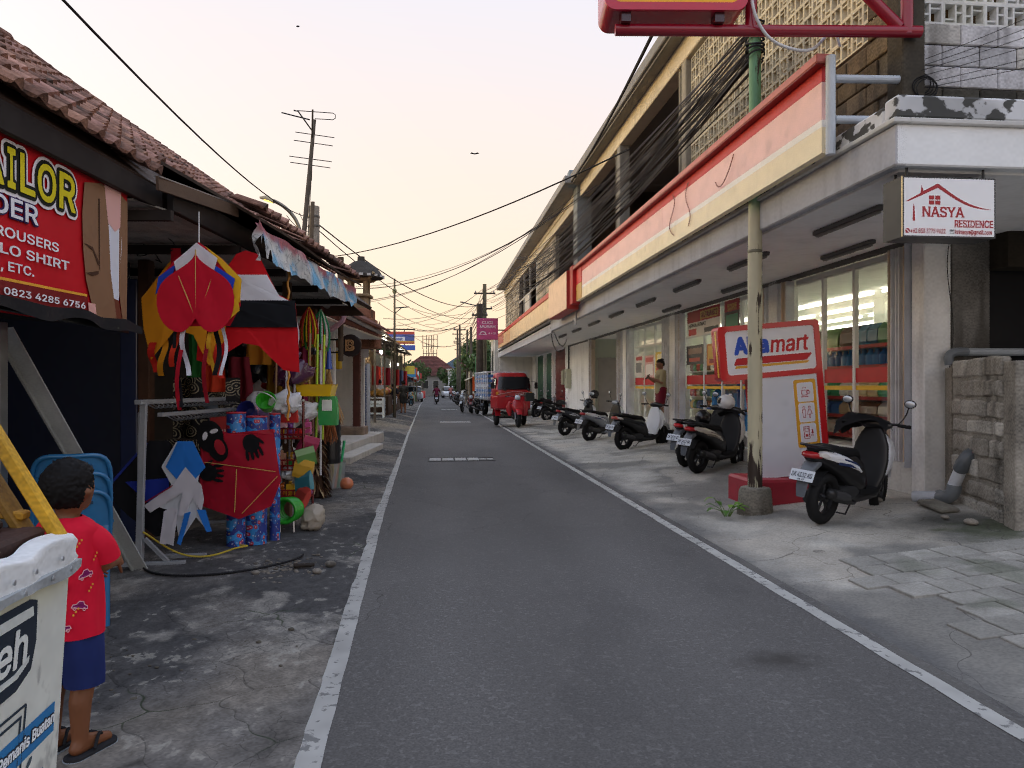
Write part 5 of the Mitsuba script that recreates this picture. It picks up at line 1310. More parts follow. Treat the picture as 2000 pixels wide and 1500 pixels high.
# torn faded banner under the second eave
def torn_c(p, n, uv):
    s, z = p.y, p.z - 2.55
    k1 = fbm(s * 9, z * 9, octaves=4)
    blue = mi.Color3f(0.16, 0.4, 0.6)
    c = mix(blue, mi.Color3f(0.5, 0.51, 0.5), smoothstep(0.35, 0.55, fbm(s * 4, z * 3 + 2)))
    red = smoothstep(0.14, 0.24, z + 0.1 * (k1 - 0.5))
    c = mix(c, mi.Color3f(0.4, 0.13, 0.15), red * smoothstep(0.3, 0.55, fbm(s * 3.1 + 8, z * 2)))
    e1, e2, k = voronoi(s * 9 + k1, z * 9 + 3 * k1)
    letter = smoothstep(0.55, 0.62, noise(s * 7.3, z * 5)) * smoothstep(0.04, 0.06, z) * smoothstep(0.24, 0.2, z)
    c = mix(c, mi.Color3f(0.56, 0.56, 0.53), letter * 0.8)
    c = mix(c, mi.Color3f(0.1, 0.11, 0.12), smoothstep(0.08, 0.02, e2 - e1) * 0.7)
    return c * (0.7 + 0.6 * k1)


scene['torn_print'] = two(bump(pri(proc(torn_c), 0.7, specular=0.3), rough_h, 0.006))
def torn(u, v):
    y = 6.15 + 4.2 * u
    top, bot = 2.82 + 0.01 * math.sin(9 * u), 2.55 + 0.11 * (meshkit.fbm(np.array([[u * 26, 0.3, 0]]), 4)[0] - 0.5)
    bot += 0.2 * max(0, 1 - u / 0.07) * (0.6 + 0.6 * math.sin(190 * u)) + 0.12 * max(0, (u - 0.9) / 0.1)
    return (-2.06 - 0.06 * u + 0.02 * math.sin(17 * u + 3 * v) + 0.014 * math.sin(41 * u) + 0.05 * (1 - v), y, bot + (top - bot) * v)


one('torn_banner', sheet(torn, 140, 7), '#7fa3b5', 'torn_print', 'torn faded blue and red banner hanging under the second eave', 'banner', True)
tb2 = sheet(lambda u, v: (-2.02 + 0.03 * math.sin(8 * v + 2 * u), 6.05 + (0.1 + 0.05 * math.sin(9 * v)) * u * (0.4 + 0.6 * v), 2.5 + 0.32 * v), 5, 16)
one('banner_scrap', tb2, '#7fa3b5', 'torn_print', 'ragged pale scrap of banner dangling at the near end of the torn one', 'banner scrap', True)
# hook strings of the soffit
for i in range(14):
    y = 5.3 + 0.28 * i + 0.1 * rnd.random()
    x = -2.55 - 0.9 * rnd.random()
    H('hook', tube(smooth_path([(x, y, 2.70), (x + 0.02, y + 0.05, 2.63), (x + 0.08 * rnd.uniform(-1, 1), y, 2.6), (x + 0.1 * rnd.uniform(-1, 1), y + 0.1 * rnd.uniform(-1, 1), 2.64)], 10), 0.005, 4), '#16161a', 'rubber')


# ------------------------------------------------ kites
def kite(label, outline, T_, panels, tails=(), spars=(), cat='kite', bsdf='cloth', base='#b3162a', wave=0.006, group=None):
    """outline and panels: (x, z) polygons in the kite's own plane, y towards the back."""
    t = thing('kite', label, cat, group)
    F0 = CUR.copy()
    frame(F0 @ T_)
    def lay(poly, y, col, nm):
        g = Polygon(poly).buffer(0) if not isinstance(poly, Polygon) else poly
        v, f = vf(prism(g.segmentize(0.06), 0.003))
        yy = y - v[:, 2] + wave * np.sin(7 * v[:, 0] + 2) * np.cos(5 * v[:, 1]) + 0.5 * wave * np.sin(17 * v[:, 0] + 9 * v[:, 1])
        part(t, nm, (np.stack([v[:, 0], yy, v[:, 1]], 1), f), col, bsdf, wear=0.4)
    lay(outline, 0, base, 'sail')
    for i, (poly, col) in enumerate(panels):
        lay(poly, -0.012 - 0.008 * i, col, 'panel')
    for p in spars:
        part(t, 'spar', tube([(a, -0.05, b) for a, b in p], 0.004, 5), '#c7a05a', 'wood')
    for x, z, L, w, col in tails:
        ph = rnd.random() * 6
        part(t, 'tail', sheet(lambda u, v: (x + (v - 0.5) * w + 0.03 * math.sin(4 * u + ph) * u, 0.03 * math.sin(6 * u + ph), z - L * u), 16, 1), col, 'cloth', True)
    frame(F0)
    return t


heart = [(0, 0.27)] + [tuple(q) for q in smooth_path([(0, 0.27), (0.16, 0.14), (0.255, 0.05), (0.27, -0.1), (0.2, -0.23), (0.1, -0.265), (0.02, -0.2), (0, -0.17)], 20)[1:]] + [tuple(q) for q in smooth_path([(0, -0.17), (-0.02, -0.2), (-0.1, -0.265), (-0.2, -0.23), (-0.27, -0.1), (-0.255, 0.05), (-0.16, 0.14), (0, 0.27)], 20)[1:-1]]
kite('red heart shaped kite with white tip and long ribbons, hanging nearest at the eave', [(0, 0.36), (0.17, 0.24), (0.28, 0.12), (0.3, -0.08), (0.22, -0.22), (-0.22, -0.22), (-0.3, -0.08), (-0.28, 0.12), (-0.17, 0.24)], euler(0, 0, -4, (-2.16, 5.3, 2.14)),
     [([(0.05, 0.33), (0.17, 0.24), (0.31, 0.1), (0.3, -0.06), (0.26, -0.05), (0.2, 0.15)], '#d9a520'), ([(-0.15, 0.21), (-0.28, 0.12), (-0.3, 0.0), (-0.2, 0.08)], '#2742b0'), ([(0.12, 0.2), (0.27, 0.1), (0.25, 0.0), (0.1, 0.1)], '#2742b0'), ([(0, 0.35), (0.15, 0.24), (0.12, 0.14), (0, 0.2), (-0.14, 0.14), (-0.16, 0.22)], '#d8d4d6'),
      ([(0.21, -0.2), (0.31, -0.12), (0.3, -0.02), (0.2, -0.1)], '#d9a520'), (heart, '#c4132b')],
     [(-0.10, -0.22, 0.34, 0.035, '#d9d9e0'), (-0.13, -0.2, 0.6, 0.03, '#a81226'), (-0.17, -0.2, 0.3, 0.04, '#c23018'), (0.09, -0.2, 0.34, 0.03, '#d5a028'), (0.12, -0.2, 0.36, 0.035, '#101014'), (0.17, -0.2, 0.36, 0.025, '#d9d9e0'), (0.06, -0.2, 0.55, 0.03, '#8a1020'), (-0.155, -0.2, 0.58, 0.025, '#121216')],
     [[(-0.12, 0.12), (0, -0.17)], [(0.12, 0.12), (0.02, -0.17)], [(0, 0.3), (0, -0.17)]], base='#c4132b')
one('kite_string', tube([(-2.16, 5.3, 2.49), (-2.16, 5.3, 2.71)], 0.004, 5), '#d9d9d9', 'satin', 'white string from which the red heart shaped kite hangs', 'string')
kite('orange kite with red and black middle stripes, behind the red heart shaped one', [(-0.06, 0.45), (0.12, 0.45), (0.36, 0.1), (0.3, -0.3), (0.18, -0.5), (0.05, -0.25), (-0.1, -0.2), (-0.3, -0.45), (-0.36, -0.2), (-0.38, 0.05)], euler(0, 0, -3, (-2.62, 6.2, 2.17)),
     [([(-0.13, 0.45), (-0.04, 0.45), (-0.04, -0.1), (-0.13, -0.1)], '#b0142a'), ([(-0.04, 0.45), (0.05, 0.45), (0.05, -0.1), (-0.04, -0.1)], '#0f1013'), ([(0.05, 0.45), (0.13, 0.42), (0.13, -0.1), (0.05, -0.1)], '#b0142a')], [(-0.28, -0.3, 0.25, 0.06, '#c2281c'), (0.26, -0.3, 0.3, 0.05, '#c2281c'), (-0.2, -0.28, 0.3, 0.05, '#d08a1c')], base='#d58a18')
kite('large kite with red top, white and black bands and red skirt at the eave', [(-0.08, 0.45), (0, 0.48), (0.1, 0.45), (0.17, 0.3), (0.26, 0.12), (0.40, 0.05), (0.42, -0.2), (0.43, -0.52), (0.3, -0.5), (0.1, -0.3), (-0.03, -0.28), (-0.3, -0.45), (-0.4, -0.42), (-0.38, -0.1), (-0.33, 0.03), (-0.2, 0.2), (-0.15, 0.35)], euler(0, 0, 3, (-2.18, 6.3, 2.14)),
     [([(-0.17, 0.28), (0.17, 0.28), (0.27, 0.11), (0.35, 0.07), (-0.3, 0.07), (-0.22, 0.17)], '#d6d5d8'), ([(-0.31, 0.07), (0.4, 0.07), (0.42, -0.15), (-0.38, -0.15)], '#101216')], base='#c5101c')
# folded kites on the rack
def stacked_bird(label, T_, c1, c2, c3):
    pan = [([(-0.06, 0.46), (0.06, 0.46), (0.16, 0.2), (0.06, 0.06), (0, 0.2), (-0.06, 0.06), (-0.16, 0.2)], c1), ([(0, 0.2), (0.13, 0.02), (0.15, -0.12), (0.13, -0.25), (0.06, -0.1), (0, -0.28), (-0.06, -0.3), (-0.02, -0.05), (-0.28, -0.26), (-0.33, -0.19), (-0.1, 0.02)], c2),
           ([(0.0, -0.26), (0.05, -0.24), (-0.03, -0.58), (-0.06, -0.56)], c1), ([(0.1, -0.22), (0.17, -0.22), (0.22, -0.43), (0.18, -0.44)], c1), ([(-0.1, -0.2), (-0.05, -0.22), (-0.08, -0.58), (-0.13, -0.56), (-0.15, -0.57), (-0.19, -0.56), (-0.16, -0.24)], c2), ([(-0.1, 0.0), (-0.08, 0.03), (-0.34, -0.17), (-0.36, -0.2)], c3)]
    return kite(label, [(-0.08, 0.45), (0.04, 0.45), (0.12, 0.2), (0.06, -0.1), (0.15, -0.4), (0.08, -0.3), (-0.05, -0.55), (-0.1, -0.25), (-0.24, -0.2), (-0.12, 0.02), (-0.2, 0.2)], T_, pan, base='#cfd2d6', wave=0.005)


stacked_bird('bundle of blue and white bird shaped kites hanging on the grey rack', euler(0, 0, -6, (-2.74, 6.46, 0.66), (1.1, 0.9, 0.84)), '#2a78d0', '#d0cdd2', '#8d1f28')
kite('dark blue and black folded kites on the left of the grey rack', [(-0.02, 0.42), (0.1, 0.42), (0.17, 0.0), (0.2, -0.4), (0.02, -0.45), (-0.15, -0.25), (-0.27, -0.06), (-0.2, 0.12)], euler(0, 0, 10, (-3.1, 6.62, 0.64), (1.35, 0.95, 0.95)), [([(-0.16, 0.05), (0.1, 0.08), (0.1, -0.1), (0.02, -0.2)], '#1f3392'), ([(-0.04, 0.4), (-0.02, 0.4), (-0.22, 0.06), (-0.24, 0.06)], '#24348a')], base='#121319')
kite('pale and black folded kite half hidden behind the blue and white bundle', [(0.0, 0.4), (0.2, 0.38), (0.17, 0.0), (0.1, -0.2), (-0.1, -0.2), (-0.12, 0.1)], euler(0, 0, -8, (-2.82, 7.05, 0.68), 0.9), [([(0.05, 0.4), (0.2, 0.38), (0.16, 0.05), (0.08, 0.1)], '#c9cbcf')], base='#18181b')
gk = kite('translucent red ghost shaped kite with black face and hands over the gift wrap', [(-0.36, 0.36), (-0.3, 0.42), (-0.1, 0.36), (0.32, 0.40), (0.38, 0.0), (0.40, -0.06), (0.3, -0.3), (0.0, -0.42), (-0.36, -0.3), (-0.37, 0.0)], euler(0, 0, -5, (-2.48, 6.98, 0.72)), [], [], [[(-0.3, 0.1), (0.36, 0.02)], [(0, 0.04), (-0.02, -0.35)], [(0.38, -0.02), (0.05, -0.36)]], bsdf='red_film', wave=0.008)
def gpart(name, poly, col, y=-0.02):
    v, f = vf(prism(poly, 0.004))
    part(gk, name, (np.stack([v[:, 0], y - v[:, 2], v[:, 1]], 1), f), col, 'cloth', m=euler(0, 0, -5, (-2.48, 6.98, 0.72)))
ell = lambda x, z, a, b, r=0: affinity.translate(affinity.rotate(affinity.scale(Point(0, 0).buffer(1, 16), a, b), r), x, z)
gpart('head', ell(-0.265, 0.33, 0.125, 0.15, 20).union(ell(-0.19, 0.22, 0.09, 0.12, 25)), '#111114')
gpart('eye', ell(-0.31, 0.335, 0.022, 0.04, -15), '#d9d9dc', -0.025)
gpart('eye', ell(-0.225, 0.38, 0.04, 0.02, 15), '#d9d9dc', -0.025)
gpart('mouth', ell(-0.17, 0.235, 0.045, 0.075, 25), '#a82430', -0.025)
for hx_, hz_, a_, nm in ((0.12, 0.27, -70, 'hand'), (-0.28, 0.0, 0, 'hand')):
    hand = ell(0, 0, 0.085, 0.075)
    for q in range(4):
        hand = hand.union(affinity.rotate(ell(0.1, -0.055 + 0.036 * q, 0.05, 0.014), -8 + 5 * q, origin=(0, 0)))
    hand = hand.union(affinity.rotate(ell(0.05, 0.07, 0.05, 0.014), 35, origin=(0, 0)))
    gpart(nm, affinity.translate(affinity.rotate(hand, a_, origin=(0, 0)), hx_, hz_), '#141417')
# grey display rack
rk = thing('display_rack', 'grey steel display rack with hooks, standing before the kite shop', 'rack')
GR = '#8f9396'
for y, dx in ((6.38, 0.0), (8.4, 0.0)):
    for off in (0.0, 0.14):
        part(rk, 'post', beam((-3.1 + dx - off * 0.4, y + off, 0.03), (-3.06 + dx - off * 0.6, y + off, 1.37 - off * 0.6), 0.055, 0.035, 0.004, (0, 1, 0)), GR, 'satin', wear=0.7)
    part(rk, 'foot', beam((-3.3, y - 0.1, 0.035), (-2.72, y + 0.02, 0.035), 0.055, 0.04, 0.004), GR, 'satin', wear=0.8)
    part(rk, 'foot', beam((-3.0, y + 0.26, 0.035), (-2.66, y + 0.3, 0.035), 0.055, 0.04, 0.004), GR, 'satin', wear=0.8)
    part(rk, 'strut', beam((-2.86, y + 0.0, 0.05), (-3.05, y, 0.24), 0.03, 0.03), GR, 'satin', wear=0.8)
part(rk, 'top_rail', beam((-3.07, 6.3, 1.375), (-3.07, 8.55, 1.375), 0.06, 0.04, 0.004), GR, 'satin', wear=0.5)
part(rk, 'lower_rail', beam((-2.98, 6.5, 1.265), (-2.98, 8.6, 1.265), 0.05, 0.035, 0.004), GR, 'satin', wear=0.5)
hk = mk(tube(smooth_path([(0, 0, 0), (0.05, 0, -0.03), (0.09, 0, -0.035), (0.1, 0, -0.01)], 7), 0.006, 5), '#a4a7a9', 'metal', 40)
for r, (x, z, y0) in enumerate(((-3.05, 1.36, 6.42), (-2.96, 1.25, 6.6))):
    for i in range(24):
        put(f'{rk}__hook', hk, euler(o=(x, y0 + 0.085 * i, z)))
# gift wrap rolls
def wrap_c(p, n, uv):
    f1, f2, k = voronoi((p.x + p.y) * 19, p.z * 19)
    c = mix(mi.Color3f(0.03, 0.05, 0.25), mi.Color3f(0.04, 0.25, 0.6), smoothstep(0.45, 0.55, k))
    c = mix(c, mi.Color3f(0.5, 0.03, 0.06), smoothstep(0.72, 0.76, k) * smoothstep(0.4, 0.3, f1))
    c = mix(c, mi.Color3f(0.6, 0.6, 0.62), smoothstep(0.14, 0.1, f1) * smoothstep(0.3, 0.4, k))
    return mix(c, mi.Color3f(0.55, 0.3, 0.05), smoothstep(0.12, 0.09, f1) * smoothstep(0.3, 0.2, k))
scene['wrap_print'] = two(pri(proc(wrap_c), 0.3, specular=0.5))
for i, (x, y, r, h) in enumerate(((-2.58, 7.18, 0.085, 1.26), (-2.42, 7.28, 0.095, 1.22), (-2.30, 7.45, 0.05, 1.24))):
    t = thing('wrap_roll', ('tall roll of flowered blue gift wrap, left of two', 'tall roll of flowered blue gift wrap, right of two', 'thin roll of speckled blue gift wrap behind the two tall ones')[i], 'gift wrap roll')
    part(t, 'paper', lathe([(r, 0.02), (r, h)], 20, o=(x, y, 0)), bsdf='wrap_print', smooth=40)
    part(t, 'end_rim', torus(r, 0.008, 20, 6, 'z', 1, (x, y, h)), '#b5202e', 'gloss', True)
# ---------------------------------------------------------------- goods of the kite and household shop
frame()
def swirl_c(p, n, uv):
    a, b = p.x * 7 + 0.8 * noise(p.x * 5, p.z * 5), p.z * 7 + p.y * 3
    f1, f2, k = voronoi(a, b)
    ring = dr.abs(dr.sin(f1 * 16 + k * 6))
    return mix(mi.Color3f(0.012, 0.011, 0.012), mi.Color3f(0.5, 0.44, 0.3), smoothstep(0.8, 0.95, ring) * smoothstep(0.62, 0.5, f1))
scene['swirl_cloth'] = two(pri(proc(swirl_c), 0.7, specular=0.3))
for i, (y0, z0, z1) in enumerate(((8.2, 0.95, 1.6), (8.0, 0.35, 0.95))):
    one('patterned_cloth', sheet(lambda u, v: (-3.62 + 0.7 * u, y0 + 0.05 * math.sin(14 * u), z0 + (z1 - z0) * v), 24, 6), '#222222', 'swirl_cloth', ('black cloth with cream scrolls behind the grey rack, upper one', 'black cloth with cream scrolls behind the grey rack, lower one')[i], 'cloth', True)
def sack(r, h, o, col, lab, cat='bag', bs='gloss', name='plastic_bag', sy=0.8, seed=0, group=None):
    v, f = ball(1, (0, 0, 0), 3)
    v = v * (r, r * sy, h / 2)
    v[:, 2] = np.maximum(v[:, 2], -h * 0.42)
    top = np.clip((v[:, 2] - h * 0.2) / (h * 0.3), 0, 1)
    v[:, :2] *= (1 - 0.72 * top)[:, None]
    v = v + (meshkit.fbm(v * 5 / r * 0.5 + seed, 3)[:, None] - 0.5) * r * 0.75
    v[:, 2] += h * 0.42
    return one(name, (v + np.asarray(o), f), col, bs, lab, cat, 50, 0.3, group)
sack(0.19, 0.5, (-2.86, 8.6, 1.1), '#8d857e', 'greyish white bundle in a bag above the grey rack', bs='satin', seed=1)
sack(0.16, 0.36, (-3.2, 8.3, 1.12), '#6f7f8d', 'small grey blue bag between the patterned cloths and the bundle', bs='satin', seed=2)
one('white_lampshade', lathe([(0.0, 0.34), (0.06, 0.33), (0.12, 0.27), (0.16, 0.15), (0.17, 0.0), (0.155, 0.0), (0.0, 0.28)], 20, o=(-2.72, 8.25, 1.12)), '#cfd0d2', 'satin', 'white dome shaped plastic cover standing behind the gift wrap', 'cover', 40)
one('red_packet', rings([np.array([(-0.1, -0.02, z), (0.1, -0.02, z), (0.1, 0.02, z), (-0.1, 0.02, z)]) + (-3.0, 7.9, 0) for z in (0.82, 1.2)]), '#c0161c', 'gloss', 'red packet with white lettering hanging behind the grey rack', 'packet')
part('red_packet', 'lettering', tr(prism(fit(text_poly('YOU', 0.05), -0.06, 0.06, 0, 0, 0.045), 0.003), facing((-3.0, 7.878, 1.02), (1, 0, 0))), '#e3d9d2', 'satin')
one('red_packet', rings([np.array([(-0.09, -0.03, z), (0.09, -0.03, z), (0.09, 0.03, z), (-0.09, 0.03, z)]) + (-2.95, 8.45, 0) for z in (1.15, 1.5)]), '#a8281e', 'gloss', 'dark red packet above the rack beside the bundle', 'packet')
# dark hanging bags at the back of the shop
for i in range(12):
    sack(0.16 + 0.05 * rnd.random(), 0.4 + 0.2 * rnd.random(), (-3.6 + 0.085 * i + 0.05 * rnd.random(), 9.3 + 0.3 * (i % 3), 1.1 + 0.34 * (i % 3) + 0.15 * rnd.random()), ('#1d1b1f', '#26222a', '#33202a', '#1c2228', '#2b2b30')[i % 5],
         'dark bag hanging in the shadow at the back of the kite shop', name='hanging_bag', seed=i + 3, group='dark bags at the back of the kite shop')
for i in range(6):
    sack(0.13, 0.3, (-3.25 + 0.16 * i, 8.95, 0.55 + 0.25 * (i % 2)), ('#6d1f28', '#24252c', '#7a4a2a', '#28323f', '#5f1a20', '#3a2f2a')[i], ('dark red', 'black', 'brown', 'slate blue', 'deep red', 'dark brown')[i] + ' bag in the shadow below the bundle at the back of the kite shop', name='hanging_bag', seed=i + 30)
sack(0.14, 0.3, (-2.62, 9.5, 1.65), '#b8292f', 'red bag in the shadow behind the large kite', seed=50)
# chain garland with toy balls
gc = thing('bead_chain', 'long orange and yellow plastic chain hanging from the second eave', 'chain')
part(gc, 'strand', tube([(-2.12 + 0.008 * math.sin(40 * z), 7.28, z) for z in np.linspace(2.72, 1.18, 60)], [0.008 + 0.006 * abs(math.sin(70 * z)) for z in np.linspace(2.72, 1.18, 60)], 6), '#c98a2a', 'gloss', True)
bl = thing('ball_net', 'net of pink, orange, yellow and green toy balls hanging beside the large kite', 'toy balls')
for i in range(26):
    th, ph = i * 2.4, math.acos(1 - 2 * (i + 0.5) / 26)
    part(bl, 'ball', ball(0.034, (-2.24 + 0.075 * math.sin(ph) * math.cos(th), 7.3 + 0.07 * math.sin(ph) * math.sin(th), 2.18 + 0.115 * math.cos(ph)), 2), ('#e0358a', '#f07a1c', '#f0b81c', '#5fb82a', '#f06a1c', '#e8c01c')[i % 6], 'gloss', True, 0.2)
# mops, broom and long handles at the far end of the shop
def mop(x, y, ztop, L, cols, lab):
    t = thing('mop', lab, 'mop')
    part(t, 'handle', tube([(x, y, 0.45), (x, y, ztop)], 0.012, 8), cols[0], 'gloss', 40)
    for i in range(26):
        a, r = i * 2.4, 0.09 * math.sqrt((i + 0.5) / 26)
        part(t, 'strand', tube(smooth_path([(x, y, ztop), (x + r * 0.6 * math.cos(a), y + r * 0.6 * math.sin(a), ztop - 0.08), (x + r * math.cos(a), y + r * math.sin(a), ztop - L * (0.8 + 0.2 * rnd.random()))], 6), 0.011, 4), cols[1 + int(3 * i / 26)], 'cloth')
mop(-2.42, 8.35, 2.35, 0.42, ('#8d8f95', '#7d1f44', '#c23a72', '#d8cfd6'), 'crimson and white mop hanging head up beside the straw broom')
mop(-2.34, 8.85, 2.42, 0.5, ('#b9d62a', '#2c7a3a', '#c9b02a', '#a02a20'), 'green, yellow and red mop with lime handle')
mop(-2.28, 9.15, 2.42, 0.5, ('#d8d8da', '#b5302a', '#d9d0cc', '#2f8a5a'), 'red and white mop at the far end of the second eave')
for i, (x, y, c, nm) in enumerate(((-2.42, 8.2, '#b9b9bd', 'silver'), (-2.36, 8.3, '#a9abb0', 'steel grey'), (-2.28, 8.6, '#9c7a52', 'wooden'), (-2.22, 8.7, '#a7cf2a', 'lime green'), (-2.17, 8.8, '#bfd938', 'pale lime'), (-2.46, 8.5, '#8fae2f', 'olive green'), (-2.5, 8.1, '#7a5a3a', 'brown wooden'))):
    one('broom_handle', tube([(x, y, 0.9), (x + 0.02, y, 2.1)], 0.013, 8), c, 'gloss', f'{nm} broom handle in the bunch standing beside the mops', 'broom handle', 40)
sbm = thing('straw_broom', 'straw broom hanging bristles down with blue binding', 'broom')
part(sbm, 'binding', lathe([(0.02, 1.98), (0.035, 1.78), (0.045, 1.72)], 12, o=(-2.24, 9.4, 0)), '#2a4fa8', 'gloss', 40)
part(sbm, 'bristles', join([tube(smooth_path([(-2.24, 9.4, 1.75), (-2.24 + 0.07 * math.cos(i * 2.4) * math.sqrt(i / 70), 9.4 + 0.04 * math.sin(i * 2.4), 1.45), (-2.21 + 0.16 * math.cos(i * 2.4) * math.sqrt(i / 70), 9.4 + 0.06 * math.sin(i * 2.4), 1.02 + 0.15 * rnd.random())], 5), 0.006, 3) for i in range(70)]), '#b08a58', 'wood', kind='stuff')
sbm2 = thing('straw_broom', 'reddish straw broom beside the white column, bristles down', 'broom')
part(sbm2, 'bristles', join([tube(smooth_path([(-2.38, 9.9, 1.5), (-2.36 + 0.08 * math.cos(i * 2.4) * math.sqrt(i / 40), 9.9 + 0.04 * math.sin(i * 2.4), 1.0), (-2.34 + 0.1 * math.cos(i * 2.4) * math.sqrt(i / 40), 9.9, 0.75 + 0.15 * rnd.random())], 5), 0.006, 3) for i in range(40)]), '#a8683f', 'wood', kind='stuff')
part(sbm2, 'handle', tube([(-2.38, 9.9, 1.4), (-2.39, 9.9, 2.0)], 0.013, 8), '#c9a23a', 'gloss', 40)
# hanging carrier bags, buckets and packs in the front
sack(0.2, 0.36, (-2.38, 8.35, 1.52), '#4a2340', 'dark purple and red plastic carrier hanging over the toy shelf', seed=60)
one('yellow_tray', rings([np.array([(-0.2 * k, -0.14 * k, z), (0.2 * k, -0.14 * k, z), (0.2 * k, 0.14 * k, z), (-0.2 * k, 0.14 * k, z)]) + (-2.16, 8.5, 0) for z, k in ((1.4, 0.86), (1.52, 1.0), (1.53, 1.03), (1.515, 0.94))]), '#e8bd14', 'gloss', 'bright yellow plastic tray under the dark carrier bag', 'tray')
sack(0.15, 0.26, (-2.28, 8.45, 1.14), '#d2d3d0', 'clear bag of white goods under the yellow tray', bs='satin', seed=61)
one('green_pack', rings([np.array([(-0.1 * k, -0.05, z), (0.1 * k, -0.05, z), (0.1 * k, 0.05, z), (-0.1 * k, 0.05, z)]) + (-2.03, 8.5, 0) for z, k in ((1.08, 1.0), (1.2, 1.05), (1.34, 0.95), (1.4, 0.8))]), '#2f9a4a', 'gloss', 'green and white detergent pack hanging below the yellow tray', 'pack')
part('green_pack', 'label', span((-2.09, 8.443, 1.24), (-1.98, 8.449, 1.36)), '#dfe8dc', 'gloss')
bk = thing('bucket', 'bright green toy bucket tilted on top of the toy shelf', 'bucket')
BM = euler(60, 20, 0, (-2.5, 7.85, 1.3))
part(bk, 'wall', rings([np.stack([r * np.cos(np.arange(20) * PI / 10), r * np.sin(np.arange(20) * PI / 10), np.full(20, z)], 1) for r, z in ((0.0, 0.0), (0.07, 0.0), (0.085, 0.07), (0.095, 0.14), (0.1, 0.14), (0.1, 0.15), (0.09, 0.15), (0.065, 0.01), (0.0, 0.01))], caps=False), '#3fae2f', 'gloss', 40, m=BM)
part(bk, 'handle', tube([(0.1 * math.cos(a), 0.02, 0.15 + 0.11 * math.sin(a)) for a in np.linspace(0, PI, 12)], 0.006, 5), '#e8e8e4', 'gloss', 40, m=BM)
bk2 = thing('bucket', 'dark blue toy bucket left of the bright green one', 'bucket')
BM = euler(65, -25, 0, (-2.68, 7.9, 1.22))
part(bk2, 'wall', rings([np.stack([r * np.cos(np.arange(20) * PI / 10), r * np.sin(np.arange(20) * PI / 10), np.full(20, z)], 1) for r, z in ((0.0, 0.0), (0.07, 0.0), (0.085, 0.07), (0.1, 0.12), (0.1, 0.13), (0.09, 0.13), (0.065, 0.01), (0.0, 0.01))], caps=False), '#2a2f7a', 'gloss', 40, m=BM)
sack(0.16, 0.26, (-2.33, 7.9, 1.24), '#d6d6d6', 'crumpled white plastic bag beside the green bucket', bs='satin', seed=63)
# toy shelf: three red baskets on a stand
ts_ = thing('toy_shelf', 'dark red basket stand of three tiers full of toys', 'shelf')
for z in (0.95, 0.62, 0.3):
    b = [span((-2.78, 8.1, z), (-2.2, 8.5, z + 0.012))]
    for zz in (z + 0.05, z + 0.11):
        b += [beam((-2.78, 8.1, zz), (-2.2, 8.1, zz), 0.015, 0.015), beam((-2.2, 8.1, zz), (-2.2, 8.5, zz), 0.015, 0.015), beam((-2.78, 8.1, zz), (-2.78, 8.5, zz), 0.015, 0.015)]
    b += [span((-2.78 + 0.058 * i, 8.095, z), (-2.765 + 0.058 * i, 8.105, z + 0.11)) for i in range(11)]
    part(ts_, 'basket', join(b), '#7d1d1c', 'gloss')
for x in (-2.79, -2.2):
    for y in (8.1, 8.48):
        part(ts_, 'post', tube([(x, y, 0.0), (x, y, 1.35)], 0.014, 6), '#5f1714', 'gloss', 40)
tc = ('#c92a2a', '#e0b22a', '#2f6fb5', '#c85a8a', '#3f9a4a', '#e07a2a', '#d9d5cc', '#7a3a8a', '#cf9a7a', '#2fa0a8')
for z in (0.97, 0.64, 0.32):
    for i in range(9):
        x, y, c = -2.73 + 0.062 * i, 8.18 + 0.1 * (i % 3), tc[(i * 3 + int(z * 10)) % 10]
        k = (i + int(z * 7)) % 3
        if k == 0:
            m = join(ball(0.045, (x, y, z + 0.05), 1, (1, 0.8, 1)), ball(0.032, (x, y - 0.01, z + 0.115), 1), ball(0.012, (x - 0.025, y - 0.01, z + 0.145), 1), ball(0.012, (x + 0.025, y - 0.01, z + 0.145), 1))
            nm, lb = 'toy_figure', 'plastic toy figure'
        elif k == 1:
            m = join(cbox(0.1, 0.06, 0.035, 0.01, (x, y, z + 0.04)), cbox(0.055, 0.05, 0.03, 0.01, (x, y, z + 0.07)), *[lathe([(0.018, -0.033), (0.018, 0.033)], 8, 'y', (x + sx_, y, z + 0.022)) for sx_ in (-0.03, 0.03)])
            nm, lb = 'toy_car', 'plastic toy car'
        else:
            m = join(cbox(0.09, 0.05, 0.14, 0.006, (x, y, z + 0.08)), cbox(0.03, 0.04, 0.03, 0.004, (x, y, z + 0.165)))
            nm, lb = 'toy_box', 'small printed toy box'
        one(nm, m, c, 'gloss', f"{lb} lying among others in the {'upper' if z > 0.9 else 'middle' if z > 0.6 else 'lowest'} basket of the toy stand", 'toy', 40, 0.2, group=f"{lb}s in the {'upper' if z > 0.9 else 'middle' if z > 0.6 else 'lowest'} toy basket")
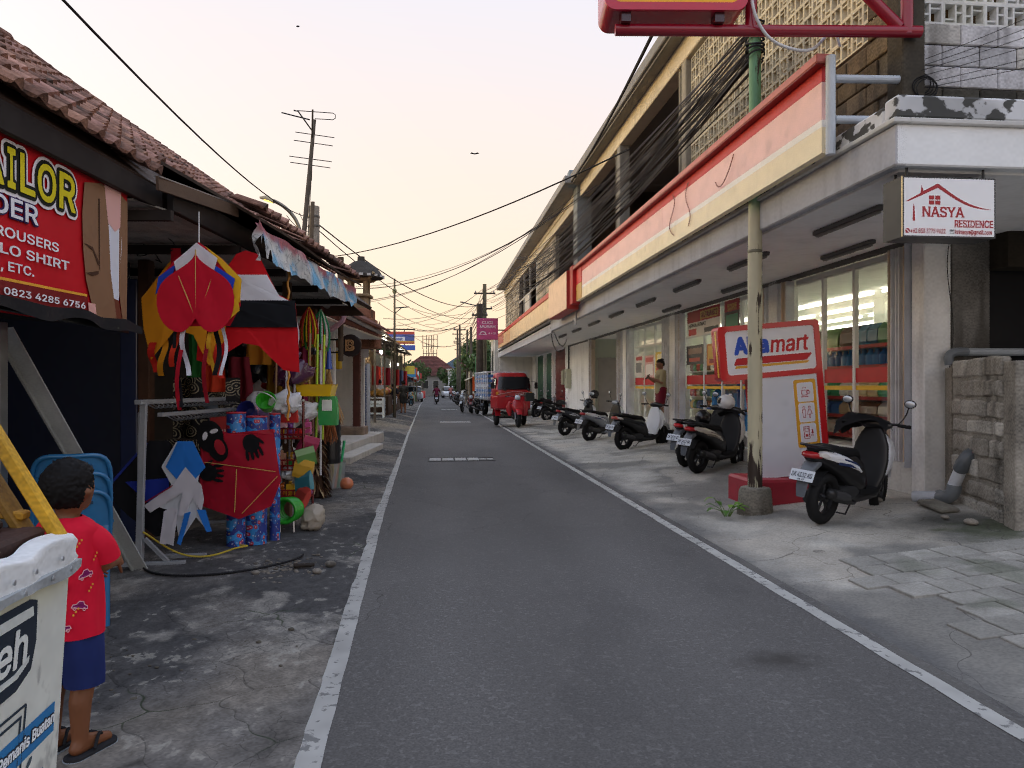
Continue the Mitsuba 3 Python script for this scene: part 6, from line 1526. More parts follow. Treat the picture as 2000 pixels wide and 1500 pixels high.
for i, (x, z, c, nm) in enumerate(((-2.72, 1.1, '#d88a98', 'pink'), (-2.6, 1.07, '#b58fc9', 'lilac'), (-2.44, 1.1, '#d9a8b0', 'pale pink'), (-2.32, 1.15, '#c9302a', 'red'))):
    t = thing('gift_bag', f'{nm} printed toy bag leaning on the upper basket', 'toy bag')
    part(t, 'bag', rings([np.array([(-0.08 * k, -0.03, zz), (0.08 * k, -0.03, zz), (0.08 * k, 0.03, zz), (-0.08 * k, 0.03, zz)]) + (x, 8.06 - 0.015 * i, z - 0.02) for zz, k in ((0, 1.05), (0.12, 1.0), (0.2, 0.55), (0.22, 0.3))]), c, 'gloss')
    part(t, 'print', ball(0.035, (x - 0.01, 8.025 - 0.015 * i, z + 0.06), 1, (1, 0.15, 1)), ('#3f7fc0', '#e0d04a', '#4fa05a', '#e8e0d8')[i], 'gloss')
# feather dusters in a stand, hose reel and bags on the ground
fd = thing('feather_dusters', 'stand of brown and cream feather dusters on the ground', 'feather duster')
part(fd, 'stand', lathe([(0.15, 0.03), (0.17, 0.05), (0.12, 0.32), (0.1, 0.34)], 14, o=(-2.66, 10.3, 0)), '#4a3526', 'wood', 40)
fm = []
for i in range(460):
    a, h = i * 2.399, rnd.random()
    R = 0.07 + 0.17 * (1 - h) ** 0.8
    base = np.array([-2.66 + R * 0.6 * math.cos(a), 10.3 + R * 0.6 * math.sin(a), 0.1 + 0.84 * h])
    d = np.array([math.cos(a) * 0.6, math.sin(a) * 0.6, -0.75 + 0.3 * rnd.random()])
    d /= np.linalg.norm(d)
    sd = np.cross(d, (0, 0, 1)); sd /= np.linalg.norm(sd)
    L_, w_ = 0.12 + 0.07 * rnd.random(), 0.02
    p = [base, base + d * L_ * 0.5 + sd * w_ + np.cross(sd, d) * 0.01, base + d * L_ + np.array([0, 0, -0.02]), base + d * L_ * 0.5 - sd * w_]
    fm.append(((np.array(p), np.array([(0, 1, 2), (0, 2, 3)])), rnd.choice(('#3a2418', '#4a2f20', '#2a1a14', '#8d7355', '#c2ad8a', '#54371f'))))
M_ = Multi()
for g, c in fm:
    M_.add(g, c, 0.6)
part(fd, 'feathers', M_, bsdf='cloth', kind='stuff')
hr = thing('hose_reel', 'bright green coiled hose on a small wheeled stand', 'hose')
for i in range(5):
    part(hr, 'coil', torus(0.12 - 0.004 * i, 0.02, 26, 8, 'y', 1, (-2.3 + 0.01 * i, 7.75 + 0.036 * i, 0.25)), '#2a9a2a', 'gloss', True)
for x in (-2.36, -2.22):
    part(hr, 'leg', tube([(x, 7.8, 0.2), (x + 0.01, 7.78, 0.03)], 0.01, 6), '#b9b9b9', 'metal', 40)
sack(0.12, 0.3, (-2.06, 7.95, 0.03), '#a39a8a', 'knotted clear bag of pale goods beside the green hose', bs='satin', seed=71)
sack(0.1, 0.2, (-2.35, 8.2, 0.52), '#d8d9da', 'small white bag hanging on the right of the toy stand', bs='satin', seed=72)
for i in range(5):
    one('packet', tr(pouch(0.2, 0.07, 0.2), euler(-20 + 12 * i, 14 * (-1) ** i, 25 * i - 50, (-2.22 + 0.05 * (i % 2), 8.0 + 0.05 * i, 0.28 + 0.13 * i))), ('#b9443a', '#3f7f8a', '#cfa23a', '#5f8f4a', '#a83a5a')[i], 'gloss', ('red', 'teal', 'ochre', 'olive', 'magenta')[i] + ' packet in the heap right of the ghost shaped kite', 'packet')
for i, (x, y, z, w, h, c, nm) in enumerate(((-3.0, 7.75, 1.75, 0.24, 0.6, '#c23a1c', 'vermilion'), (-3.25, 7.9, 1.85, 0.2, 0.5, '#2f7a3a', 'leaf green'), (-2.95, 8.3, 1.6, 0.3, 0.45, '#7a1f2c', 'maroon'), (-2.75, 8.9, 1.7, 0.22, 0.7, '#b5892a', 'mustard'), (-2.6, 8.95, 1.55, 0.2, 0.65, '#5f3a24', 'chestnut'), (-2.5, 9.2, 1.6, 0.18, 0.75, '#8a2a4a', 'plum'),
                                            (-2.42, 9.5, 1.55, 0.16, 0.7, '#9a7a4a', 'khaki'), (-2.95, 9.0, 1.35, 0.26, 0.4, '#b03a3a', 'coral'), (-2.7, 8.7, 1.25, 0.24, 0.35, '#31506f', 'denim blue'), (-2.85, 8.6, 1.95, 0.3, 0.4, '#d08a2a', 'tangerine'), (-2.55, 8.6, 2.0, 0.16, 0.5, '#3f8a6a', 'sea green'), (-2.66, 9.3, 2.05, 0.22, 0.45, '#a8a29a', 'ash grey'))):
    one('hanging_cloth', sheet(lambda u, v: (x + w * (u - 0.5) * (1 - 0.25 * v), y + 0.03 * math.sin(11 * u + i) + 0.02 * math.sin(5 * v), z + h * (v - 0.5)), 14, 8), c, 'cloth', nm + ' cloth bundle hanging in the shadow among the goods of the kite shop', 'cloth', True)
jar = thing('plastic_drum', 'black ribbed plastic drum behind the feather dusters', 'drum')
part(jar, 'drum', lathe([(0.0, 0.25), (0.13, 0.25)] + [(0.13 + 0.012 * (i % 2), 0.28 + 0.05 * i) for i in range(13)] + [(0.0, 0.93)], 18, o=(-2.5, 10.6, 0.2)), '#17181a', 'gloss', 30)
cb = thing('clear_bin', 'clear plastic tub with coloured sticks at the road side end of the kite shop', 'tub')
part(cb, 'tub', rings([np.stack([r * np.cos(np.arange(16) * PI / 8), r * np.sin(np.arange(16) * PI / 8), np.full(16, z)], 1) + (-2.58, 11.2, 0) for r, z in ((0.12, 0.03), (0.16, 0.42))], caps=False), bsdf='clear_film', smooth=True)
for i, (c, dx, h) in enumerate((('#3fbf7a', 0.14, 0.72), ('#d9c03a', -0.04, 0.55), ('#d9d9d0', 0.03, 0.5), ('#c9a860', -0.09, 0.52), ('#e07a3a', 0.06, 0.45), ('#cfd3d8', -0.02, 0.42))):
    part(cb, 'stick', tube([(-2.58 + dx * 0.3, 11.2 - 0.02 * i, 0.04), (-2.58 + dx, 11.18 + 0.02 * i, h)], 0.02 if i == 0 else 0.014, 6), c, 'gloss', 40)
one('orange_bag', ball(0.09, (-2.4, 11.15, 0.1), 2, (1.1, 0.8, 1)), '#d8815a', 'gloss', 'orange bag on the ground beside the clear tub', 'bag', 40)
# cables and debris on the ground
one('cable', tube(smooth_path([(-3.05, 6.35, 0.3), (-2.95, 6.5, 0.16), (-2.75, 6.55, 0.06), (-2.6, 6.6, 0.05), (-2.45, 6.9, 0.06), (-2.42, 7.02, 0.05), (-2.5, 7.05, 0.05)], 40), 0.008, 6), '#b9a23a', 'rubber', 'yellow cord sagging from the rack foot over the ground', 'cord', True)
one('cable', tube(smooth_path([(-2.95, 6.15, 0.05), (-2.6, 5.95, 0.04), (-2.3, 6.0, 0.04), (-2.05, 6.15, 0.045), (-1.85, 6.45, 0.045), (-1.82, 6.7, 0.04)], 40), 0.009, 6), '#19191b', 'rubber', 'black cord lying across the cracked ground before the rack', 'cord', True)
def clod(n, cx_, cy_, sx_, sy_):
    ms = []
    for i in range(n):
        r = 0.004 + 0.013 * rnd.random() ** 2
        b = trimesh.creation.icosphere(1, r)
        v = np.array(b.vertices) * (1.3, 1, 0.6)
        v = v + 0.4 * r * (meshkit.noise(v * 40 + i) - 0.5)[:, None]
        ms.append((v + (cx_ + max(-2.2, min(2.2, rnd.gauss(0, 1))) * sx_, cy_ + rnd.gauss(0, sy_), 0.018 + r * 0.3), np.array(b.faces)))
    return join(ms)
tag(put('gravel', mk(clod(220, -1.85, 6.25, 0.16, 0.22), '#6d675f', 'stone', False, 1.0)), 'scattered grit and gravel on the broken road edge', 'gravel', None, 'stuff')
tag(put('gravel', mk(clod(70, -2.0, 3.8, 0.35, 0.6), '#5d5850', 'stone', False, 1.0)), 'scattered grit on the cracked ground near the boy', 'gravel', None, 'stuff')
one('wood_scrap', beam((-1.78, 6.25, 0.045), (-1.62, 6.3, 0.045), 0.05, 0.025, 0.008), '#2a221c', 'wood', 'dark scrap of wood on the broken road edge', 'scrap')
for i, (x, y) in enumerate(((-2.02, 6.05), (-1.55, 6.1), (-1.5, 6.35))):
    one('rubble_stone', (ball(0.025 + 0.006 * i, (x, y, 0.04), 1, (1.3, 1, 0.7))), '#77726a', 'stone', ('pale rubble stone beside the black cord', 'grey rubble stone at the road edge near the wood scrap', 'rubble stone at the road edge beyond the wood scrap')[i], 'stone', False, 1.0)
# ---------------------------------------------------------------- further left row, far street, poles and wires
frame()
def hip_roof(x0, x1, y0, y1, z0, z1, over=0.4, ridge='x'):
    x0, x1, y0, y1 = x0 - over, x1 + over, y0 - over, y1 + over
    if ridge == 'x':
        k = min((y1 - y0) / 2, (x1 - x0) / 2)
        a, b = (x0 + k, (y0 + y1) / 2, z1), (x1 - k, (y0 + y1) / 2, z1)
    else:
        k = min((x1 - x0) / 2, (y1 - y0) / 2)
        a, b = ((x0 + x1) / 2, y0 + k, z1), ((x0 + x1) / 2, y1 - k, z1)
    v = np.array([(x0, y0, z0), (x1, y0, z0), (x1, y1, z0), (x0, y1, z0), a, b])
    f = [(0, 1, 5), (0, 5, 4), (1, 2, 5), (2, 3, 4), (2, 4, 5), (3, 0, 4), (0, 2, 1), (0, 3, 2)] if ridge == 'x' else [(0, 1, 4), (1, 2, 5), (1, 5, 4), (2, 3, 5), (3, 0, 4), (3, 4, 5), (0, 2, 1), (0, 3, 2)]
    return v, np.array(f)


def roof_courses(x0, x1, y0, y1, z0, z1, n=14, over=0.45):
    """Rows of tile courses on the two long slopes facing the street and the camera, as thin proud strips."""
    x0, x1, y0, y1 = x0 - over, x1 + over, y0 - over, y1 + over
    k = min((y1 - y0) / 2, (x1 - x0) / 2)
    ms = []
    for i in range(n):
        t = i / n
        a, b = np.array([x0 + k * t, y0 + (y1 - y0) / 2 * t, z0 + (z1 - z0) * t]), np.array([x1 - k * t, y0 + (y1 - y0) / 2 * t, z0 + (z1 - z0) * t])
        ms.append(beam(a + (0, -0.02, 0.03), b + (0, -0.02, 0.03), 0.05, 0.05))
        a, b = np.array([x1 - k * t, y0 + (y1 - y0) / 2 * t, z0 + (z1 - z0) * t]), np.array([x1 - k * t, y1 - (y1 - y0) / 2 * t, z0 + (z1 - z0) * t])
        ms.append(beam(a + (0.02, 0, 0.03), b + (0.02, 0, 0.03), 0.05, 0.05))
    return join(ms)


def far_house(name, label, x0, x1, y0, y1, h, rz, wall, roof, cat='house', wins=(), stories=1):
    t = thing(name, label, cat)
    part(t, 'wall', span((x0, y0, -0.1), (x1, y1, h)), wall, 'plaster', wear=0.8)
    if rz:
        k = part(t, 'roof', hip_roof(x0, x1, y0, y1, h, rz), roof, 'stone', wear=0.9)
        put(f'{k}__tile_course', mk(roof_courses(x0, x1, y0, y1, h, rz), roof, 'stone', wear=1.0))
    else:
        part(t, 'roof', span((x0 - 0.25, y0 - 0.25, h), (x1 + 0.25, y1 + 0.25, h + 0.14)), roof, 'plaster', wear=0.9)
    for (face, u0, u1, z0, z1, col) in wins:
        a, b = (span((x0 + u0, y0 - 0.05, z0), (x0 + u1, y0 + 0.02, z1)), span((x0 + u0 + 0.06, y0 - 0.06, z0 + 0.06), (x0 + u1 - 0.06, y0 - 0.049, z1 - 0.06))) if face == 's' else \
               (span((x1 - 0.02, y0 + u0, z0), (x1 + 0.05, y0 + u1, z1)), span((x1 + 0.049, y0 + u0 + 0.06, z0 + 0.06), (x1 + 0.06, y0 + u1 - 0.06, z1 - 0.06))) if face == 'e' else \
               (span((x0 - 0.05, y0 + u0, z0), (x0 + 0.02, y0 + u1, z1)), span((x0 - 0.06, y0 + u0 + 0.06, z0 + 0.06), (x0 - 0.049, y0 + u1 - 0.06, z1 - 0.06)))
        k = part(t, 'window', a, '#c9c4b8', 'satin')
        put(f'{k}__pane', mk(b, col, 'gloss'))
    return t


def foliage(n, c, r, leafsize, cols, seed=0, squash=(1, 1, 1), lumps=7):
    g = np.random.default_rng(seed)
    cen = g.normal(0, 0.42, (lumps, 3)) * r * np.asarray(squash)
    rad = r * (0.35 + 0.3 * g.random(lumps))
    M_ = Multi()
    groups = [[] for _ in cols]
    for i in range(n):
        k = g.integers(lumps)
        d = g.normal(0, 1, 3)
        d /= np.linalg.norm(d)
        p = np.asarray(c) + cen[k] + d * rad[k] * (0.55 + 0.5 * g.random())
        a = g.normal(0, 1, 3); a /= np.linalg.norm(a)
        b = np.cross(a, g.normal(0, 1, 3)); b /= np.linalg.norm(b) + 1e-9
        s = leafsize * (0.6 + 0.8 * g.random())
        groups[(k + (g.random() < 0.3)) % len(cols)].append(np.array([p - a * s, p + b * s * 0.45, p + a * s, p - b * s * 0.45]))
    for q, col in zip(groups, cols):
        if q:
            v = np.vstack(q)
            f = np.vstack([np.array([(0, 1, 2), (0, 2, 3)]) + 4 * i for i in range(len(q))])
            M_.add((v, f), col, 0.8)
    return M_


def tree(label, x, y, h, r, seed, cols=('#4a6138', '#38502d', '#5b7044'), z=0.0, n=1500, squash=(1, 1, 0.8), leafsize=0.22, name='tree'):
    t = thing(name, label, 'tree')
    tr_ = [tube(smooth_path([(x, y, z - 0.1), (x + 0.05 * h * 0.3, y, z + h * 0.3), (x, y, z + h * 0.62)], 8), np.linspace(0.13, 0.07, 8) * h / 5, 8)]
    for i in range(5):
        a = i * 1.3 + seed
        tr_.append(tube(smooth_path([(x, y, z + h * (0.4 + 0.05 * i)), (x + 0.3 * r * math.cos(a), y + 0.3 * r * math.sin(a), z + h * 0.6), (x + 0.7 * r * math.cos(a), y + 0.7 * r * math.sin(a), z + h * 0.78)], 6), np.linspace(0.05, 0.02, 6) * h / 5, 5))
    part(t, 'trunk', join(tr_), '#4b4036', 'wood')
    part(t, 'crown', foliage(n, (x, y, z + h - r * 0.7), r, leafsize, cols, seed, squash), bsdf='leaf', kind='stuff')
    return t


# --- second house on the left: white column, scalloped red roof, round sign
h2 = thing('white_column_shop', 'low shop with white column, red tiled eave and pink downpipe beyond the kite shop', 'shop')
Q = lambda name, mesh, col='#808080', bsdf='plaster', **k: part(h2, name, mesh, col, bsdf, **k)
Q('floor', span((-7, 13.4, -0.1), (-3.4, 20.4, 0.32), 0.02), '#b8b4ab', wear=0.9)
Q('step', span((-3.39, 14.5, -0.1), (-3.05, 18.2, 0.17), 0.015), '#bdb9b0', wear=0.9)
Q('column', span((-4.08, 16.6, 0.32), (-3.86, 16.85, 2.75), 0.01), '#e0deda', wear=0.8)
Q('column', span((-3.7, 13.4, 0.0), (-3.48, 13.62, 2.75), 0.01), '#d9d6d0', wear=0.8)
Q('wall', join([span((-7, 20.2, 0), (-3.9, 20.4, 2.75)), span((-7, 13.4, 0), (-6.8, 20.2, 2.75))]), '#cfcbc2')
Q('gable', join([rings([np.array([(-3.3, y, 2.72), (-6.6, y, 2.72), (-5.0, y, 3.9)]) for y in (19.4, 19.5)]), span((-6.6, 13.2, 2.70), (-3.3, 19.4, 2.74))]), '#d6d2c8')
Q('fascia_board', beam((-3.2, 12.9, 2.84), (-3.4, 19.4, 2.84), 0.04, 0.2), '#6d3a33', 'wood')
red = [mk(rings([np.array([(s, -0.09, 0.0), (s, -0.05, 0.045), (s, 0, 0.06), (s, 0.05, 0.045), (s, 0.09, 0.0), (s, 0.05, 0.03), (s, 0, 0.045), (s, -0.05, 0.03)]) for s in (0, 2.3)]), c, 'stone', 40, 0.8) for c in ('#8f5648', '#9a6152', '#834c40')]
sl2 = np.array([-0.86, 0, 0.51])
for i in range(36):
    put(f'{h2}__roof_tile', red[i % 3], mat((-3.13 - 0.006 * i, 12.95 + 0.185 * i, 2.95), sl2, (0, -1, 0), (0.51, 0, 0.86)))
Q('roof_deck', rings([np.array([(-3.1, y, 2.93), (-5.1, y, 4.1), (-5.1, y, 4.05), (-3.1, y, 2.88)]) for y in (12.9, 19.6)]), '#6a4a40', 'stone')
Q('downpipe', tube([(-3.12, 14.3, 2.85), (-3.15, 14.3, 2.74), (-3.3, 14.33, 2.62), (-3.5, 14.38, 2.52), (-3.58, 14.4, 2.4), (-3.6, 14.4, 2.2), (-3.6, 14.4, 0.3)], 0.05, 8), '#d8a9b4', 'satin', smooth=40)
Q('gutter', tube([(-3.13, 12.9, 2.88), (-3.34, 19.4, 2.88)], 0.05, 8), '#b9b3ad', 'satin', smooth=40)
rs = thing('round_sign', 'round dark brown hanging sign with a pale curly S letter mark', 'sign')
part(rs, 'disc', lathe([(0.0, -0.03), (0.215, -0.03), (0.225, -0.02), (0.225, 0.02), (0.215, 0.03), (0.0, 0.03)], 36, 'y', (-3.26, 15.5, 2.34)), '#2a1d1a', 'satin', 30)
S8 = text_poly('S', 0.2)
b_mark = fit(text_poly('B', 0.2), -0.1, 0.09, -0.115, 0, 0.23)
part(rs, 'emblem', tr(prism(b_mark.difference(fit(text_poly('S', 0.2).buffer(0.012), -0.07, 0.06, -0.085, 0, 0.18)), 0.012), facing((-3.26, 15.462, 2.34), (1, 0, 0))), '#b98a5a', 'satin')
part(rs, 'emblem', tr(prism(fit(text_poly('S', 0.2), -0.055, 0.05, -0.075, 0, 0.16), 0.012), facing((-3.26, 15.462, 2.34), (1, 0, 0))), '#b98a5a', 'satin')
part(rs, 'bracket', join([beam((-3.78, 15.55, 2.46), (-3.4, 15.52, 2.46), 0.02, 0.03), beam((-3.78, 15.55, 2.2), (-3.44, 15.52, 2.2), 0.02, 0.03)]), '#1d1b1a', 'satin')
one('sign_post', span((-3.95, 19.05, 0.3), (-3.78, 19.2, 2.85), 0.008), '#5a332c', 'wood', 'dark red wooden post standing in a planter box by the blue gate', 'post')
one('planter_box', join([span((-4.35, 18.9, 0.15), (-3.65, 19.5, 0.52), 0.02)]), '#8d7a6a', 'wood', 'low brown wooden planter box at the foot of the dark red post', 'planter', wear=1.0)
one('yellow_box', span((-4.05, 17.0, 1.9), (-3.8, 17.2, 2.3), 0.02), '#d8b21c', 'gloss', 'yellow and black box hanging behind the round sign', 'box')
bg = thing('blue_gate', 'dark blue panelled gate with pale frame beyond the dark red post', 'gate')
for i in range(2):
    part(bg, 'panel', span((-4.98 + 0.5 * i, 21.3, 0.3), (-4.53 + 0.52 * i, 21.36, 2.1), 0.01), '#22386b', 'satin', wear=0.8)
for x in (-5.01, -4.51, -3.98):
    part(bg, 'post', span((x - 0.03, 21.25, 0.2), (x + 0.03, 21.4, 2.15)), '#b9bfc6', 'satin')
part(bg, 'rail', span((-4.98, 21.27, 1.45), (-4.54, 21.29, 1.5)), '#b9bfc6', 'satin')
part(bg, 'post', span((-3.96, 20.9, 0.2), (-3.92, 20.95, 2.15)), '#b9bfc6', 'satin')
wsn = thing('white_sign', 'white hanging sign with dark lettering partly behind the round sign', 'sign')
part(wsn, 'board', span((-4.2, 20.2, 2.28), (-3.78, 20.24, 2.92)), '#e6e8ea', 'satin')
for s, z, a, b, h in (('Toko', 2.80, -4.12, -3.92, 0.06), ('EDISI AYAH', 2.72, -4.16, -3.82, 0.055), ('46', 2.63, -3.98, -3.86, 0.05)):
    part(wsn, 'lettering', tr(prism(fit(text_poly(s, 0.1), a, b, 0, 0, h), 0.004), facing((0, 20.197, z), (1, 0, 0))), '#26282d', 'satin')

# --- open stalls further on: tin roof on posts, corrugated wall, lamps, table
frame(ROAD)
st1 = thing('market_stall', 'open market stall under a dark tin roof with hanging lamps', 'stall')
LX = -2.3
G = lambda name, mesh, col='#808080', bsdf='matte', **k: part(st1, name, mesh, col, bsdf, **k)
rz_ = lambda y: 3.45 + 0.016 * (y - 27)
G('roof', rings([np.array([(LX + 0.5, y, rz_(y)), (LX - 2.8, y, rz_(y) + 0.85), (LX - 2.8, y, rz_(y) + 0.8), (LX + 0.5, y, rz_(y) - 0.05)]) for y in (23.0, 60)]), '#4c4744', 'metal', wear=1.0)
G('roof_ribs', join([beam((LX + 0.51, y, rz_(y) + 0.01), (LX - 2.8, y, rz_(y) + 0.87), 0.05, 0.05) for y in np.arange(23.2, 60, 0.8)]), '#55504c', 'metal', kind='stuff')
for y in (23.5, 29, 34.5, 40, 45.5, 51, 56.5):
    G('post', span((LX + 0.02, y, 0), (LX + 0.1, y + 0.08, rz_(y) - 0.0)), '#6d665c', 'wood')
    G('truss', join([beam((LX + 0.45, y, rz_(y) - 0.1), (LX - 2.5, y, rz_(y) - 0.05), 0.05, 0.05), beam((LX - 0.6, y, rz_(y) - 0.05), (LX - 0.6, y, rz_(y) + 0.25), 0.04, 0.04), beam((LX + 0.3, y, rz_(y) - 0.1), (LX - 0.6, y, rz_(y) + 0.25), 0.04, 0.04), beam((LX - 1.4, y, rz_(y) - 0.05), (LX - 0.6, y, rz_(y) + 0.25), 0.04, 0.04)]), '#2d2826', 'metal')
G('back_wall', span((LX - 2.8, 23.0, 0), (LX - 2.7, 60, 4.2)), '#6d5f4c', 'wood')
G('end_wall', span((LX - 2.7, 59.9, 0), (LX - 0.2, 60, 3.9)), '#a39c80', 'wood')
tin = mk(rings([np.array([(0, -0.06, z), (0.03, -0.03, z), (0, 0, z), (-0.02, 0.03, z), (0, 0.06, z), (-0.02, 0.06, z), (-0.04, 0.03, z), (-0.02, 0, z), (0.01, -0.03, z), (-0.02, -0.06, z)]) for z in (0, 2.0)]), '#8f9494', 'metal', False, 0.9)
tin2 = mk(rings([np.array([(0, -0.06, z), (0.03, -0.03, z), (0, 0, z), (-0.02, 0.03, z), (0, 0.06, z), (-0.02, 0.06, z), (-0.04, 0.03, z), (-0.02, 0, z), (0.01, -0.03, z), (-0.02, -0.06, z)]) for z in (0, 2.0)]), '#8a7558', 'wood', False, 0.9)
for i in range(76):
    put(f'{st1}__wall_sheet', tin2 if i < 34 else tin, euler(o=(LX - 1.2 + 0.008 * i, 27.0 + 0.42 * i, 1.35), s=(1, 3.5, 1)))
for i, (dx, y, z) in enumerate(((-0.75, 28.2, 2.9), (-0.6, 30.2, 3.1), (-0.3, 37.5, 3.2), (-0.25, 53, 3.05), (-1.1, 29.6, 1.9))):
    t = thing('lamp_bulb', ('lit lamp bulb under the stall roof, first of the upper two', 'lit lamp bulb under the stall roof, second and higher of the upper two', 'lit lamp bulb with white flex before the grey tin wall', 'lit lamp bulb at the far end of the stall roof', 'small lit lamp low over the stall counter')[i], 'lamp')
    k = part(t, 'bulb', ball(0.08, (LX + dx, y, z), 2), '#ffffff', 'matte')
    scene[k]['emitter'] = {'type': 'area', 'radiance': {'type': 'rgb', 'value': [5.0, 4.6, 3.6]}}
    part(t, 'flex', tube([(LX + dx, y, z + 0.07), (LX + dx, y, 3.7)], 0.012, 5), '#2a2a2a', 'satin')
one('white_pole', tube([(LX - 0.28, 37.55, 0), (LX - 0.28, 37.55, 3.1)], 0.035, 8), '#d5d8d8', 'satin', 'slim white pole under the third lamp of the stall', 'pole', 40)
wt = thing('white_table', 'white slatted wooden table standing before the stall', 'table')
wx, wy = LX - 0.3, 32.6
for i in range(5):
    part(wt, 'slat', span((wx - 0.6, wy + 0.16 * i, 1.02), (wx + 0.45, wy + 0.13 + 0.16 * i, 1.05), 0.006), '#c9d2d8', 'satin', wear=0.5)
for x in (wx - 0.58, wx + 0.38):
    for y in (wy, wy + 0.72):
        part(wt, 'leg', span((x, y, 0.1), (x + 0.08, y + 0.08, 1.018)), '#c3ccd3', 'satin', wear=0.6)
part(wt, 'rail', span((wx - 0.5, wy + 0.01, 0.35), (wx + 0.379, wy + 0.06, 0.43)), '#c3ccd3', 'satin')
part(wt, 'rail', span((wx - 0.5, wy + 0.01, 0.8), (wx + 0.379, wy + 0.05, 0.93)), '#c3ccd3', 'satin')
part(wt, 'drawer_front', span((wx - 0.5, wy + 0.03, 0.66), (wx + 0.379, wy + 0.05, 0.78)), '#aeb9c2', 'satin')
wc_ = thing('white_rack', 'tall white wooden rack behind the white table', 'rack')
for z in (0.5, 1.1, 1.65):
    part(wc_, 'shelf', span((wx - 1.3, wy + 0.9, z), (wx - 0.5, wy + 1.4, z + 0.05)), '#c3ccd3', 'satin')
for x in (wx - 1.3, wx - 0.56):
    part(wc_, 'upright', span((x, wy + 0.9, 0.1), (x + 0.06, wy + 1.4, 1.85)), '#c9d2d8', 'satin')
fc = ('#b8863a', '#a83a2a', '#c9a24a', '#7a2a28', '#8f6a3a', '#c2452f', '#5f7a3a')
for i in range(14):
    y = 35.5 + 1.2 * i
    one('produce_heap', join([ball(0.2, (LX - 0.5 + 0.16 * k, y + 0.12 * (k % 2), 1.2 + 0.08 * (k % 2) + 0.02 * i), 1, (1, 1, 0.8)) for k in range(4)]), fc[i % 7], 'satin', f"{('ochre', 'red', 'yellow', 'maroon', 'brown', 'orange red', 'green')[i % 7]} heap of goods on the stall counter, {nth(i)} from its near end", 'heap', True, 0.5, group='heaps of goods along the stall counter')
G('counter', span((LX - 0.75, 35, 0.0), (LX + 0.2, 53, 1.1)), '#4c3a2c', 'wood')
for i in range(7):
    one('hanging_cloth', sheet(lambda u, v: (LX - 0.5 + 0.15 * i + 0.3 * (u - 0.5), 36.5 + 2.0 * i + 0.1 * math.sin(7 * u), 1.6 + 0.9 * v), 8, 4), ('#a8302f', '#c8473a', '#8f2430', '#d8a0a0', '#b8332f', '#5f6f8a', '#c23a3a')[i], 'cloth', ('dark red', 'bright red', 'wine red', 'pale pink', 'brick red', 'slate blue', 'scarlet')[i] + ' cloth hanging over the stall counter', 'cloth', True)
pan = thing('sack', 'brown upright sacks at the near end of the stall', 'sack')
for i in range(4):
    part(pan, 'sack', tr(pouch(0.3, 0.25, 0.95), euler(0, 0, 90, (LX - 1.0 + 0.22 * i, 28.0 + 0.05 * i, 0.3))), ('#8a7048', '#6d5a3c', '#9c8254', '#74603f')[i], 'cloth')
sx_ = thing('pillar_sign', 'red, white and blue striped shop sign high above the stalls', 'sign')
for (z0, z1, c) in ((5.72, 5.94, '#c23a2f'), (5.52, 5.72, '#3f5fb0'), (5.2, 5.52, '#dfe4ec'), (5.08, 5.2, '#d8a03a'), (4.97, 5.08, '#b8402f')):
    part(sx_, 'stripe', span((LX - 2.6, 62, z0), (LX + 0.65, 62.3, z1 - 0.004)), c, 'gloss')
part(sx_, 'lettering', tr(prism(fit(text_poly('Indomaret', 0.2), -1.75, -0.3, 0, 0, 0.24), 0.01), facing((LX, 61.98, 5.24), (1, 0, 0))), '#2f4a9a', 'gloss')
part(sx_, 'end_field', span((LX - 0.1, 61.97, 5.21), (LX + 0.64, 61.99, 5.7)), '#35529e', 'gloss')
part(sx_, 'arm', span((LX - 2.8, 62.1, 6.08), (LX + 0.7, 62.2, 6.18)), '#5a564f', 'metal')
part(sx_, 'hanger', span((LX - 0.2, 62.1, 5.94), (LX - 0.12, 62.2, 6.08)), '#5a564f', 'metal')
part(sx_, 'post', span((LX - 2.8, 62.05, 0), (LX - 2.65, 62.2, 6.08)), '#5a564f', 'metal')
bs_ = thing('blue_sign', 'plain blue sign board below the striped shop sign', 'sign')
part(bs_, 'board', span((LX - 0.75, 62.0, 4.45), (LX + 0.7, 62.2, 4.86), 0.02), '#2458b8', 'gloss')
part(bs_, 'hanger', span((LX - 0.2, 62.08, 4.86), (LX - 0.12, 62.14, 4.97)), '#5a564f', 'metal')
frame()
# --- shrine tower between the roofs, roof finials
sh_ = thing('shrine_tower', 'small stone shrine tower with thatched cap rising above the left roofs', 'shrine')
sx0_, sy0_ = -3.05, 15.2
def tower(prof, cap):
    return join([cbox(2 * r, 2 * r, h, 0.02, (sx0_, sy0_, z + h / 2)) for r, z, h in prof])
sx0_, sy0_ = -3.95, 19.8
part(sh_, 'base', tower([(0.5, 2.5, 0.6), (0.42, 3.1, 0.15), (0.36, 3.25, 0.25)], None), '#8a5f4a', 'stone', wear=1.0)
part(sh_, 'shaft', join(tower([(0.26, 3.5, 0.3), (0.32, 3.8, 0.08)], None), cbox(0.1, 0.44, 0.34, 0.01, (sx0_ - 0.2, sy0_, 4.05)), cbox(0.1, 0.44, 0.34, 0.01, (sx0_ + 0.2, sy0_, 4.05)), tower([(0.3, 4.22, 0.08), (0.24, 4.3, 0.12)], None)), '#a08a6c', 'stone', wear=1.0)
part(sh_, 'corner_ornament', join([beam((sx0_ + s * 0.3, sy0_ + q * 0.3, 4.25), (sx0_ + s * 0.46, sy0_ + q * 0.4, 4.4), 0.06, 0.06) for s in (-1, 1) for q in (-1, 1)]), '#a5906e', 'stone')
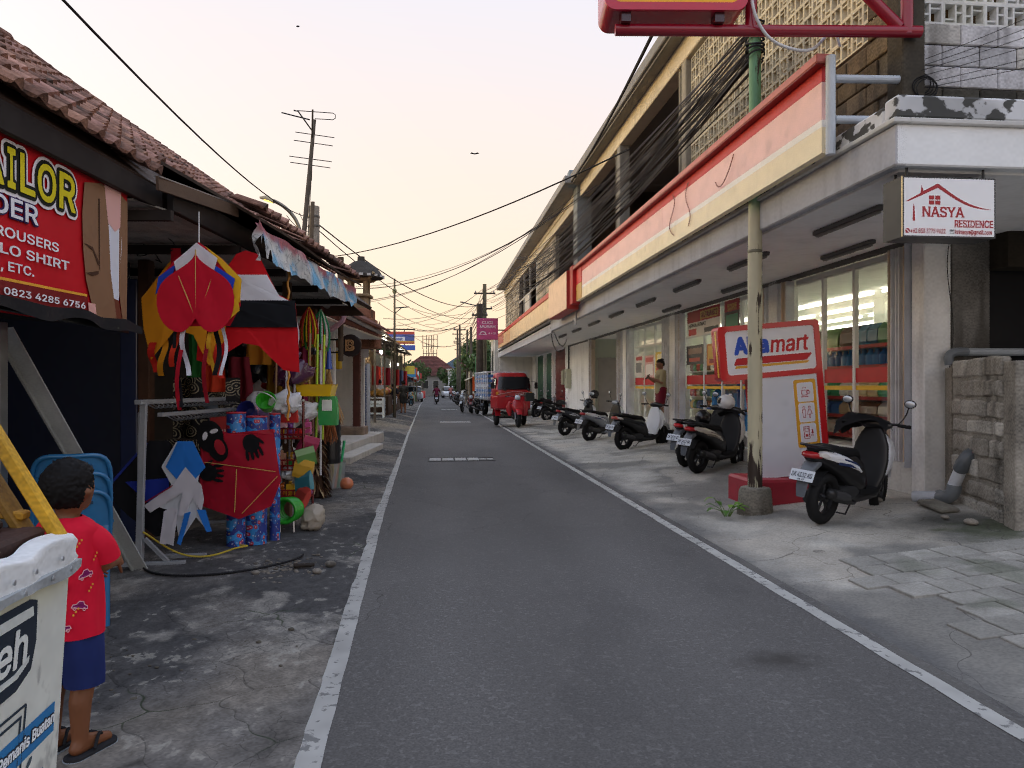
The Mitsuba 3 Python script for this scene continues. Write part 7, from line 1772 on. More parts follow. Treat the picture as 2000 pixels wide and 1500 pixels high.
part(sh_, 'thatch_cap', lathe([(0.56, 4.3), (0.56, 4.36), (0.48, 4.48), (0.34, 4.62), (0.2, 4.72), (0.1, 4.74), (0.09, 4.86), (0.0, 4.87)], 16, o=(sx0_ + 0.06, sy0_, 0)), '#4b4844', 'stone', 30, 1.0)
part(sh_, 'cap_rim', join([cbox(0.1, 0.05, 0.06, 0, (sx0_ + 0.06 + 0.55 * math.cos(a), sy0_ + 0.55 * math.sin(a), 4.34)) for a in np.arange(0, 2 * PI, 0.35)]), '#cfcdc6', 'plaster')
for i, (x, y, z, s) in enumerate(((-5.15, 28, 3.62, 0.55), (-5.7, 33, 3.78, 0.45), (-4.35, 22.5, 3.5, 0.45))):
    one('roof_finial', join(lathe([(0.3 * s, 0), (0.35 * s, 0.25 * s), (0.2 * s, 0.4 * s), (0.28 * s, 0.55 * s), (0.1 * s, 0.9 * s), (0.0, 1.3 * s)], 8, o=(x, y, z)), cbox(0.6 * s, 0.3 * s, 0.25 * s, 0.03, (x, y, z))), '#6b5040', 'stone', ('carved dark roof finial on the left roofs behind the shrine tower', 'second carved roof finial further along the left roofs', 'carved finial nearest the shrine tower on the left roofs')[i], 'finial', 30, 1.0)
wp = thing('white_roof', 'pale sheet roof rising behind the stall roof', 'roof')
part(wp, 'sheet', rings([np.array([(-5.3 - 0.1 * (y - 30), y, 4.0), (-7.6 - 0.1 * (y - 30), y, 4.75), (-7.6 - 0.1 * (y - 30), y, 4.7), (-5.3 - 0.1 * (y - 30), y, 3.95)]) for y in (31, 38)]), '#cfd0cf', 'satin')
part(wp, 'wall', span((-8.4, 32, 0), (-7.2, 38, 4.3)), '#b9b4aa', 'plaster')

# --- utility poles, antenna, street lamps
def upole(label, x, y, z1, r0, r1, col, lean=(0, 0), cross=(), z0=0.0, name='utility_pole', bs='stone'):
    t = thing(name, label, 'pole')
    part(t, 'shaft', tube([(x, y, z0), (x + lean[0], y + lean[1], z1)], [r0, r1], 12), col, bs, 40, 0.9)
    for z, L_ in cross:
        part(t, 'cross_arm', beam((x + lean[0] - L_, y, z), (x + lean[0] + L_, y, z), 0.08, 0.1), '#4a443c', 'wood')
        for s in (-1, 1):
            part(t, 'insulator', lathe([(0.04, 0), (0.05, 0.05), (0.03, 0.12)], 8, o=(x + lean[0] + s * L_ * 0.85, y, z + 0.05)), '#8d8d90', 'gloss', 30)
    return t
CP = (-5.16, 20.0, 6.2)
cp_ = upole('pale concrete utility pole behind the left roofs, beside the antenna', CP[0], CP[1], CP[2], 0.17, 0.145, '#9a9184', z0=0)
part(cp_, 'band', join([lathe([(0.152, z), (0.156, z + 0.01), (0.156, z + 0.05), (0.152, z + 0.06)], 14, o=(CP[0], CP[1], 0)) for z in (5.9, 5.65)]), '#5d5a55', 'metal')
an = thing('tv_antenna', 'tall television antenna on a leaning pole above the left roofs', 'antenna')
AM = np.array([-4.2, 15.0, 3.0]), np.array([-3.86, 15.0, 6.72])
part(an, 'mast', tube([AM[0], AM[0] * 0.4 + AM[1] * 0.6, AM[1]], [0.055, 0.045, 0.035], 8), '#5f574c', 'wood', 40)
part(an, 'boom', tube([(-3.84, 14.8, 6.85), (-3.99, 15.25, 5.6)], 0.018, 6), '#4b4a48', 'metal')
part(an, 'boom', tube([(-3.9, 15, 6.5), (-4.15, 14.9, 6.85), (-4.22, 14.85, 6.85)], 0.014, 6), '#4b4a48', 'metal')
for z, xa, xb in ((6.42, -4.23, -3.47), (6.26, -4.26, -3.5), (5.95, -4.35, -3.52), (5.83, -4.33, -3.55)):
    part(an, 'element', tube([(xa, 15, z + 0.06), (xb, 15, z - 0.05)], 0.009, 5), '#4b4a48', 'metal')
for a, b, c in (((-4.2, 6.9), (-3.4, 6.84), 0.13), ):
    part(an, 'dipole', tube([(-4.2, 15, 6.9), (-3.5, 15, 6.85), (-3.45, 15, 6.82), (-3.45, 15, 6.75), (-3.5, 15, 6.72), (-3.85, 15, 6.74)], 0.009, 5), '#4b4a48', 'metal')
part(an, 'dipole', tube([(-4.5, 15, 6.86), (-3.95, 15, 6.72)], 0.014, 5), '#4b4a48', 'metal')
part(an, 'cable', tube([(-3.92, 15, 5.6), (-4.0, 15.02, 4.3), (-4.02, 15, 3.0)], 0.008, 4), '#6d675c', 'rubber')
upole('short bare wooden pole between antenna and concrete pole', -4.55, 17.0, 5.6, 0.055, 0.045, '#6b5d4b', (0.14, 0), bs='wood', z0=2)
upole('short dark post rising above the torn banner', -3.3, 14.8, 4.0, 0.05, 0.06, '#5a4a3a', bs='wood', z0=2)
lp = thing('street_lamp', 'curved street lamp with yellow glowing head above the left roof', 'street lamp')
part(lp, 'arm', tube(smooth_path([(-4.18, 15.0, 4.2), (-4.2, 15, 4.72), (-4.4, 15, 4.98), (-4.66, 15, 5.14)], 14), 0.035, 8), '#7d7466', 'metal', 40)
part(lp, 'head', loft([(-4.92, 15.0, 5.2, 0.04, 0.02), (-4.8, 15.0, 5.19, 0.06, 0.05), (-4.66, 15, 5.13, 0.05, 0.04)]), '#b9b092', 'satin', 40)
k = part(lp, 'lens', loft([(-4.84, 15.0, 5.15, 0.03, 0.012), (-4.76, 15.0, 5.135, 0.05, 0.025), (-4.68, 15.0, 5.105, 0.03, 0.012)]), '#e8b21c', 'gloss', 40)
scene[k]['emitter'] = {'type': 'area', 'radiance': {'type': 'rgb', 'value': [0.10, 0.07, 0.01]}}
fl = thing('street_lamp', 'slim pole lamp with side arm above the stall roof', 'street lamp')
part(fl, 'shaft', tube([(-5.2, 34.0, 0), (-5.2, 34, 6.3)], [0.07, 0.04], 8), '#6d6a5c', 'metal', 40)
part(fl, 'arm', join([tube([(-5.2, 34, 5.0), (-4.55, 34, 5.05)], 0.03, 6), tube([(-5.2, 34, 4.75), (-4.9, 34, 5.0)], 0.02, 6)]), '#6d6a5c', 'metal')
part(fl, 'finial', ball(0.1, (-5.2, 34, 5.75), 2, (1, 1, 1.3)), '#8d8a5c', 'satin', True)
RP = [(-1.78, 50.0, 8.2), (-2.02, 48.0, 6.7)]
rp = upole('dark wooden utility pole with many cables before the red truck', RP[1][0], RP[1][1], RP[1][2], 0.26, 0.19, '#4a4038', bs='wood', cross=((6.0, 0.5),))
part(rp, 'lamp_arm', tube(smooth_path([(RP[1][0], RP[1][1], 6.55), (-2.5, 48, 6.65), (-2.9, 48, 6.75)], 8), 0.04, 6), '#77716a', 'metal')
part(rp, 'lamp_head', loft([(-3.25, 48.0, 6.82, 0.04, 0.03), (-3.1, 48, 6.8, 0.08, 0.05), (-2.9, 48, 6.75, 0.05, 0.04)]), '#8d877c', 'satin', 40)
part(rp, 'paint_band', join([lathe([(0.25, 1.5), (0.25, 2.1), (0.23, 2.11)], 12, o=(RP[1][0], RP[1][1], 0))]), '#b8342a', 'satin')
part(rp, 'paint_band', join([lathe([(0.252, 0.9), (0.252, 1.49), (0.24, 1.495)], 12, o=(RP[1][0], RP[1][1], 0))]), '#cfcbc4', 'satin')
upole('slim steel utility pole behind the dark wooden one', RP[0][0], RP[0][1], RP[0][2], 0.16, 0.12, '#6f6a58', cross=((7.6, 0.7), (6.6, 0.5)))
for i, (x, y, z) in enumerate(((-5.1, 75, 7.6), (-6.4, 90, 8.2), (-4.2, 72, 6.9), (-3.2, 60, 6.2), (-7.4, 105, 8.0))):
    upole(('distant pole with two cross arms right of the road end', 'farther thin pole near the end of the road', 'distant thin pole before the green trees', 'thin pole behind the pink sign', 'farthest pole at the end of the road')[i], x, y, z, 0.13, 0.09, '#5d564c', cross=((z - 0.5, 0.6), (z - 1.4, 0.45)) if i in (0, 1, 4) else (), bs='wood')

# --- wires
def wires(label, P_, Q_, s, r, col='#232326', name='overhead_cable', group=None, n=18):
    return one(name, tube(sag(P_, Q_, s, n), r, 5), col, 'rubber', label, 'cable', True, group=group)
top = lambda dx=0.0, dz=0.0: np.array([2.76 + dx, 8.77, 5.42 + dz])
g_ = np.random.default_rng(4)
for i in range(34):
    a = top(g_.normal(0, 0.08), g_.normal(-0.05, 0.13))
    k = i % 3
    q = np.array([0.15, 27.0, 0]) if k == 0 else np.array([RP[0][0], RP[0][1], 0]) if k == 1 else np.array([-0.9, 38.5, 0])
    z = {0: 4.6 + 1.5 * g_.random(), 1: 6.4 + 1.5 * g_.random(), 2: 4.9 + 1.7 * g_.random()}[k]
    wires('dark cable in the thick bundle running from the round pole along the upper facade', a, (q[0] + g_.normal(0, 0.1), q[1], z), 0.25 + 0.5 * g_.random(), 0.006 + 0.006 * g_.random() ** 2, ('#3c3c40', '#4b494e', '#55504c')[i % 3], group='cables along the upper facade', n=22)
wires('thickest twisted cable of the bundle along the upper facade', top(0, -0.15), (0.3, 27, 4.9), 0.45, 0.022)
for i in range(6):
    wires('thin wire crossing the block wall corner to the round pole', (3.62 + 0.04 * g_.normal(), 6.72, 4.12 + 0.05 * i), (7.2, 4.6 + 0.05 * i, 4.4 + 0.4 * i), 0.05 + 0.05 * i, 0.003, group='thin wires at the block wall corner')
one('wire_coil', join([tube([(3.62 + 0.09 * math.cos(a) * (1 + 0.2 * math.sin(j)), 6.7 + 0.02 * j, 4.1 + 0.09 * math.sin(a) + 0.02 * j) for a in np.linspace(0, 2 * PI, 16)], 0.005, 4) for j in range(5)]), '#1e1e20', 'rubber', 'tangle of black wire at the end of the pipe bracket arm', 'wire')
wires('thick dark cable running along the roof edge of the shop building', (1.45, 6.9, 5.05), (1.72, 21.3, 7.3), 0.12, 0.02)
wires('wire from the concrete pole across the street to the round pole', (CP[0], CP[1], 4.85), (1.6, 10.5, 4.75), 0.3, 0.012)
for i in range(5):
    wires(f'wire fanning across the sky from the left roofs to the shop building, {nth(i)} from below', (-4.6 - 0.3 * i, 21 + i, 4.0 + 0.1 * i + g_.normal(0, 0.25)), (1.75, 15.0 + 1.5 * i + g_.normal(0, 0.6), 5.3 + 0.35 * i + g_.normal(0, 0.1)), 0.55 + 0.2 * g_.random(), 0.006 + 0.005 * g_.random(), '#4a4744', group='wires fanning across the sky')
wires('upper cable from the concrete pole towards the steel pole', (CP[0] + 0.1, CP[1], 5.75), (RP[0][0], RP[0][1], 6.9), 0.9, 0.018)
wires('lower cable from the concrete pole towards the steel pole', (CP[0] + 0.1, CP[1], 5.6), (RP[1][0], RP[1][1], 5.9), 0.9, 0.014)
wires('near cable crossing the upper left corner of the sky', (-2.45, 3.85, 3.65), (CP[0], CP[1], 5.9), 0.3, 0.009)
for i in range(4):
    wires('short wire between antenna pole and concrete pole', (-4.9 + 0.25 * i, 15, 4.75 + 0.05 * i), (CP[0], CP[1], 5.4 + 0.1 * i), 0.15, 0.007, group='short wires at the concrete pole')
for i in range(12):
    a = np.array([-5.2 - 0.25 * (i % 4), 34 + 6 * (i % 3), 4.2 + 0.35 * (i % 5)])
    b = np.array(RP[i % 2]) - (0, 0, 0.2 + 0.3 * (i % 6))
    wires('thin wire crossing the far sky between the two rows', a, b, 0.5 + 0.1 * (i % 4), 0.012, '#4d4843', group='wires crossing the far sky')
for i in range(10):
    b = np.array([(-5.1, 75, 7.0), (-6.4, 90, 7.4), (-4.2, 72, 6.5), (-7.4, 105, 7.4)][i % 4]) - (0, 0, 0.3 * (i % 3))
    wires('far wire running down the street to the distant poles', np.array(RP[i % 2]) - (0, 0, 0.3 * i % 2), b, 0.8, 0.016, '#4d4843', group='wires running down the street')
for i in range(8):
    wires('wire hanging slack beside the dark wooden pole', (RP[1][0] + 0.2, 48, 6.4 - 0.3 * i), (RP[0][0] - 0.1, 50, 7.6 - 0.5 * i), 0.5, 0.012, group='slack wires between the two poles')
bird = one('bird', join(ball(0.045, (-1.95, 40.0, 13.65), 1, (1.5, 1, 0.8)), (np.array([(-1.95, 40, 13.66), (-1.8, 40.1, 13.76), (-1.7, 40.2, 13.72), (-1.95, 40.15, 13.66), (-2.1, 40.1, 13.76), (-2.2, 40.2, 13.72)]), np.array([(0, 1, 3), (1, 2, 3), (0, 3, 4), (4, 3, 5)]))), '#2a2a2c', 'matte', 'tiny dark bird flying in the clear sky', 'bird')
one('bird', ball(0.05, (-9.2, 33.0, 17.0), 1, (1.6, 1, 0.6)), '#3a3a3c', 'matte', 'second tiny bird higher in the sky to its left', 'bird')

# --- far street
frame(ROAD)
cw = thing('hanging_sign', 'pink square sign reading CUCI MURAH on the far end of the shop row', 'sign')
part(cw, 'board', span((2.05, 38.0, 3.85), (3.1, 38.12, 4.92), 0.01), '#b8487c', 'satin')
for s, z, h in (('CUCI', 4.62, 0.15), ('MURAH', 4.42, 0.15)):
    part(cw, 'lettering', tr(prism(fit(text_poly(s, 0.2), 2.3 if s == 'CUCI' else 2.2, 2.85 if s == 'CUCI' else 2.97, 0, 0, h), 0.01), facing((0, 37.999, z), (1, 0, 0))), '#e6cfd9', 'satin')
part(cw, 'emblem', tr(prism(unary_union([sbox(2.15, 4.08, 2.55, 4.11), Point(2.35, 4.12).buffer(0.16).intersection(sbox(2, 4.12, 2.7, 4.4)).difference(Point(2.35, 4.12).buffer(0.1)), fit(text_poly('4+3)', 0.1), 2.62, 3.0, 4.1, 0, 0.12)]), 0.008), facing((0, 37.999, 0), (1, 0, 0))), '#e0c2cf', 'satin')
part(cw, 'arm', span((3.1, 38.03, 4.3), (3.5, 38.08, 4.36)), '#4a4a4c', 'metal')
fn = thing('green_fence', 'green corrugated fence behind the red truck', 'fence')
for i in range(16):
    part(fn, 'sheet', span((2.9 + 0.0, 50 + 0.5 * i, 1.9), (2.95 + 0.02 * (i % 2), 50.48 + 0.5 * i, 3.7)), ('#2f6b45', '#3a7a50', '#275c3a')[i % 3], 'satin', wear=0.8)
part(fn, 'base_wall', span((2.92, 50, 0), (3.1, 58, 1.9)), '#a39e92', 'plaster', wear=0.9)
far_house('small_house', 'white house with dark window beyond the shop row, behind the red truck', 3.6, 8, 46.5, 49.8, 4.6, 0, '#d8d4ca', '#8a8378', wins=(('s', 0.2, 1.2, 2.6, 4.1, '#3a3a38'), ('w', 0.6, 2.0, 2.4, 3.8, '#3f4244')))
far_house('small_house', 'grey house with rust roof behind the green fence', 4.2, 10, 60, 70, 3.2, 5.2, '#a8a294', '#7d5a4a', wins=(('w', 1, 2.2, 1.2, 2.4, '#2a2c2c'), ('w', 4, 5.2, 1.2, 2.4, '#2a2c2c')))
far_house('small_house', 'cream house with brown roof right of the road end', 3.8, 9, 84, 94, 3.4, 5.6, '#c9bfa8', '#6d5044', wins=(('w', 1, 2.4, 1.0, 2.3, '#2c2e2e'),))
far_house('small_house', 'long house with dull red roof closing the street', -6.5, 4.2, 128, 136, 3.4, 6.8, '#a8a49c', '#6d4844', wins=tuple(('s', 1 + 1.7 * i, 2 + 1.7 * i, 1.2, 2.6, '#2c3030') for i in range(4)))
far_house('small_house', 'house with tall dull red roof left of the road end', -14, -6.2, 122, 130, 4.0, 8.2, '#b0a89c', '#654440', wins=(('s', 3, 4.4, 1.4, 2.8, '#2c3030'), ('s', 6, 7.4, 1.4, 2.8, '#2c3030')))
far_house('small_house', 'house with blue grey roof at the end of the street', 0.5, 9, 140, 150, 4.6, 7.6, '#c0bcb2', '#5a6a74', wins=(('s', 1, 2.4, 1.6, 3.0, '#2c3030'),))
far_house('white_hall', 'low white flat roofed building at the end of the street', 2.0, 9, 120, 126, 4.2, 0, '#d8d6d0', '#dcdad4', 'building')
for i, (y0, y1, h, w, rf, lb) in enumerate(((64, 74, 3.2, '#b5aa98', '#6d4a40', 'low shop with brown roof behind the striped sign'), (75, 84, 2.9, '#9fb0b8', '#5a6468', 'pale blue shop with grey roof further along the left row'), (85, 96, 3.3, '#b8b09c', '#7d4f44', 'cream shop with red roof further along the left row'), (97, 107, 3.1, '#a39c90', '#6a4c42', 'low dim shop far along the left row'), (108, 118, 3.3, '#b0a594', '#7a4c42', 'last shop of the left row before the bend'))):
    far_house('row_shop', lb, -8.5, -2.9 - 0.01 * i, y0, y1, h, h + 1.9, w, rf, 'shop', wins=tuple(('e', 0.8 + 2.4 * j, 2.6 + 2.4 * j, 0.3, 2.3, ('#2a2623', '#3a3f42', '#4a3a2c')[j % 3]) for j in range(int((y1 - y0) / 2.6))))
    aw_ = thing('shop_awning', ('blue and white awning over the left row shops, nearest', 'dull green awning over the pale blue shop', 'grey awning over the cream shop', 'brown awning on the dim far shop', 'pale awning at the bend')[i], 'awning')
    part(aw_, 'sheet', rings([np.array([(-2.9, y, 2.7), (-1.75, y, 2.25), (-1.75, y, 2.21), (-2.9, y, 2.66)]) for y in (y0 + 0.5, y1 - 1)]), ('#a9c4cf', '#4f7a66', '#8d9090', '#7a6250', '#c9c4b8')[i], 'cloth')
    for y in (y0 + 0.6, y1 - 1.1):
        part(aw_, 'post', span((-1.8, y, 0), (-1.74, y + 0.06, 2.22)), '#77746c', 'metal')
    for j in range(4):
        one('street_goods', join([cbox(0.5, 0.6, 0.7, 0.05, (-2.1, y0 + 1.2 + 1.8 * j, 0.42)), cbox(0.4, 0.4, 0.3, 0.05, (-2.15, y0 + 1.3 + 1.8 * j, 0.92))]), ('#3f7a8a', '#c9b03a', '#b83a30', '#8a8f94', '#5a7a48', '#cfcac0')[(i * 4 + j) % 6], 'satin', f"{('teal', 'yellow', 'red', 'grey', 'green', 'cream')[(i * 4 + j) % 6]} boxes stacked before the {nth(i)} far shop of the left row, {nth(j)} along its front", 'boxes', 40, group='boxes before the far left shops')
wcart = thing('food_cart', 'pale food cart with white sign panel on the far left roadside', 'cart')
part(wcart, 'body', span((-2.9, 79.2, 0.4), (-1.75, 80.6, 1.1), 0.03), '#c9c4a0', 'satin')
part(wcart, 'sign_panel', span((-2.9, 79.15, 2.0), (-1.7, 79.25, 2.9), 0.02), '#b9d0d8', 'satin')
part(wcart, 'lettering', tr(prism(unary_union([fit(text_poly('AYAM', 0.2), -2.8, -1.8, 2.5, 0, 0.25), fit(text_poly('GORENG', 0.2), -2.8, -1.8, 2.15, 0, 0.22)]), 0.01), facing((0, 79.149, 0), (1, 0, 0))), '#4a5a60', 'satin')
for x in (-2.85, -1.8):
    part(wcart, 'post', span((x, 79.2, 1.1), (x + 0.05, 79.25, 2.0)), '#8d8a80', 'metal')
for y in (79.5, 80.3):
    part(wcart, 'wheel', torus(0.22, 0.04, 20, 6, 'x', 1, (-1.72, y, 0.26)), '#222222', 'rubber', True)
for i, (x, y, z, c, lb) in enumerate(((-2.0, 78, 2.4, '#b8382f', 'red round sign over the far left shops'), )):
    t = thing('round_sign', lb, 'sign')
    part(t, 'disc', lathe([(0.0, -0.04), (0.4, -0.04), (0.4, 0.04), (0.0, 0.04)], 24, 'y', (x, y, z)), c, 'satin', 30)
    part(t, 'centre', lathe([(0.0, -0.05), (0.15, -0.05), (0.15, -0.041)], 16, 'y', (x, y, z)), '#e0d0c8', 'satin', 30)
    part(t, 'arm', span((x - 0.9, y - 0.02, z - 0.03), (x - 0.4, y + 0.02, z + 0.03)), '#4a4a4a', 'metal')
for i in range(3):
    one('red_barrel', lathe([(0.0, 0), (0.3, 0.02), (0.32, 0.3), (0.3, 0.32), (0.32, 0.6), (0.3, 0.95), (0.0, 0.96)], 14, o=(-1.9 + 0.15 * i, 96 + 2.5 * i, 0.05)), '#c23238', 'gloss', ('red barrel on the far left roadside, nearest of three', 'red barrel on the far left roadside, middle of three', 'red barrel on the far left roadside, farthest of three')[i], 'barrel', 30)
for i, (y, z, c, nm) in enumerate(((66, 2.6, '#d8c24a', 'yellow'), (70, 2.4, '#3f8ab0', 'sky blue'), (76, 2.7, '#cf5a3a', 'orange red'), (84, 2.5, '#e0ddd4', 'white'), (90, 2.3, '#3f7a4f', 'green'), (100, 2.6, '#c2464a', 'dull red'))):
    t = thing('shop_sign', f'{nm} blank shop sign sticking out over the far left roadside', 'sign')
    part(t, 'board', span((-2.75, y, z), (-1.75, y + 0.08, z + 0.7), 0.01), c, 'satin')
    part(t, 'arm', span((-2.9, y + 0.02, z + 0.7), (-1.7, y + 0.06, z + 0.75)), '#55524c', 'metal')
pk = thing('round_sign', 'bright pink round sign over the right roadside far away', 'sign')
part(pk, 'disc', lathe([(0.0, -0.05), (0.52, -0.05), (0.52, 0.05), (0.0, 0.05)], 28, 'y', (3.1, 78, 4.0)), '#d83a86', 'gloss', 30)
part(pk, 'emblem', tr(prism(fit(text_poly('S', 0.3), -0.2, 0.2, -0.28, 0, 0.55), 0.01), facing((3.1, 77.94, 4.0), (1, 0, 0))), '#f0d8e4', 'satin')
part(pk, 'post', span((3.56, 77.95, 0), (3.66, 78.05, 4.2)), '#55524c', 'metal')
w2 = thing('white_sign', 'blank white sign board right of the pink round sign', 'sign')
part(w2, 'board', span((3.0, 68, 3.2), (4.2, 68.1, 4.3)), '#d6dde2', 'satin')
part(w2, 'post', span((3.6, 68.1, 0), (3.7, 68.2, 4.0)), '#6a6760', 'metal')
stl = thing('roadside_stall', 'small roadside stall with grey tarp roof on the right beyond the truck', 'stall')
part(stl, 'roof', rings([np.array([(2.5, y, 2.1), (4.2, y, 3.0), (4.2, y, 2.95), (2.5, y, 2.05)]) for y in (58.5, 66)]), '#b5ab96', 'cloth')
for y in (58.6, 62, 65.8):
    part(stl, 'post', span((2.55, y, 0), (2.63, y + 0.08, 2.1)), '#8d7f68', 'wood')
part(stl, 'back', span((4.1, 58.5, 0), (4.2, 66, 2.9)), '#6d7f86', 'satin')
part(stl, 'counter', span((2.9, 59, 0), (3.5, 65, 0.95)), '#8a4a38', 'wood')
one('orange_banner', span((2.75, 57.0, 1.2), (3.3, 57.05, 2.3)), '#d85a2a', 'cloth', 'orange red banner hanging beside the tarp stall', 'banner')
rn = np.random.default_rng(5)
tree('bushy dark green tree behind the dark wooden pole', 4.3, 57, 4.8, 1.5, 3, n=1400)
tree('dark tree beyond the green fence, taller one', 4.6, 72, 6.0, 2.0, 5, n=1600)
tree('pale green tree above the roofs behind the pink sign', 5.5, 100, 7.5, 2.8, 8, ('#6a7a4c', '#57683e', '#7c8a5a'), n=1500, leafsize=0.3)
tree('small round tree before the closing house', 3.4, 116, 3.6, 1.6, 9, n=1100)
tree('bushy tree at the far bend on the right', 3.4, 92, 3.2, 1.3, 10, n=1100)
tree('green tree on the far left behind the awnings', -3.6, 110, 5.0, 1.8, 12, n=1200)
tree('leafy tree rising behind the blue awning shops', -5.6, 79, 5.6, 1.6, 13, n=1000)
tree('low leafy tree before the closing house, right half', 2.2, 122, 4.0, 1.7, 21, n=1100)
tree('low leafy tree before the closing house, left half', -2.6, 123, 4.2, 1.5, 22, n=1000)
tw = thing('lattice_mast', 'steel mast with cross arms and antennas above the far roofs', 'mast')
mx, my = -1.0, 150
part(tw, 'leg', tube([(mx - 0.5, my, 0), (mx - 0.2, my, 11.5)], 0.09, 6), '#6d665e', 'metal')
part(tw, 'leg', tube([(mx + 0.5, my, 0), (mx + 0.3, my, 11.5)], 0.09, 6), '#6d665e', 'metal')
for z, w in ((8.0, 1.3), (9.4, 1.4), (10.8, 1.4)):
    part(tw, 'cross_arm', tube([(mx - w, my, z), (mx + w, my, z)], 0.07, 6), '#6d665e', 'metal')
    for s in (-1, -0.5, 0.5, 1):
        part(tw, 'antenna', tube([(mx + s * w, my, z - 0.5), (mx + s * w, my, z + 0.8)], 0.08, 5), '#77706a', 'metal')
for i in range(4):
    part(tw, 'brace', tube([(mx - 0.45 + 0.06 * i, my, 2.4 * i), (mx + 0.45 - 0.04 * i, my, 2.4 * i + 2.4)], 0.05, 5), '#6d665e', 'metal')
frame()
# ---------------------------------------------------------------- cargo tricycle, truck, far vehicles
frame()
def tricycle(label, pos, head, col='#b3202a'):
    t = thing('cargo_tricycle', label, 'tricycle')
    M0 = CUR.copy()
    B = M0 @ rotz(head, *pos)
    frame(B)
    wheel(t, 1.75, 0.3, 0.3, 0.065, 1.1, '#55555a')
    for s in (-1, 1):
        k = number(f'{t}__wheel')
        put(f'{k}__tyre', mk(torus(0.24, 0.075, 30, 8, 'y', 1.1, (0, s * 0.52, 0.31)), '#19191a', 'rubber', True))
        put(f'{k}__rim', mk(lathe([(0.04, -0.06), (0.17, -0.03), (0.18, 0.03), (0.04, 0.06)], 18, 'y', (0, s * 0.52, 0.31)), '#5a5a5e', 'metal', 30))
        part(t, 'mudguard', sheet(lambda u, v: (0.36 * math.cos(0.2 + 2.7 * u), s * 0.52 + 0.22 * (v - 0.5), 0.31 + 0.36 * math.sin(0.2 + 2.7 * u)), 12, 2), col, 'gloss', True)
    bed = [span((-0.85, -0.62, 0.62), (0.85, 0.62, 0.68))]
    part(t, 'cargo_floor', bed[0], '#7d1a20', 'satin')
    for (a, b) in (((-0.85, -0.62, 0.68), (0.85, -0.58, 1.12)), ((-0.85, 0.58, 0.68), (0.85, 0.62, 1.12)), ((0.81, -0.579, 0.68), (0.85, 0.579, 1.12)), ((-0.85, -0.579, 0.68), (-0.81, 0.579, 1.12))):
        part(t, 'cargo_side', span(a, b, 0.008), col, 'gloss', wear=0.5)
    part(t, 'chassis', join([beam((-0.7, s * 0.25, 0.5), (1.2, s * 0.12, 0.45), 0.06, 0.08) for s in (-1, 1)] + [beam((0, -0.5, 0.31), (0, 0.5, 0.31), 0.07, 0.07)]), '#26262a', 'satin')
    part(t, 'tank', loft([(0.95, 0, 0.74, 0.08, 0.06), (1.1, 0, 0.78, 0.14, 0.11), (1.35, 0, 0.78, 0.13, 0.1), (1.45, 0, 0.74, 0.06, 0.05)]), col, 'gloss', 50)
    part(t, 'seat', loft([(0.88, 0, 0.82, 0.16, 0.05), (1.0, 0, 0.8, 0.15, 0.05), (1.15, 0, 0.84, 0.08, 0.03)]), '#17171a', 'rubber', 50)
    part(t, 'engine', loft([(1.0, 0, 0.42, 0.14, 0.12), (1.2, 0, 0.42, 0.16, 0.15), (1.4, 0, 0.44, 0.1, 0.1)]), '#47474b', 'metal', 40)
    part(t, 'front_shield', loft([(0.5, 1.66, 0, 0.05, 0.1), (0.65, 1.68, 0, 0.07, 0.2), (0.8, 1.64, 0, 0.08, 0.22), (0.95, 1.6, 0, 0.07, 0.17), (1.02, 1.58, 0, 0.03, 0.08)], axis='z'), col, 'gloss', 50)
    for s in (-1, 1):
        part(t, 'leg_guard', loft([(0.42, 1.5, s * 0.26, 0.05, 0.05), (0.6, 1.5, s * 0.3, 0.06, 0.1), (0.8, 1.5, s * 0.3, 0.06, 0.09), (0.95, 1.5, s * 0.25, 0.04, 0.04)], axis='z'), col, 'gloss', 50)
        part(t, 'fork', tube([(1.75, s * 0.1, 0.3), (1.55, s * 0.1, 1.0)], 0.03, 8), '#8d8d92', 'metal', 40)
    part(t, 'fender', sheet(lambda u, v: (1.75 + 0.35 * math.cos(0.5 + 1.9 * u), 0.1 * math.sin(PI * (v - 0.5)), 0.3 + (0.35 + 0.03 * math.cos(PI * (v - 0.5))) * math.sin(0.5 + 1.9 * u)), 12, 5), col, 'gloss', True)
    part(t, 'headlight', loft([(1.6, 0, 1.08, 0.1, 0.09), (1.7, 0, 1.08, 0.09, 0.08), (1.74, 0, 1.07, 0.04, 0.04)]), '#c9d2da', 'gloss', 50)
    bars(t, 1.5, 1.12, half=0.4)
    mirrors(t, 1.5, 1.13, wid=0.42)
    part(t, 'milk_crate', join([span((1.35, 0.3, 0.95), (1.65, 0.62, 1.0)), span((1.35, 0.3, 1.0), (1.37, 0.62, 1.25)), span((1.63, 0.3, 1.0), (1.65, 0.62, 1.25)), span((1.37, 0.3, 1.0), (1.63, 0.32, 1.25)), span((1.37, 0.6, 1.0), (1.63, 0.62, 1.25))]), '#1f2a26', 'satin')
    frame(M0)


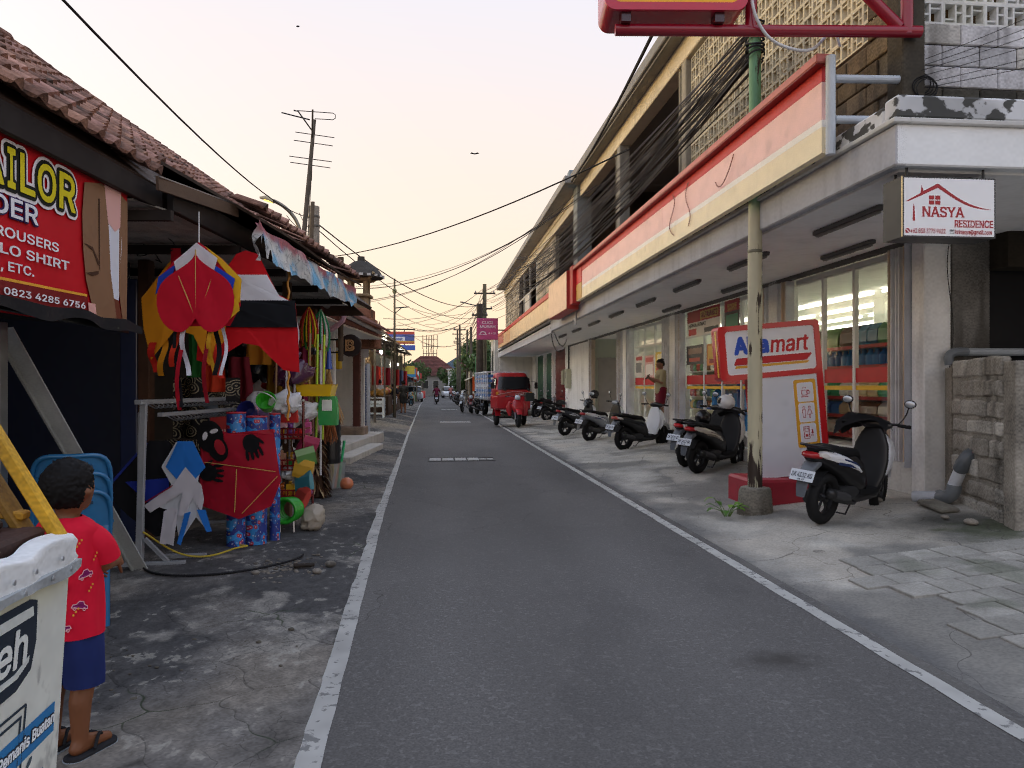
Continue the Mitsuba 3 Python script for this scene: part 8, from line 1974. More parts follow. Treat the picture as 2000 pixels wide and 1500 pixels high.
tricycle('red cargo tricycle facing the camera at the right edge of the road', (-0.08, 29.3, 0.04), -80)
tk = thing('truck', 'red truck with blue slatted cargo bed parked behind the red tricycle', 'truck')
frame(rotz(-78, 0.04, 37.2, 0.02))       # local x runs towards the camera, y to the right in the picture when seen from ahead
TR = '#b02a2c'
part(tk, 'cab', loft([(0.55, -0.55, 0, 0.75, 0.86), (0.9, -0.5, 0, 0.82, 0.88), (1.3, -0.52, 0, 0.79, 0.88), (1.36, -0.53, 0, 0.77, 0.875), (1.95, -0.68, 0, 0.55, 0.80), (2.12, -0.75, 0, 0.46, 0.76), (2.18, -0.78, 0, 0.38, 0.66)], n=32, axis='z', p=7), TR, 'gloss', 40, 0.4)
part(tk, 'windscreen', sheet(lambda u, v: (0.275 - 0.135 * v - 0.05 * abs(2 * u - 1) ** 5, (2 * u - 1) * (0.78 - 0.06 * v), 1.36 + 0.62 * v), 12, 4), '#141a20', 'gloss', True, 0.1)
for s in (-1, 1):
    part(tk, 'side_window', sheet(lambda u, v: (0.02 - 0.9 * u - 0.03 * v, s * (0.884 - 0.075 * v), 1.42 + 0.5 * v), 3, 3), '#16191d', 'gloss', True)
    part(tk, 'mirror', join(tube([(0.2, s * 0.86, 1.75), (0.36, s * 1.05, 1.72)], 0.015, 6), cbox(0.06, 0.16, 0.3, 0.02, (0.36, s * 1.07, 1.55))), '#1a1b1d', 'satin')
    part(tk, 'headlight', cbox(0.05, 0.3, 0.16, 0.03, (0.305, s * 0.62, 0.95)), '#cfd4d8', 'gloss')
    part(tk, 'indicator', cbox(0.05, 0.14, 0.14, 0.02, (0.27, s * 0.82, 1.18)), '#d9912f', 'gloss')
    part(tk, 'wiper', tube([(0.285, s * 0.1, 1.38), (0.27, s * 0.55, 1.45)], 0.012, 5), '#121214', 'rubber')
part(tk, 'grille', join([span((0.30, -0.42, 0.88 + 0.06 * i), (0.33, 0.42, 0.91 + 0.06 * i)) for i in range(3)]), '#2a2a2c', 'satin')
part(tk, 'pinstripe', tube([(0.30, -0.8, 1.12), (0.315, 0, 1.27), (0.30, 0.8, 1.2)], 0.012, 5), '#d9b2a8', 'satin')
part(tk, 'lettering', tr(prism(fit(text_poly('DYNA', 0.1), 0.05, 0.5, 0, 0, 0.1), 0.012), facing((0.315, 0, 1.08), (0, 1, 0))), '#d0c4c0', 'satin')
part(tk, 'bumper', cbox(0.16, 1.8, 0.24, 0.04, (0.36, 0, 0.62)), '#b9b6b0', 'satin', wear=0.8)
part(tk, 'chassis', join([span((-5.0, s * 0.4 - 0.06, 0.6), (-0.1, s * 0.4 + 0.06, 0.78)) for s in (-1, 1)]), '#222224', 'satin')
for x in (-0.45, -3.6):
    for s in (-1, 1):
        k = number(f'{tk}__wheel')
        put(f'{k}__tyre', mk(torus(0.28, 0.1, 30, 8, 'y', 1.1, (x, s * 0.72, 0.39)), '#1a1a1b', 'rubber', True))
        put(f'{k}__rim', mk(lathe([(0.05, -0.09), (0.2, -0.06), (0.21, 0.06), (0.05, 0.09)], 16, 'y', (x, s * 0.72, 0.39)), '#77777a', 'metal', 30))
part(tk, 'cargo_floor', span((-5.1, -0.98, 0.82), (-1.35, 0.98, 0.95)), '#8d8f92', 'satin')
for s in (-1, 1):
    for i in range(5):
        part(tk, 'bed_slat', span((-5.1, s * 0.98 - 0.02, 1.0 + 0.24 * i), (-1.35, s * 0.98 + 0.02, 1.14 + 0.24 * i), 0.005), ('#3f6fa8', '#4a7ab0', '#cfd3d8')[i % 3 if i < 4 else 0], 'satin', wear=0.7)
    for i in range(8):
        part(tk, 'bed_post', span((-5.08 + 0.52 * i, s * 1.0 - 0.03, 0.9), (-5.0 + 0.52 * i, s * 1.0 + 0.03, 2.2)), '#d5d8dc', 'satin')
for i in range(5):
    part(tk, 'bed_slat', span((-1.36, -0.95, 1.0 + 0.24 * i), (-1.32, 0.95, 1.14 + 0.24 * i), 0.005), '#3f6fa8', 'satin', wear=0.7)
part(tk, 'bed_rim', join([span((-5.1, s * 1.0 - 0.04, 2.2), (-1.32, s * 1.0 + 0.04, 2.27)) for s in (-1, 1)] + [span((-1.38, -0.96, 2.2), (-1.3, 0.96, 2.27))]), '#d5d8dc', 'satin')
frame()
# far bikes, riders' machines, parked cars
for i, (x, y, h, c, lb) in enumerate(((-2.35, 43.5, -80, '#7d1f22', 'red motorcycle facing the camera between truck and road edge'), (-2.9, 45.5, -85, '#b9bfc4', 'pale motorcycle left of the red one beyond the tricycle'), (-1.85, 41.0, -70, '#232428', 'black motorcycle beside the blue truck bed'),
                                      (-4.4, 62, -60, '#2a2c30', 'dark motorcycle far on the right roadside, before the tarp stall'), (-4.9, 67, -75, '#3a3c40', 'grey motorcycle far on the right roadside'), (-5.6, 74, -60, '#8a2a2a', 'small red motorcycle far on the right roadside'), (-7.9, 56.5, 80, '#222326', 'dark motorcycle parked at the far end of the stall'))):
    motorbike(lb, (x, y, 0.05), h, c)


def car(label, x, y, head, col):
    t = thing('parked_car', label, 'car')
    M0 = CUR.copy()
    frame(M0 @ rotz(head, x, y, 0))
    part(t, 'body', loft([(-2.0, 0, 0.62, 0.7, 0.2), (-1.9, 0, 0.64, 0.82, 0.34), (-0.5, 0, 0.62, 0.86, 0.4), (0.9, 0, 0.6, 0.86, 0.38), (1.8, 0, 0.56, 0.8, 0.28), (2.0, 0, 0.52, 0.68, 0.16)], n=22, p=5), col, 'gloss', 40)
    part(t, 'cabin', loft([(-1.8, 0, 1.0, 0.66, 0.1), (-1.5, 0, 1.2, 0.7, 0.3), (0.0, 0, 1.24, 0.72, 0.34), (0.5, 0, 1.15, 0.7, 0.25), (1.0, 0, 0.98, 0.64, 0.06)], n=22, p=5), '#1a1d21', 'gloss', 40)
    part(t, 'roof', loft([(-1.45, 0, 1.5, 0.6, 0.02), (-1.2, 0, 1.53, 0.66, 0.05), (-0.1, 0, 1.56, 0.66, 0.05), (0.15, 0, 1.52, 0.6, 0.02)], n=18, p=5), col, 'gloss', 40)
    for s in (-1, 1):
        part(t, 'headlight', cbox(0.06, 0.3, 0.14, 0.03, (1.93, s * 0.5, 0.68)), '#d5dadf', 'gloss')
        part(t, 'tail_light', cbox(0.06, 0.2, 0.24, 0.03, (-1.96, s * 0.6, 0.78)), '#a8242a', 'gloss')
        for xx in (-1.25, 1.25):
            part(t, 'wheel', torus(0.23, 0.085, 24, 8, 'y', 1.1, (xx, s * 0.74, 0.31)), '#18181a', 'rubber', True)
    frame(M0)


car('silver car parked on the far left roadside', -9.9, 78, 95, '#a9afb5')
car('white van like car parked near the end of the street', -8.6, 104, -80, '#c9cdd0')
# ---------------------------------------------------------------- people
def bones(spheres, links, edge=0.03, it=8, circ=16):
    """One continuous body: hulls of the joint spheres of every bone, united, refined and smoothed."""
    S = lambda p, r: m3.Manifold.sphere(r, circ).translate(p)
    parts = [m3.Manifold.batch_hull([S(spheres[k][0], spheres[k][1]) for k in l]) for l in links]
    m = m3.Manifold.batch_boolean(parts, m3.OpType.Add).refine_to_length(edge).to_mesh()
    t = trimesh.Trimesh(m.vert_properties[:, :3], m.tri_verts)
    trimesh.smoothing.filter_taubin(t, 0.5, 0.53, it)
    return np.array(t.vertices), np.array(t.faces)


def hand_bones(J, L, name, wrist, d, palm_n, s, curl=0.5, scale=1.0):
    """Adds palm, four fingers and thumb to the joints: d along the hand, palm_n out of the palm, s = side of the thumb."""
    d, n = np.asarray(d, float), np.asarray(palm_n, float)
    d /= np.linalg.norm(d)
    n -= d * n.dot(d)
    n /= np.linalg.norm(n)
    u = np.cross(d, n) * s
    k = scale
    for i, off in enumerate((-0.028, 0.026)):
        J[f'{name}p{i}'] = (wrist + d * 0.075 * k + u * off * k, 0.013 * k)
    J[f'{name}w'] = (wrist, 0.019 * k)
    L.append((f'{name}w', f'{name}p0', f'{name}p1'))
    for i, ln in enumerate((0.062, 0.078, 0.082, 0.074)):
        b = wrist + d * 0.078 * k + u * (-0.03 + 0.0195 * i) * k
        a1 = d * math.cos(curl) + n * math.sin(curl)
        a2 = d * math.cos(2.1 * curl) + n * math.sin(2.1 * curl)
        m_ = b + a1 * ln * 0.52 * k
        for q, (p, r) in enumerate(((b - d * 0.02 * k, 0.0092), (m_, 0.0085), (m_ + a2 * ln * 0.5 * k, 0.0068))):
            J[f'{name}f{i}{q}'] = (p, r * k)
        L += [(f'{name}f{i}0', f'{name}f{i}1'), (f'{name}f{i}1', f'{name}f{i}2')]
    b = wrist + d * 0.025 * k + u * 0.024 * k
    J[f'{name}t0'] = (b, 0.011 * k)
    J[f'{name}t1'] = (b + (d * 0.6 + u * 0.8) * 0.035 * k + n * 0.008 * k, 0.0095 * k)
    J[f'{name}t2'] = (b + (d * 0.85 + u * 0.9) * 0.058 * k + n * 0.018 * k, 0.0078 * k)
    L += [(f'{name}w', f'{name}t0'), (f'{name}t0', f'{name}t1'), (f'{name}t1', f'{name}t2')]


def head_parts(t, c, r, face, hair, skin, tilt=0.0, bun=False, hair_low=0.35):
    """Eyes, brows, mouth and hair on a head at c; face is the direction looked in."""
    f = np.asarray(face, float)
    f /= np.linalg.norm(f)
    s = np.cross(f, (0, 0, 1.0))
    s /= np.linalg.norm(s)
    u = np.cross(s, f)
    M = mat(c, f, -s, u)
    for q in (-1, 1):
        part(t, 'eye', ball(0.1 * r, (0.9 * r, q * 0.33 * r, 0.05 * r), 1, (0.5, 1.2, 0.6)), '#15100e', 'gloss', True, m=M)
    part(t, 'mouth', ball(0.1 * r, (0.9 * r, 0, -0.52 * r), 1, (0.4, 2.0, 0.5)), '#7a3a34', 'satin', True, m=M)
    v, fc_ = ball(1.0, (0, 0, 0), 3)
    v = v * np.array([1.04, 0.98, 1.1]) * r * 1.07 + np.array([-0.05 * r, 0, 0.1 * r])
    keepf = []
    w = (v[:, 0] / r) * 0.9 - 0.05
    low = np.where(v[:, 0] > 0.15 * r, 0.48 * r, np.where(v[:, 0] > -0.2 * r, 0.05 * r, -hair_low * 1.6 * r))
    inside = v[:, 2] < low
    v[inside] *= 0.86
    v += (meshkit.fbm(v * 60, 3)[:, None] - 0.5) * 0.14 * r * (~inside)[:, None]
    m_ = join((v, fc_), ball(0.42 * r, (-0.6 * r, 0, 1.0 * r), 2)) if bun else (v, fc_)
    part(t, 'hair', m_, hair, 'cloth', True, 0.4, m=M)


def person(label, base, face_deg, h, skin, shirt, legs, hair='#15110f', pose='stand', skirt=False, bun=False, group=None, sleeve=0.5, shorts=0.55, fine=0.03):
    """A standing figure of height h; face_deg is the heading (0 = +x). Local x forward, y left."""
    t = thing('person', label, 'person', group)
    M0 = CUR.copy()
    frame(M0 @ rotz(face_deg, *base))
    k = h / 1.6
    P_ = {'pelvis': ((0, 0, 0.86), 0.13), 'waist': ((0.01, 0, 1.0), 0.115), 'chest': ((0.01, 0, 1.18), 0.125), 'neckb': ((0, 0, 1.32), 0.055), 'neck': ((0.01, 0, 1.38), 0.05), 'head': ((0.02, 0, 1.49), 0.095), 'jaw': ((0.06, 0, 1.435), 0.055), 'nose': ((0.118, 0, 1.475), 0.014)}
    for s, n in ((1, 'l'), (-1, 'r')):
        P_ |= {f'sh{n}': ((0, s * 0.165, 1.285), 0.055), f'hip{n}': ((0, s * 0.085, 0.85), 0.095), f'kn{n}': ((0.02, s * 0.09, 0.46), 0.055), f'an{n}': ((-0.01, s * 0.09, 0.08), 0.037), f'he{n}': ((-0.03, s * 0.09, 0.035), 0.032), f'to{n}': ((0.14, s * 0.1, 0.025), 0.025), f'ea{n}': ((0.01, s * 0.095, 1.48), 0.02)}
        if pose == 'phone':
            P_ |= {f'el{n}': ((0.05, s * 0.2, 1.04), 0.042), f'wr{n}': ((0.25, s * 0.06, 1.12), 0.03)}
        elif pose == 'ride':
            P_ |= {f'el{n}': ((0.2, s * 0.24, 1.1), 0.042), f'wr{n}': ((0.42, s * 0.3, 1.02), 0.03), f'kn{n}': ((0.4, s * 0.14, 0.78), 0.06), f'an{n}': ((0.38, s * 0.14, 0.42), 0.04), f'he{n}': ((0.35, s * 0.14, 0.36), 0.035), f'to{n}': ((0.5, s * 0.14, 0.34), 0.028)}
        else:
            P_ |= {f'el{n}': ((-0.02, s * 0.22, 1.03), 0.042), f'wr{n}': ((0.05, s * 0.22, 0.8), 0.03)}
    J = {a: (np.array(p) * k, r * k) for a, (p, r) in P_.items()}
    L = [('pelvis', 'waist'), ('waist', 'chest'), ('chest', 'shl', 'shr'), ('chest', 'neckb'), ('neckb', 'neck'), ('neck', 'head'), ('head', 'jaw'), ('head', 'jaw', 'nose'), ('pelvis', 'hipl', 'hipr'), ('head', 'eal'), ('head', 'ear')]
    for n in 'lr':
        L += [(f'sh{n}', f'el{n}'), (f'el{n}', f'wr{n}'), (f'hip{n}', f'kn{n}'), (f'kn{n}', f'an{n}'), (f'an{n}', f'he{n}'), (f'he{n}', f'to{n}', f'an{n}')]
        d = J[f'wr{n}'][0] - J[f'el{n}'][0]
        hand_bones(J, L, 'h' + n, J[f'wr{n}'][0], d, (0, -1 if n == 'l' else 1, 0.2) if pose != 'phone' else (0.2, 0, 1), 1 if n == 'l' else -1, 0.55, k)
    part(t, 'body', bones(J, L, fine * k), skin, 'skin', True, 0.3)
    lerp = lambda a, b, u: J[a][0] * (1 - u) + J[b][0] * u
    g = 0.014 * k
    C = {a: (p, r + g) for a, (p, r) in J.items()}
    C['hem1'] = (J['pelvis'][0] + (0.0, 0.05 * k, -0.02), 0.125 * k + g)
    C['hem2'] = (J['pelvis'][0] + (0.0, -0.05 * k, -0.02), 0.125 * k + g)
    L2 = [('hem1', 'hem2', 'waist'), ('waist', 'chest'), ('chest', 'shl', 'shr'), ('chest', 'neckb')]
    for n in 'lr':
        C[f'sl{n}'] = (lerp(f'sh{n}', f'el{n}', sleeve + 0.3), 0.055 * k + g)
        L2.append((f'sh{n}', f'sl{n}'))
    part(t, 'shirt', bones(C, L2, fine * k), shirt, 'cloth', True, 0.4)
    C2, L3 = {'w': (J['pelvis'][0] + (0, 0, 0.02), 0.125 * k + g)}, []
    for n in 'lr':
        C2[f'h{n}'] = (J[f'hip{n}'][0], 0.10 * k + g)
        C2[f'k{n}'] = (lerp(f'hip{n}', f'kn{n}', shorts), 0.075 * k + g)
        L3.append(('w', f'h{n}'))
        L3.append((f'h{n}', f'k{n}'))
        if shorts > 0.95:
            C2[f'a{n}'] = (lerp(f'kn{n}', f'an{n}', 0.85), 0.05 * k + g)
            L3.append((f'k{n}', f'a{n}'))
    if skirt:
        L3 = [('w', 'hl', 'hr'), ('hl', 'hr', 'kl', 'kr')]
    part(t, 'skirt' if skirt else 'trousers', bones(C2, L3, fine * k), legs, 'cloth', True, 0.4)
    head_parts(t, J['head'][0], 0.098 * k, (1, 0, -0.05), hair, skin, bun=bun)
    for n in 'lr':
        part(t, 'sandal', loft([(J[f'he{n}'][0][0] - 0.04 * k, J[f'he{n}'][0][1], J[f'he{n}'][0][2] - 0.034 * k, 0.035 * k, 0.01), (J[f'to{n}'][0][0] + 0.03 * k, J[f'to{n}'][0][1], J[f'he{n}'][0][2] - 0.034 * k, 0.04 * k, 0.01)]), '#2a2624', 'rubber', 30)
    frame(M0)
    return t


frame()
# boy in the foreground, seen from behind
by = thing('person', 'small boy in red printed T-shirt and dark blue shorts standing behind the cart', 'person')
frame(rotz(78, -1.79, 3.1, 0.02))
J, L = {}, []
k = 1.0
J |= {'pelvis': (np.array([0, 0, 0.60]), 0.084), 'waist': (np.array([0.0, 0, 0.70]), 0.08), 'chest': (np.array([0.0, 0, 0.84]), 0.082), 'neckb': (np.array([-0.01, 0, 0.935]), 0.046), 'neck': (np.array([0.0, 0, 0.975]), 0.042), 'head': (np.array([0.01, 0, 1.075]), 0.088), 'crown': (np.array([-0.01, 0, 1.10]), 0.086), 'jaw': (np.array([0.05, 0, 1.02]), 0.05), 'nose': (np.array([0.105, 0, 1.055]), 0.012)}
for s, n in ((1, 'l'), (-1, 'r')):
    J |= {f'sh{n}': (np.array([0.0, s * 0.09, 0.885]), 0.034), f'hip{n}': (np.array([0, s * 0.055, 0.585]), 0.066), f'kn{n}': (np.array([0.012, s * 0.065, 0.31]), 0.045), f'cf{n}': (np.array([-0.012, s * 0.066, 0.22]), 0.042), f'an{n}': (np.array([-0.015, s * 0.066, 0.065]), 0.029), f'he{n}': (np.array([-0.035, s * 0.066, 0.042]), 0.026), f'to{n}': (np.array([0.115, s * 0.082, 0.03]), 0.02), f'bl{n}': (np.array([0.075, s * 0.07, 0.036]), 0.026), f'ea{n}': (np.array([-0.003, s * 0.09, 1.06]), 0.017)}
J |= {'ell': (np.array([0.06, 0.125, 0.75]), 0.031), 'wrl': (np.array([0.19, 0.10, 0.70]), 0.023), 'elr': (np.array([0.07, -0.105, 0.755]), 0.031), 'wrr': (np.array([0.2, -0.055, 0.74]), 0.023)}
L = [('pelvis', 'waist'), ('waist', 'chest'), ('chest', 'shl', 'shr'), ('chest', 'neckb'), ('neckb', 'neck'), ('neck', 'head'), ('head', 'crown', 'jaw'), ('head', 'jaw', 'nose'), ('pelvis', 'hipl', 'hipr'), ('head', 'eal'), ('head', 'ear')]
for n in 'lr':
    L += [(f'sh{n}', f'el{n}'), (f'el{n}', f'wr{n}'), (f'hip{n}', f'kn{n}'), (f'kn{n}', f'cf{n}'), (f'cf{n}', f'an{n}'), (f'an{n}', f'he{n}'), (f'he{n}', f'bl{n}', f'an{n}'), (f'bl{n}', f'to{n}')]
    hand_bones(J, L, 'h' + n, J[f'wr{n}'][0], J[f'wr{n}'][0] - J[f'el{n}'][0], (0, -1 if n == 'l' else 1, -0.4), 1 if n == 'l' else -1, 0.45, 0.72)
part(by, 'body', bones(J, L, 0.014, 8, 20), '#74492f', 'skin', True, 0.3)


def shell_rings(rows, n=40, fold=0.004, seed=0):
    """A garment tube: rows of (z, x centre, half depth, half width)."""
    a = np.arange(n) * 2 * PI / n
    V = []
    for i, (z, xc, hx_, hy_) in enumerate(rows):
        w = fold * (np.sin(5 * a + 9 * z + seed) + 0.7 * np.sin(9 * a - 14 * z + seed)) * (1.2 - 0.8 * i / len(rows))
        V.append(np.stack([xc + (hx_ + w) * np.cos(a), (hy_ + w) * np.sin(a), np.full(n, z) + 0.5 * w], 1))
    return V


def spline_rows(rows, m):
    from scipy.interpolate import PchipInterpolator
    r = np.array(rows, float)
    return PchipInterpolator(np.arange(len(r)), r)(np.linspace(0, len(r) - 1, m))


tors = spline_rows([(0.49, 0.0, 0.12, 0.142), (0.55, 0.0, 0.117, 0.139), (0.65, 0.0, 0.109, 0.132), (0.76, -0.005, 0.104, 0.13), (0.85, -0.005, 0.1, 0.13), (0.905, -0.008, 0.09, 0.128), (0.945, -0.01, 0.07, 0.1), (0.96, -0.008, 0.053, 0.06)], 30)
parts_ = [rings(shell_rings(tors, 48, 0.0045), caps=False)]
for s, n in ((1, 'l'), (-1, 'r')):
    a, b = J[f'sh{n}'][0] + (0, -s * 0.04, 0.016), J[f'el{n}'][0] + (0, s * 0.005, 0.03)
    parts_.append(tube(smooth_path([a, a * 0.65 + b * 0.35 + (0, s * 0.02, 0.012), b], 12), np.concatenate([np.linspace(0.052, 0.058, 11), [0.06]]), 20, False))
part(by, 'shirt', join(parts_), '#cf1030', 'cloth', True, 0.3)
# printed little cars and marks on the shirt
def on_shirt(poly, col, ang, z, w=0.003):
    v, f = vf(prism(poly.segmentize(0.02), 0.0015))
    aa = ang + v[:, 0] / 0.15
    zz = z + v[:, 1]
    hx_ = np.interp(zz, tors[:, 0], tors[:, 2]) + 0.0075 + v[:, 2]
    hy_ = np.interp(zz, tors[:, 0], tors[:, 3]) + 0.0075 + v[:, 2]
    return (np.stack([np.interp(zz, tors[:, 0], tors[:, 1]) + hx_ * np.cos(aa), hy_ * np.sin(aa), zz], 1), f)
carp = Polygon([(-0.035, -0.008), (-0.03, 0.006), (-0.015, 0.01), (-0.006, 0.022), (0.014, 0.022), (0.02, 0.01), (0.034, 0.006), (0.036, -0.008)])
line = carp.difference(carp.buffer(-0.0032)).union(Point(-0.02, -0.009).buffer(0.007).difference(Point(-0.02, -0.009).buffer(0.004))).union(Point(0.02, -0.009).buffer(0.007).difference(Point(0.02, -0.009).buffer(0.004)))
for i, (ang, z, r_) in enumerate(((-2.55, 0.80, 15), (-2.75, 0.69, 18), (-2.2, 0.62, -10), (-2.65, 0.535, 22), (3.3 - 2 * PI, 0.535, -25), (3.35 - 2 * PI, 0.72, 10), (3.0 - 2 * PI, 0.84, 20), (-2.0, 0.74, 12), (2.6, 0.62, 10))):
    part(by, 'car_print', on_shirt(affinity.rotate(carp.buffer(-0.004), r_, origin=(0, 0)), 0, ang, z), '#7d1a5a', 'cloth', wear=0.1)
    part(by, 'car_outline', on_shirt(affinity.rotate(line, r_, origin=(0, 0)), 0, ang, z, 0.004), '#d9a0a8', 'cloth', wear=0.1)
    part(by, 'dash_print', on_shirt(unary_union([affinity.translate(Point(0, 0).buffer(0.0045), 0.01 * j, 0.012 * j) for j in range(3)]), 0, ang + 0.28, z + 0.055), '#d8903a', 'cloth', wear=0.1)
sh_rows = []
leg_parts = [rings(shell_rings(spline_rows([(0.50, 0, 0.1, 0.125), (0.57, 0, 0.102, 0.128), (0.64, 0, 0.098, 0.122)], 8), 40, 0.002), caps=False)]
for s, n in ((1, 'l'), (-1, 'r')):
    leg_parts.append(tr(rings(shell_rings(spline_rows([(0.285, 0.012, 0.075, 0.07), (0.33, 0.012, 0.078, 0.072), (0.42, 0.004, 0.083, 0.074), (0.535, 0, 0.092, 0.06)], 18), 32, 0.004, s), caps=False), np.array([0, s * 0.066, 0])))
part(by, 'shorts', join(leg_parts), '#1d2a5e', 'cloth', True, 0.5)
c_ = np.array([0.0, 0, 1.085])
v, f = ball(1.0, (0, 0, 0), 4)
d_ = v / np.linalg.norm(v, axis=1, keepdims=True)
R_ = np.array([0.108, 0.099, 0.108])
low = np.where(d_[:, 0] > 0.35, 0.35, np.where(d_[:, 0] > -0.1, -0.25, -0.93))
w_ = np.clip((d_[:, 2] - low) / 0.12, 0, 1)
v = d_ * R_ * (0.78 + 0.22 * w_)[:, None]
v += d_ * (((meshkit.fbm(d_ * 14, 3) - 0.5) * 0.022 + (meshkit.noise(d_ * np.array([60, 60, 14])) - 0.5) * 0.008) * w_)[:, None]
part(by, 'hair', (v + c_, f), '#0f0d0d', 'cloth', True, 0.4)
for q in (-1, 1):
    part(by, 'eye', ball(0.011, (0.088, q * 0.033, 1.08), 1, (0.5, 1.2, 0.7)), '#15100e', 'gloss', True)
part(by, 'mouth', ball(0.012, (0.093, 0, 1.02), 1, (0.4, 1.8, 0.5)), '#7a3a34', 'satin', True)
for s, n in ((1, 'l'), (-1, 'r')):
    sole = affinity.translate(unary_union([Point(-0.045, 0).buffer(0.042), Point(0.1, 0.008 * s).buffer(0.05)]).convex_hull, 0, s * 0.072)
    k_ = part(by, 'flip_flop', tr(prism(sole, 0.02), np.array([0, 0, 0.0])), '#26282c', 'rubber', label=None)
    put(f'{k_}__sole_edge', mk(tr(prism(sole.buffer(0.003).difference(sole.buffer(-0.002)), 0.014), np.array([0, 0, -0.004])), '#8f979c', 'rubber'))
    put(f'{k_}__strap', mk(join(tube(smooth_path([(0.095, s * 0.075, 0.03), (0.06, s * 0.075 + 0.02, 0.07), (0.01, s * 0.072 + 0.042, 0.028)], 10), 0.007, 6), tube(smooth_path([(0.095, s * 0.075, 0.03), (0.06, s * 0.075 - 0.02, 0.07), (0.01, s * 0.072 - 0.042, 0.028)], 10), 0.007, 6)), '#1c1d20', 'rubber', 40))
frame()
person('woman with hair bun and maroon skirt looking at her phone in the shop doorway', (3.52, 18.15, 0.62), 190, 1.53, '#8a5f46', '#a39673', '#6d1626', pose='phone', skirt=True, bun=True, shorts=0.75)
one('phone', cbox(0.015, 0.075, 0.15, 0.006), '#1c1d22', 'gloss', 'dark phone held by the woman in the shop doorway', 'phone', m=rotz(190, 3.52, 18.15, 0.62) @ euler(0, -40, 0, (0.33, 0.0, 1.12)))
person('man in white T-shirt at the stall behind the white table', (-6.25, 36.2, 0.22), 75, 1.62, '#8a5a3c', '#d5d6d8', '#4a4a50', shorts=1.0)
person('child in dark top and white shorts standing before the stall', (-5.85, 38.0, 0.22), 100, 1.45, '#8a5a3c', '#22202a', '#d0d3d8', shorts=0.8)
person('woman in dark olive dress standing at the stall by the road', (-5.42, 38.3, 0.22), 110, 1.6, '#8f5f42', '#3a3834', '#33322f', skirt=True, shorts=0.8, bun=True)
for x, y, a, h, lb, c1, c2 in ((-7.4, 48.5, 60, 1.62, 'shopper in pale blue shirt further along the stall', '#8fa9c0', '#2c2d33'), (-7.7, 51.5, 200, 1.55, 'shopper in yellow top further along the stall', '#c9a83a', '#3a2f3a'), (-10.0, 70.5, 100, 1.65, 'pedestrian in white shirt on the far left roadside', '#d5d3cc', '#2f3440'), (-10.9, 82, 250, 1.6, 'pedestrian in red shirt far down the left roadside', '#a8323a', '#26262b'), (-3.4, 63, 200, 1.65, 'person in grey shirt beside the tarp stall', '#8a8c90', '#2a2a30')):
    person(lb, (x, y, 0.12), a, h, '#8a5a3c', c1, c2, shorts=1.0, fine=0.06)
for i, (x, y, lb, sc_, md) in enumerate(((-6.5, 66.5, 'rider in maroon shirt on a black scooter riding away down the road', '#6d1f3a', 'black scooter with white plate under the rider in maroon'), (-7.3, 92, 'distant rider in pale red top further down the road', '#c98a84', 'small dark scooter under the distant rider in pale red'))):
    scooter(md, (x, y - 0.4, 0.005), 96, lean=0, panel='#1a1a1c', shield='#1c1c1f', decal=None, steer=0)
    person(lb, (x - 0.0, y - 0.25, -0.02), 96, 1.68, '#8a5a3c', sc_, '#22242a', pose='ride', shorts=1.0, fine=0.05)

# ---------------------------------------------------------------- drinks cart and chairs in the left foreground
ct_ = thing('drinks_cart', 'worn white and yellow drinks cart with blue lettering at the left edge', 'cart')
A0, A1 = np.array([-1.093, 1.9]), np.array([-1.005, 1.28])      # road side face: far corner, near corner
dv = (A1 - A0) / np.linalg.norm(A1 - A0)
CF = mat((A0[0], A0[1], 0), (-dv[0], -dv[1], 0), (dv[1], -dv[0], 0), (0, 0, 1))   # x away from the camera, y into the cart


def cart_c(p, n, uv):
    k = fbm(p.x * 9, p.y * 9, p.z * 9, octaves=4)
    c = mi.Color3f(0.58, 0.6, 0.55) * (0.8 + 0.4 * k)
    c = mix(c, mi.Color3f(0.5, 0.47, 0.2), smoothstep(0.95, 1.09, p.z + 0.06 * (k - 0.5)) * 0.55)
    return mix(c, mi.Color3f(0.2, 0.21, 0.2), smoothstep(0.6, 0.75, fbm(p.x * 21, p.y * 21, p.z * 13, octaves=4)) * 0.5)


scene['cart_paint'] = two(bump(pri(proc(cart_c), 0.6, specular=0.35), rough_h, 0.003))
tap = lambda z: 0.045 * (1.1 - z)
pan = rings([np.array([(-tap(z) * 0.8, tap(z), z), (-0.66, tap(z), z), (-0.66, 0.6, z), (-tap(z) * 0.8, 0.6, z)]) for z in (0.25, 0.6, 0.9, 1.085)])
part(ct_, 'body', pan, bsdf='cart_paint', m=CF)
cov = sheet(lambda u, v: (-0.67 + 0.69 * u + 0.01 * math.sin(40 * v), -0.012 - 0.006 * math.sin(23 * u) + (0.05 * (v - 0.62) / 0.38 if v > 0.62 else 0.0) , 1.055 + 0.07 * min(v, 0.62) / 0.62 + 0.006 * math.sin(17 * u) + 0.02 * u * v), 40, 10)
part(ct_, 'top_sheet', cov, '#d3d6d6', 'satin', True, 0.8, m=CF)
part(ct_, 'edge_strip', rings([np.array([(x, -0.02 + 0.004 * math.sin(30 * x), 1.05 + 0.006 * math.sin(17 * x)), (x, -0.006, 1.05 + 0.006 * math.sin(17 * x)), (x, -0.006, 1.072), (x, -0.02, 1.072)]) for x in np.linspace(-0.67, 0.02, 24)]), '#9aa0a3', 'satin', wear=1.0, m=CF)
for i in range(9):
    part(ct_, 'nail', lathe([(0.0, -0.004), (0.006, -0.003), (0.006, 0.0), (0.0, 0.002)], 8, 'y', (-0.05 - 0.06 * i + 0.012 * (i % 3), -0.022, 1.062 + 0.035 * (i % 2))), '#d0d3d6', 'metal', m=CF)
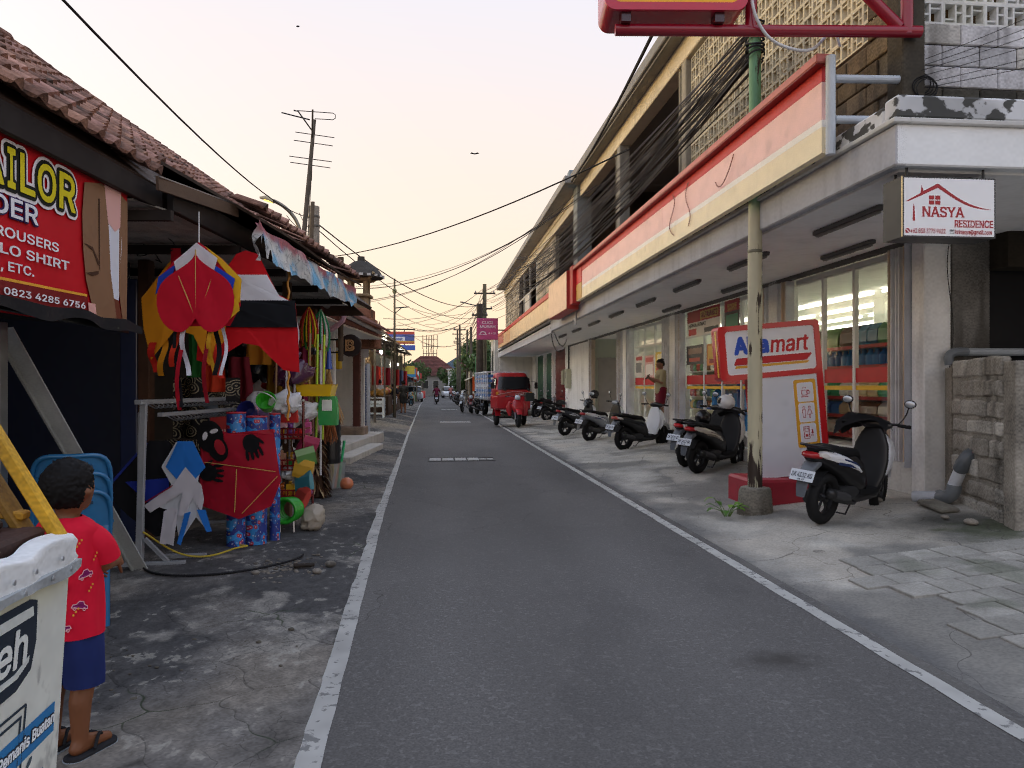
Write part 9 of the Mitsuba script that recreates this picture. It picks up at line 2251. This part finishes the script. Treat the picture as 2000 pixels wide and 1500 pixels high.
part(ct_, 'lid', span((-0.66, 0.05, 1.1), (-0.01, 0.6, 1.16), 0.01), '#3a2520', 'wood', wear=1.0, m=CF)
part(ct_, 'lid', span((-0.66, 0.12, 1.161), (-0.06, 0.6, 1.19), 0.01), '#2a1a17', 'wood', wear=1.0, m=CF)
# yellow timber frame above the lid
for (p, q, w, h, c) in (((0.0, 0.02, 1.12), (0.0, 0.235, 1.50), 0.03, 0.035, '#c99a2a'), ((0.0, 0.10, 1.14), (0.0, 0.30, 1.48), 0.02, 0.07, '#7d5a1c'), ((0.0, 0.6, 1.24), (0.0, 0.1, 1.185), 0.02, 0.045, '#a87a22'), ((0.0, 0.21, 1.17), (0.0, 0.215, 1.24), 0.03, 0.03, '#8a6420')):
    part(ct_, 'timber', beam(p, q, w, h, 0.004, (1, 0, 0)), c, 'wood', wear=0.9, m=CF)


def on_cart(poly, col, name, d=0.0015, wear=0.4):
    """Flat print on the tapered road side face; x away from the camera, y = height."""
    v, f = vf(prism(poly.segmentize(0.05), 0.001))
    y = tap(v[:, 1]) - d - v[:, 2]
    part(ct_, name, (np.stack([v[:, 0], y, v[:, 1]], 1), f[:, ::-1]), col, 'satin', wear=wear, m=CF)


shield = Polygon([(-0.7, 1.035), (-0.2, 1.03), (-0.168, 1.02), (-0.165, 0.93), (-0.185, 0.87), (-0.25, 0.845), (-0.7, 0.83)])
on_cart(shield, '#12202f', 'emblem')
on_cart(Polygon([(-0.7, 1.015), (-0.19, 1.012), (-0.185, 0.99), (-0.7, 0.99)]), '#c9cfca', 'emblem_band', 0.003)
on_cart(Polygon([(-0.7, 0.862), (-0.25, 0.872), (-0.2, 0.892), (-0.198, 0.905), (-0.26, 0.885), (-0.7, 0.878)]), '#c9cfca', 'emblem_band', 0.003)
on_cart(fit(text_poly('Teh', 0.1), -0.42, -0.21, 0.895, 0.08, 0.085), '#d8dcd8', 'lettering', 0.004)
cup = Polygon([(-0.7, 0.80), (-0.2, 0.80), (-0.195, 0.795), (-0.21, 0.64), (-0.24, 0.61), (-0.7, 0.60)])
on_cart(cup.difference(cup.buffer(-0.006)), '#1a2a38', 'cup_outline')
on_cart(cup.buffer(-0.02).difference(cup.buffer(-0.026)), '#1a2a38', 'cup_outline')
on_cart(Polygon([(-0.7, 0.665), (-0.052, 0.675), (-0.052, 0.745), (-0.7, 0.735)]), '#1f6fa8', 'blue_strip')
on_cart(fit(text_poly('Tanpa Pemanis Buatan', 0.05), -0.43, -0.058, 0.692, 0.06, 0.034).buffer(0.0035), '#101a24', 'lettering_outline', 0.003)
on_cart(fit(text_poly('Tanpa Pemanis Buatan', 0.05), -0.43, -0.058, 0.692, 0.06, 0.034), '#e6ebee', 'lettering', 0.0045)
for i in range(3):
    on_cart(sbox(-0.135, 0.555 - 0.075 * i, -0.1, 0.61 - 0.075 * i).difference(sbox(-0.128, 0.57 - 0.075 * i, -0.11, 0.58 - 0.075 * i) if i else sbox(0, 0, 0.001, 0.001)), '#1a5f86', 'blue_mark')
for (a, b) in ((-0.17, 0.655), (-0.2, 0.625)):
    on_cart(affinity.translate(affinity.rotate(affinity.scale(Point(0, 0).buffer(1, 12), 0.014, 0.006), 35), a, b), '#3a4a55', 'blue_mark')
part(ct_, 'wheel', join(torus(0.24, 0.03, 28, 8, 'y', 1, (-0.4, 0.3, 0.27)), lathe([(0.02, -0.03), (0.22, -0.01), (0.22, 0.01), (0.02, 0.03)], 16, 'y', (-0.4, 0.3, 0.27))), '#1d1d1f', 'rubber', 40, m=CF)
part(ct_, 'leg', span((-0.1, 0.2, 0.0), (-0.05, 0.25, 0.26)), '#77797c', 'metal', m=CF)


def plastic_chair(label, m):
    t = thing('plastic_chair', label, 'chair')
    M0 = CUR.copy()
    frame(M0 @ m)
    BL = '#2a6c9c'
    part(t, 'backrest', sheet(lambda u, v: (-0.2 - 0.1 * v + 0.05 * (2 * u - 1) ** 2, (u - 0.5) * (0.46 - 0.1 * v ** 3), 0.44 + 0.42 * v), 12, 8), BL, 'gloss', True, 0.4)
    part(t, 'back_slot', join([beam((-0.292 + 0.003, y - 0.05, 0.80), (-0.292 + 0.003, y + 0.05, 0.80), 0.012, 0.016) for y in (-0.07, 0.07)]), '#12384f', 'satin')
    part(t, 'back_rim', tube(smooth_path([(-0.15, -0.235, 0.42), (-0.2, -0.225, 0.66), (-0.27, -0.18, 0.85), (-0.3, 0, 0.865), (-0.27, 0.18, 0.85), (-0.2, 0.225, 0.66), (-0.15, 0.235, 0.42)], 30), 0.014, 8), BL, 'gloss', True)
    part(t, 'seat', cbox(0.42, 0.44, 0.03, 0.012, (0.02, 0, 0.43)), BL, 'gloss')
    for s in (-1, 1):
        for x in (-0.2, 0.2):
            part(t, 'leg', tube([(x, s * 0.19, 0.42), (x * 1.2, s * 0.2, 0.0)], [0.03, 0.022], 8), BL, 'gloss', True)
    frame(M0)


for i in range(3):
    plastic_chair(('lowest blue plastic chair of the stack behind the boy', 'middle blue plastic chair of the stack behind the boy', 'topmost blue plastic chair of the stack behind the boy')[i], rotz(118, -2.78, 4.87, 0.02 + 0.11 * i) @ euler(0, -3, 0, s=(1, 0.92, 1)))
plastic_chair('single blue plastic chair left of the stack, mostly hidden by the cart', rotz(70, -3.35, 4.55, 0.02))
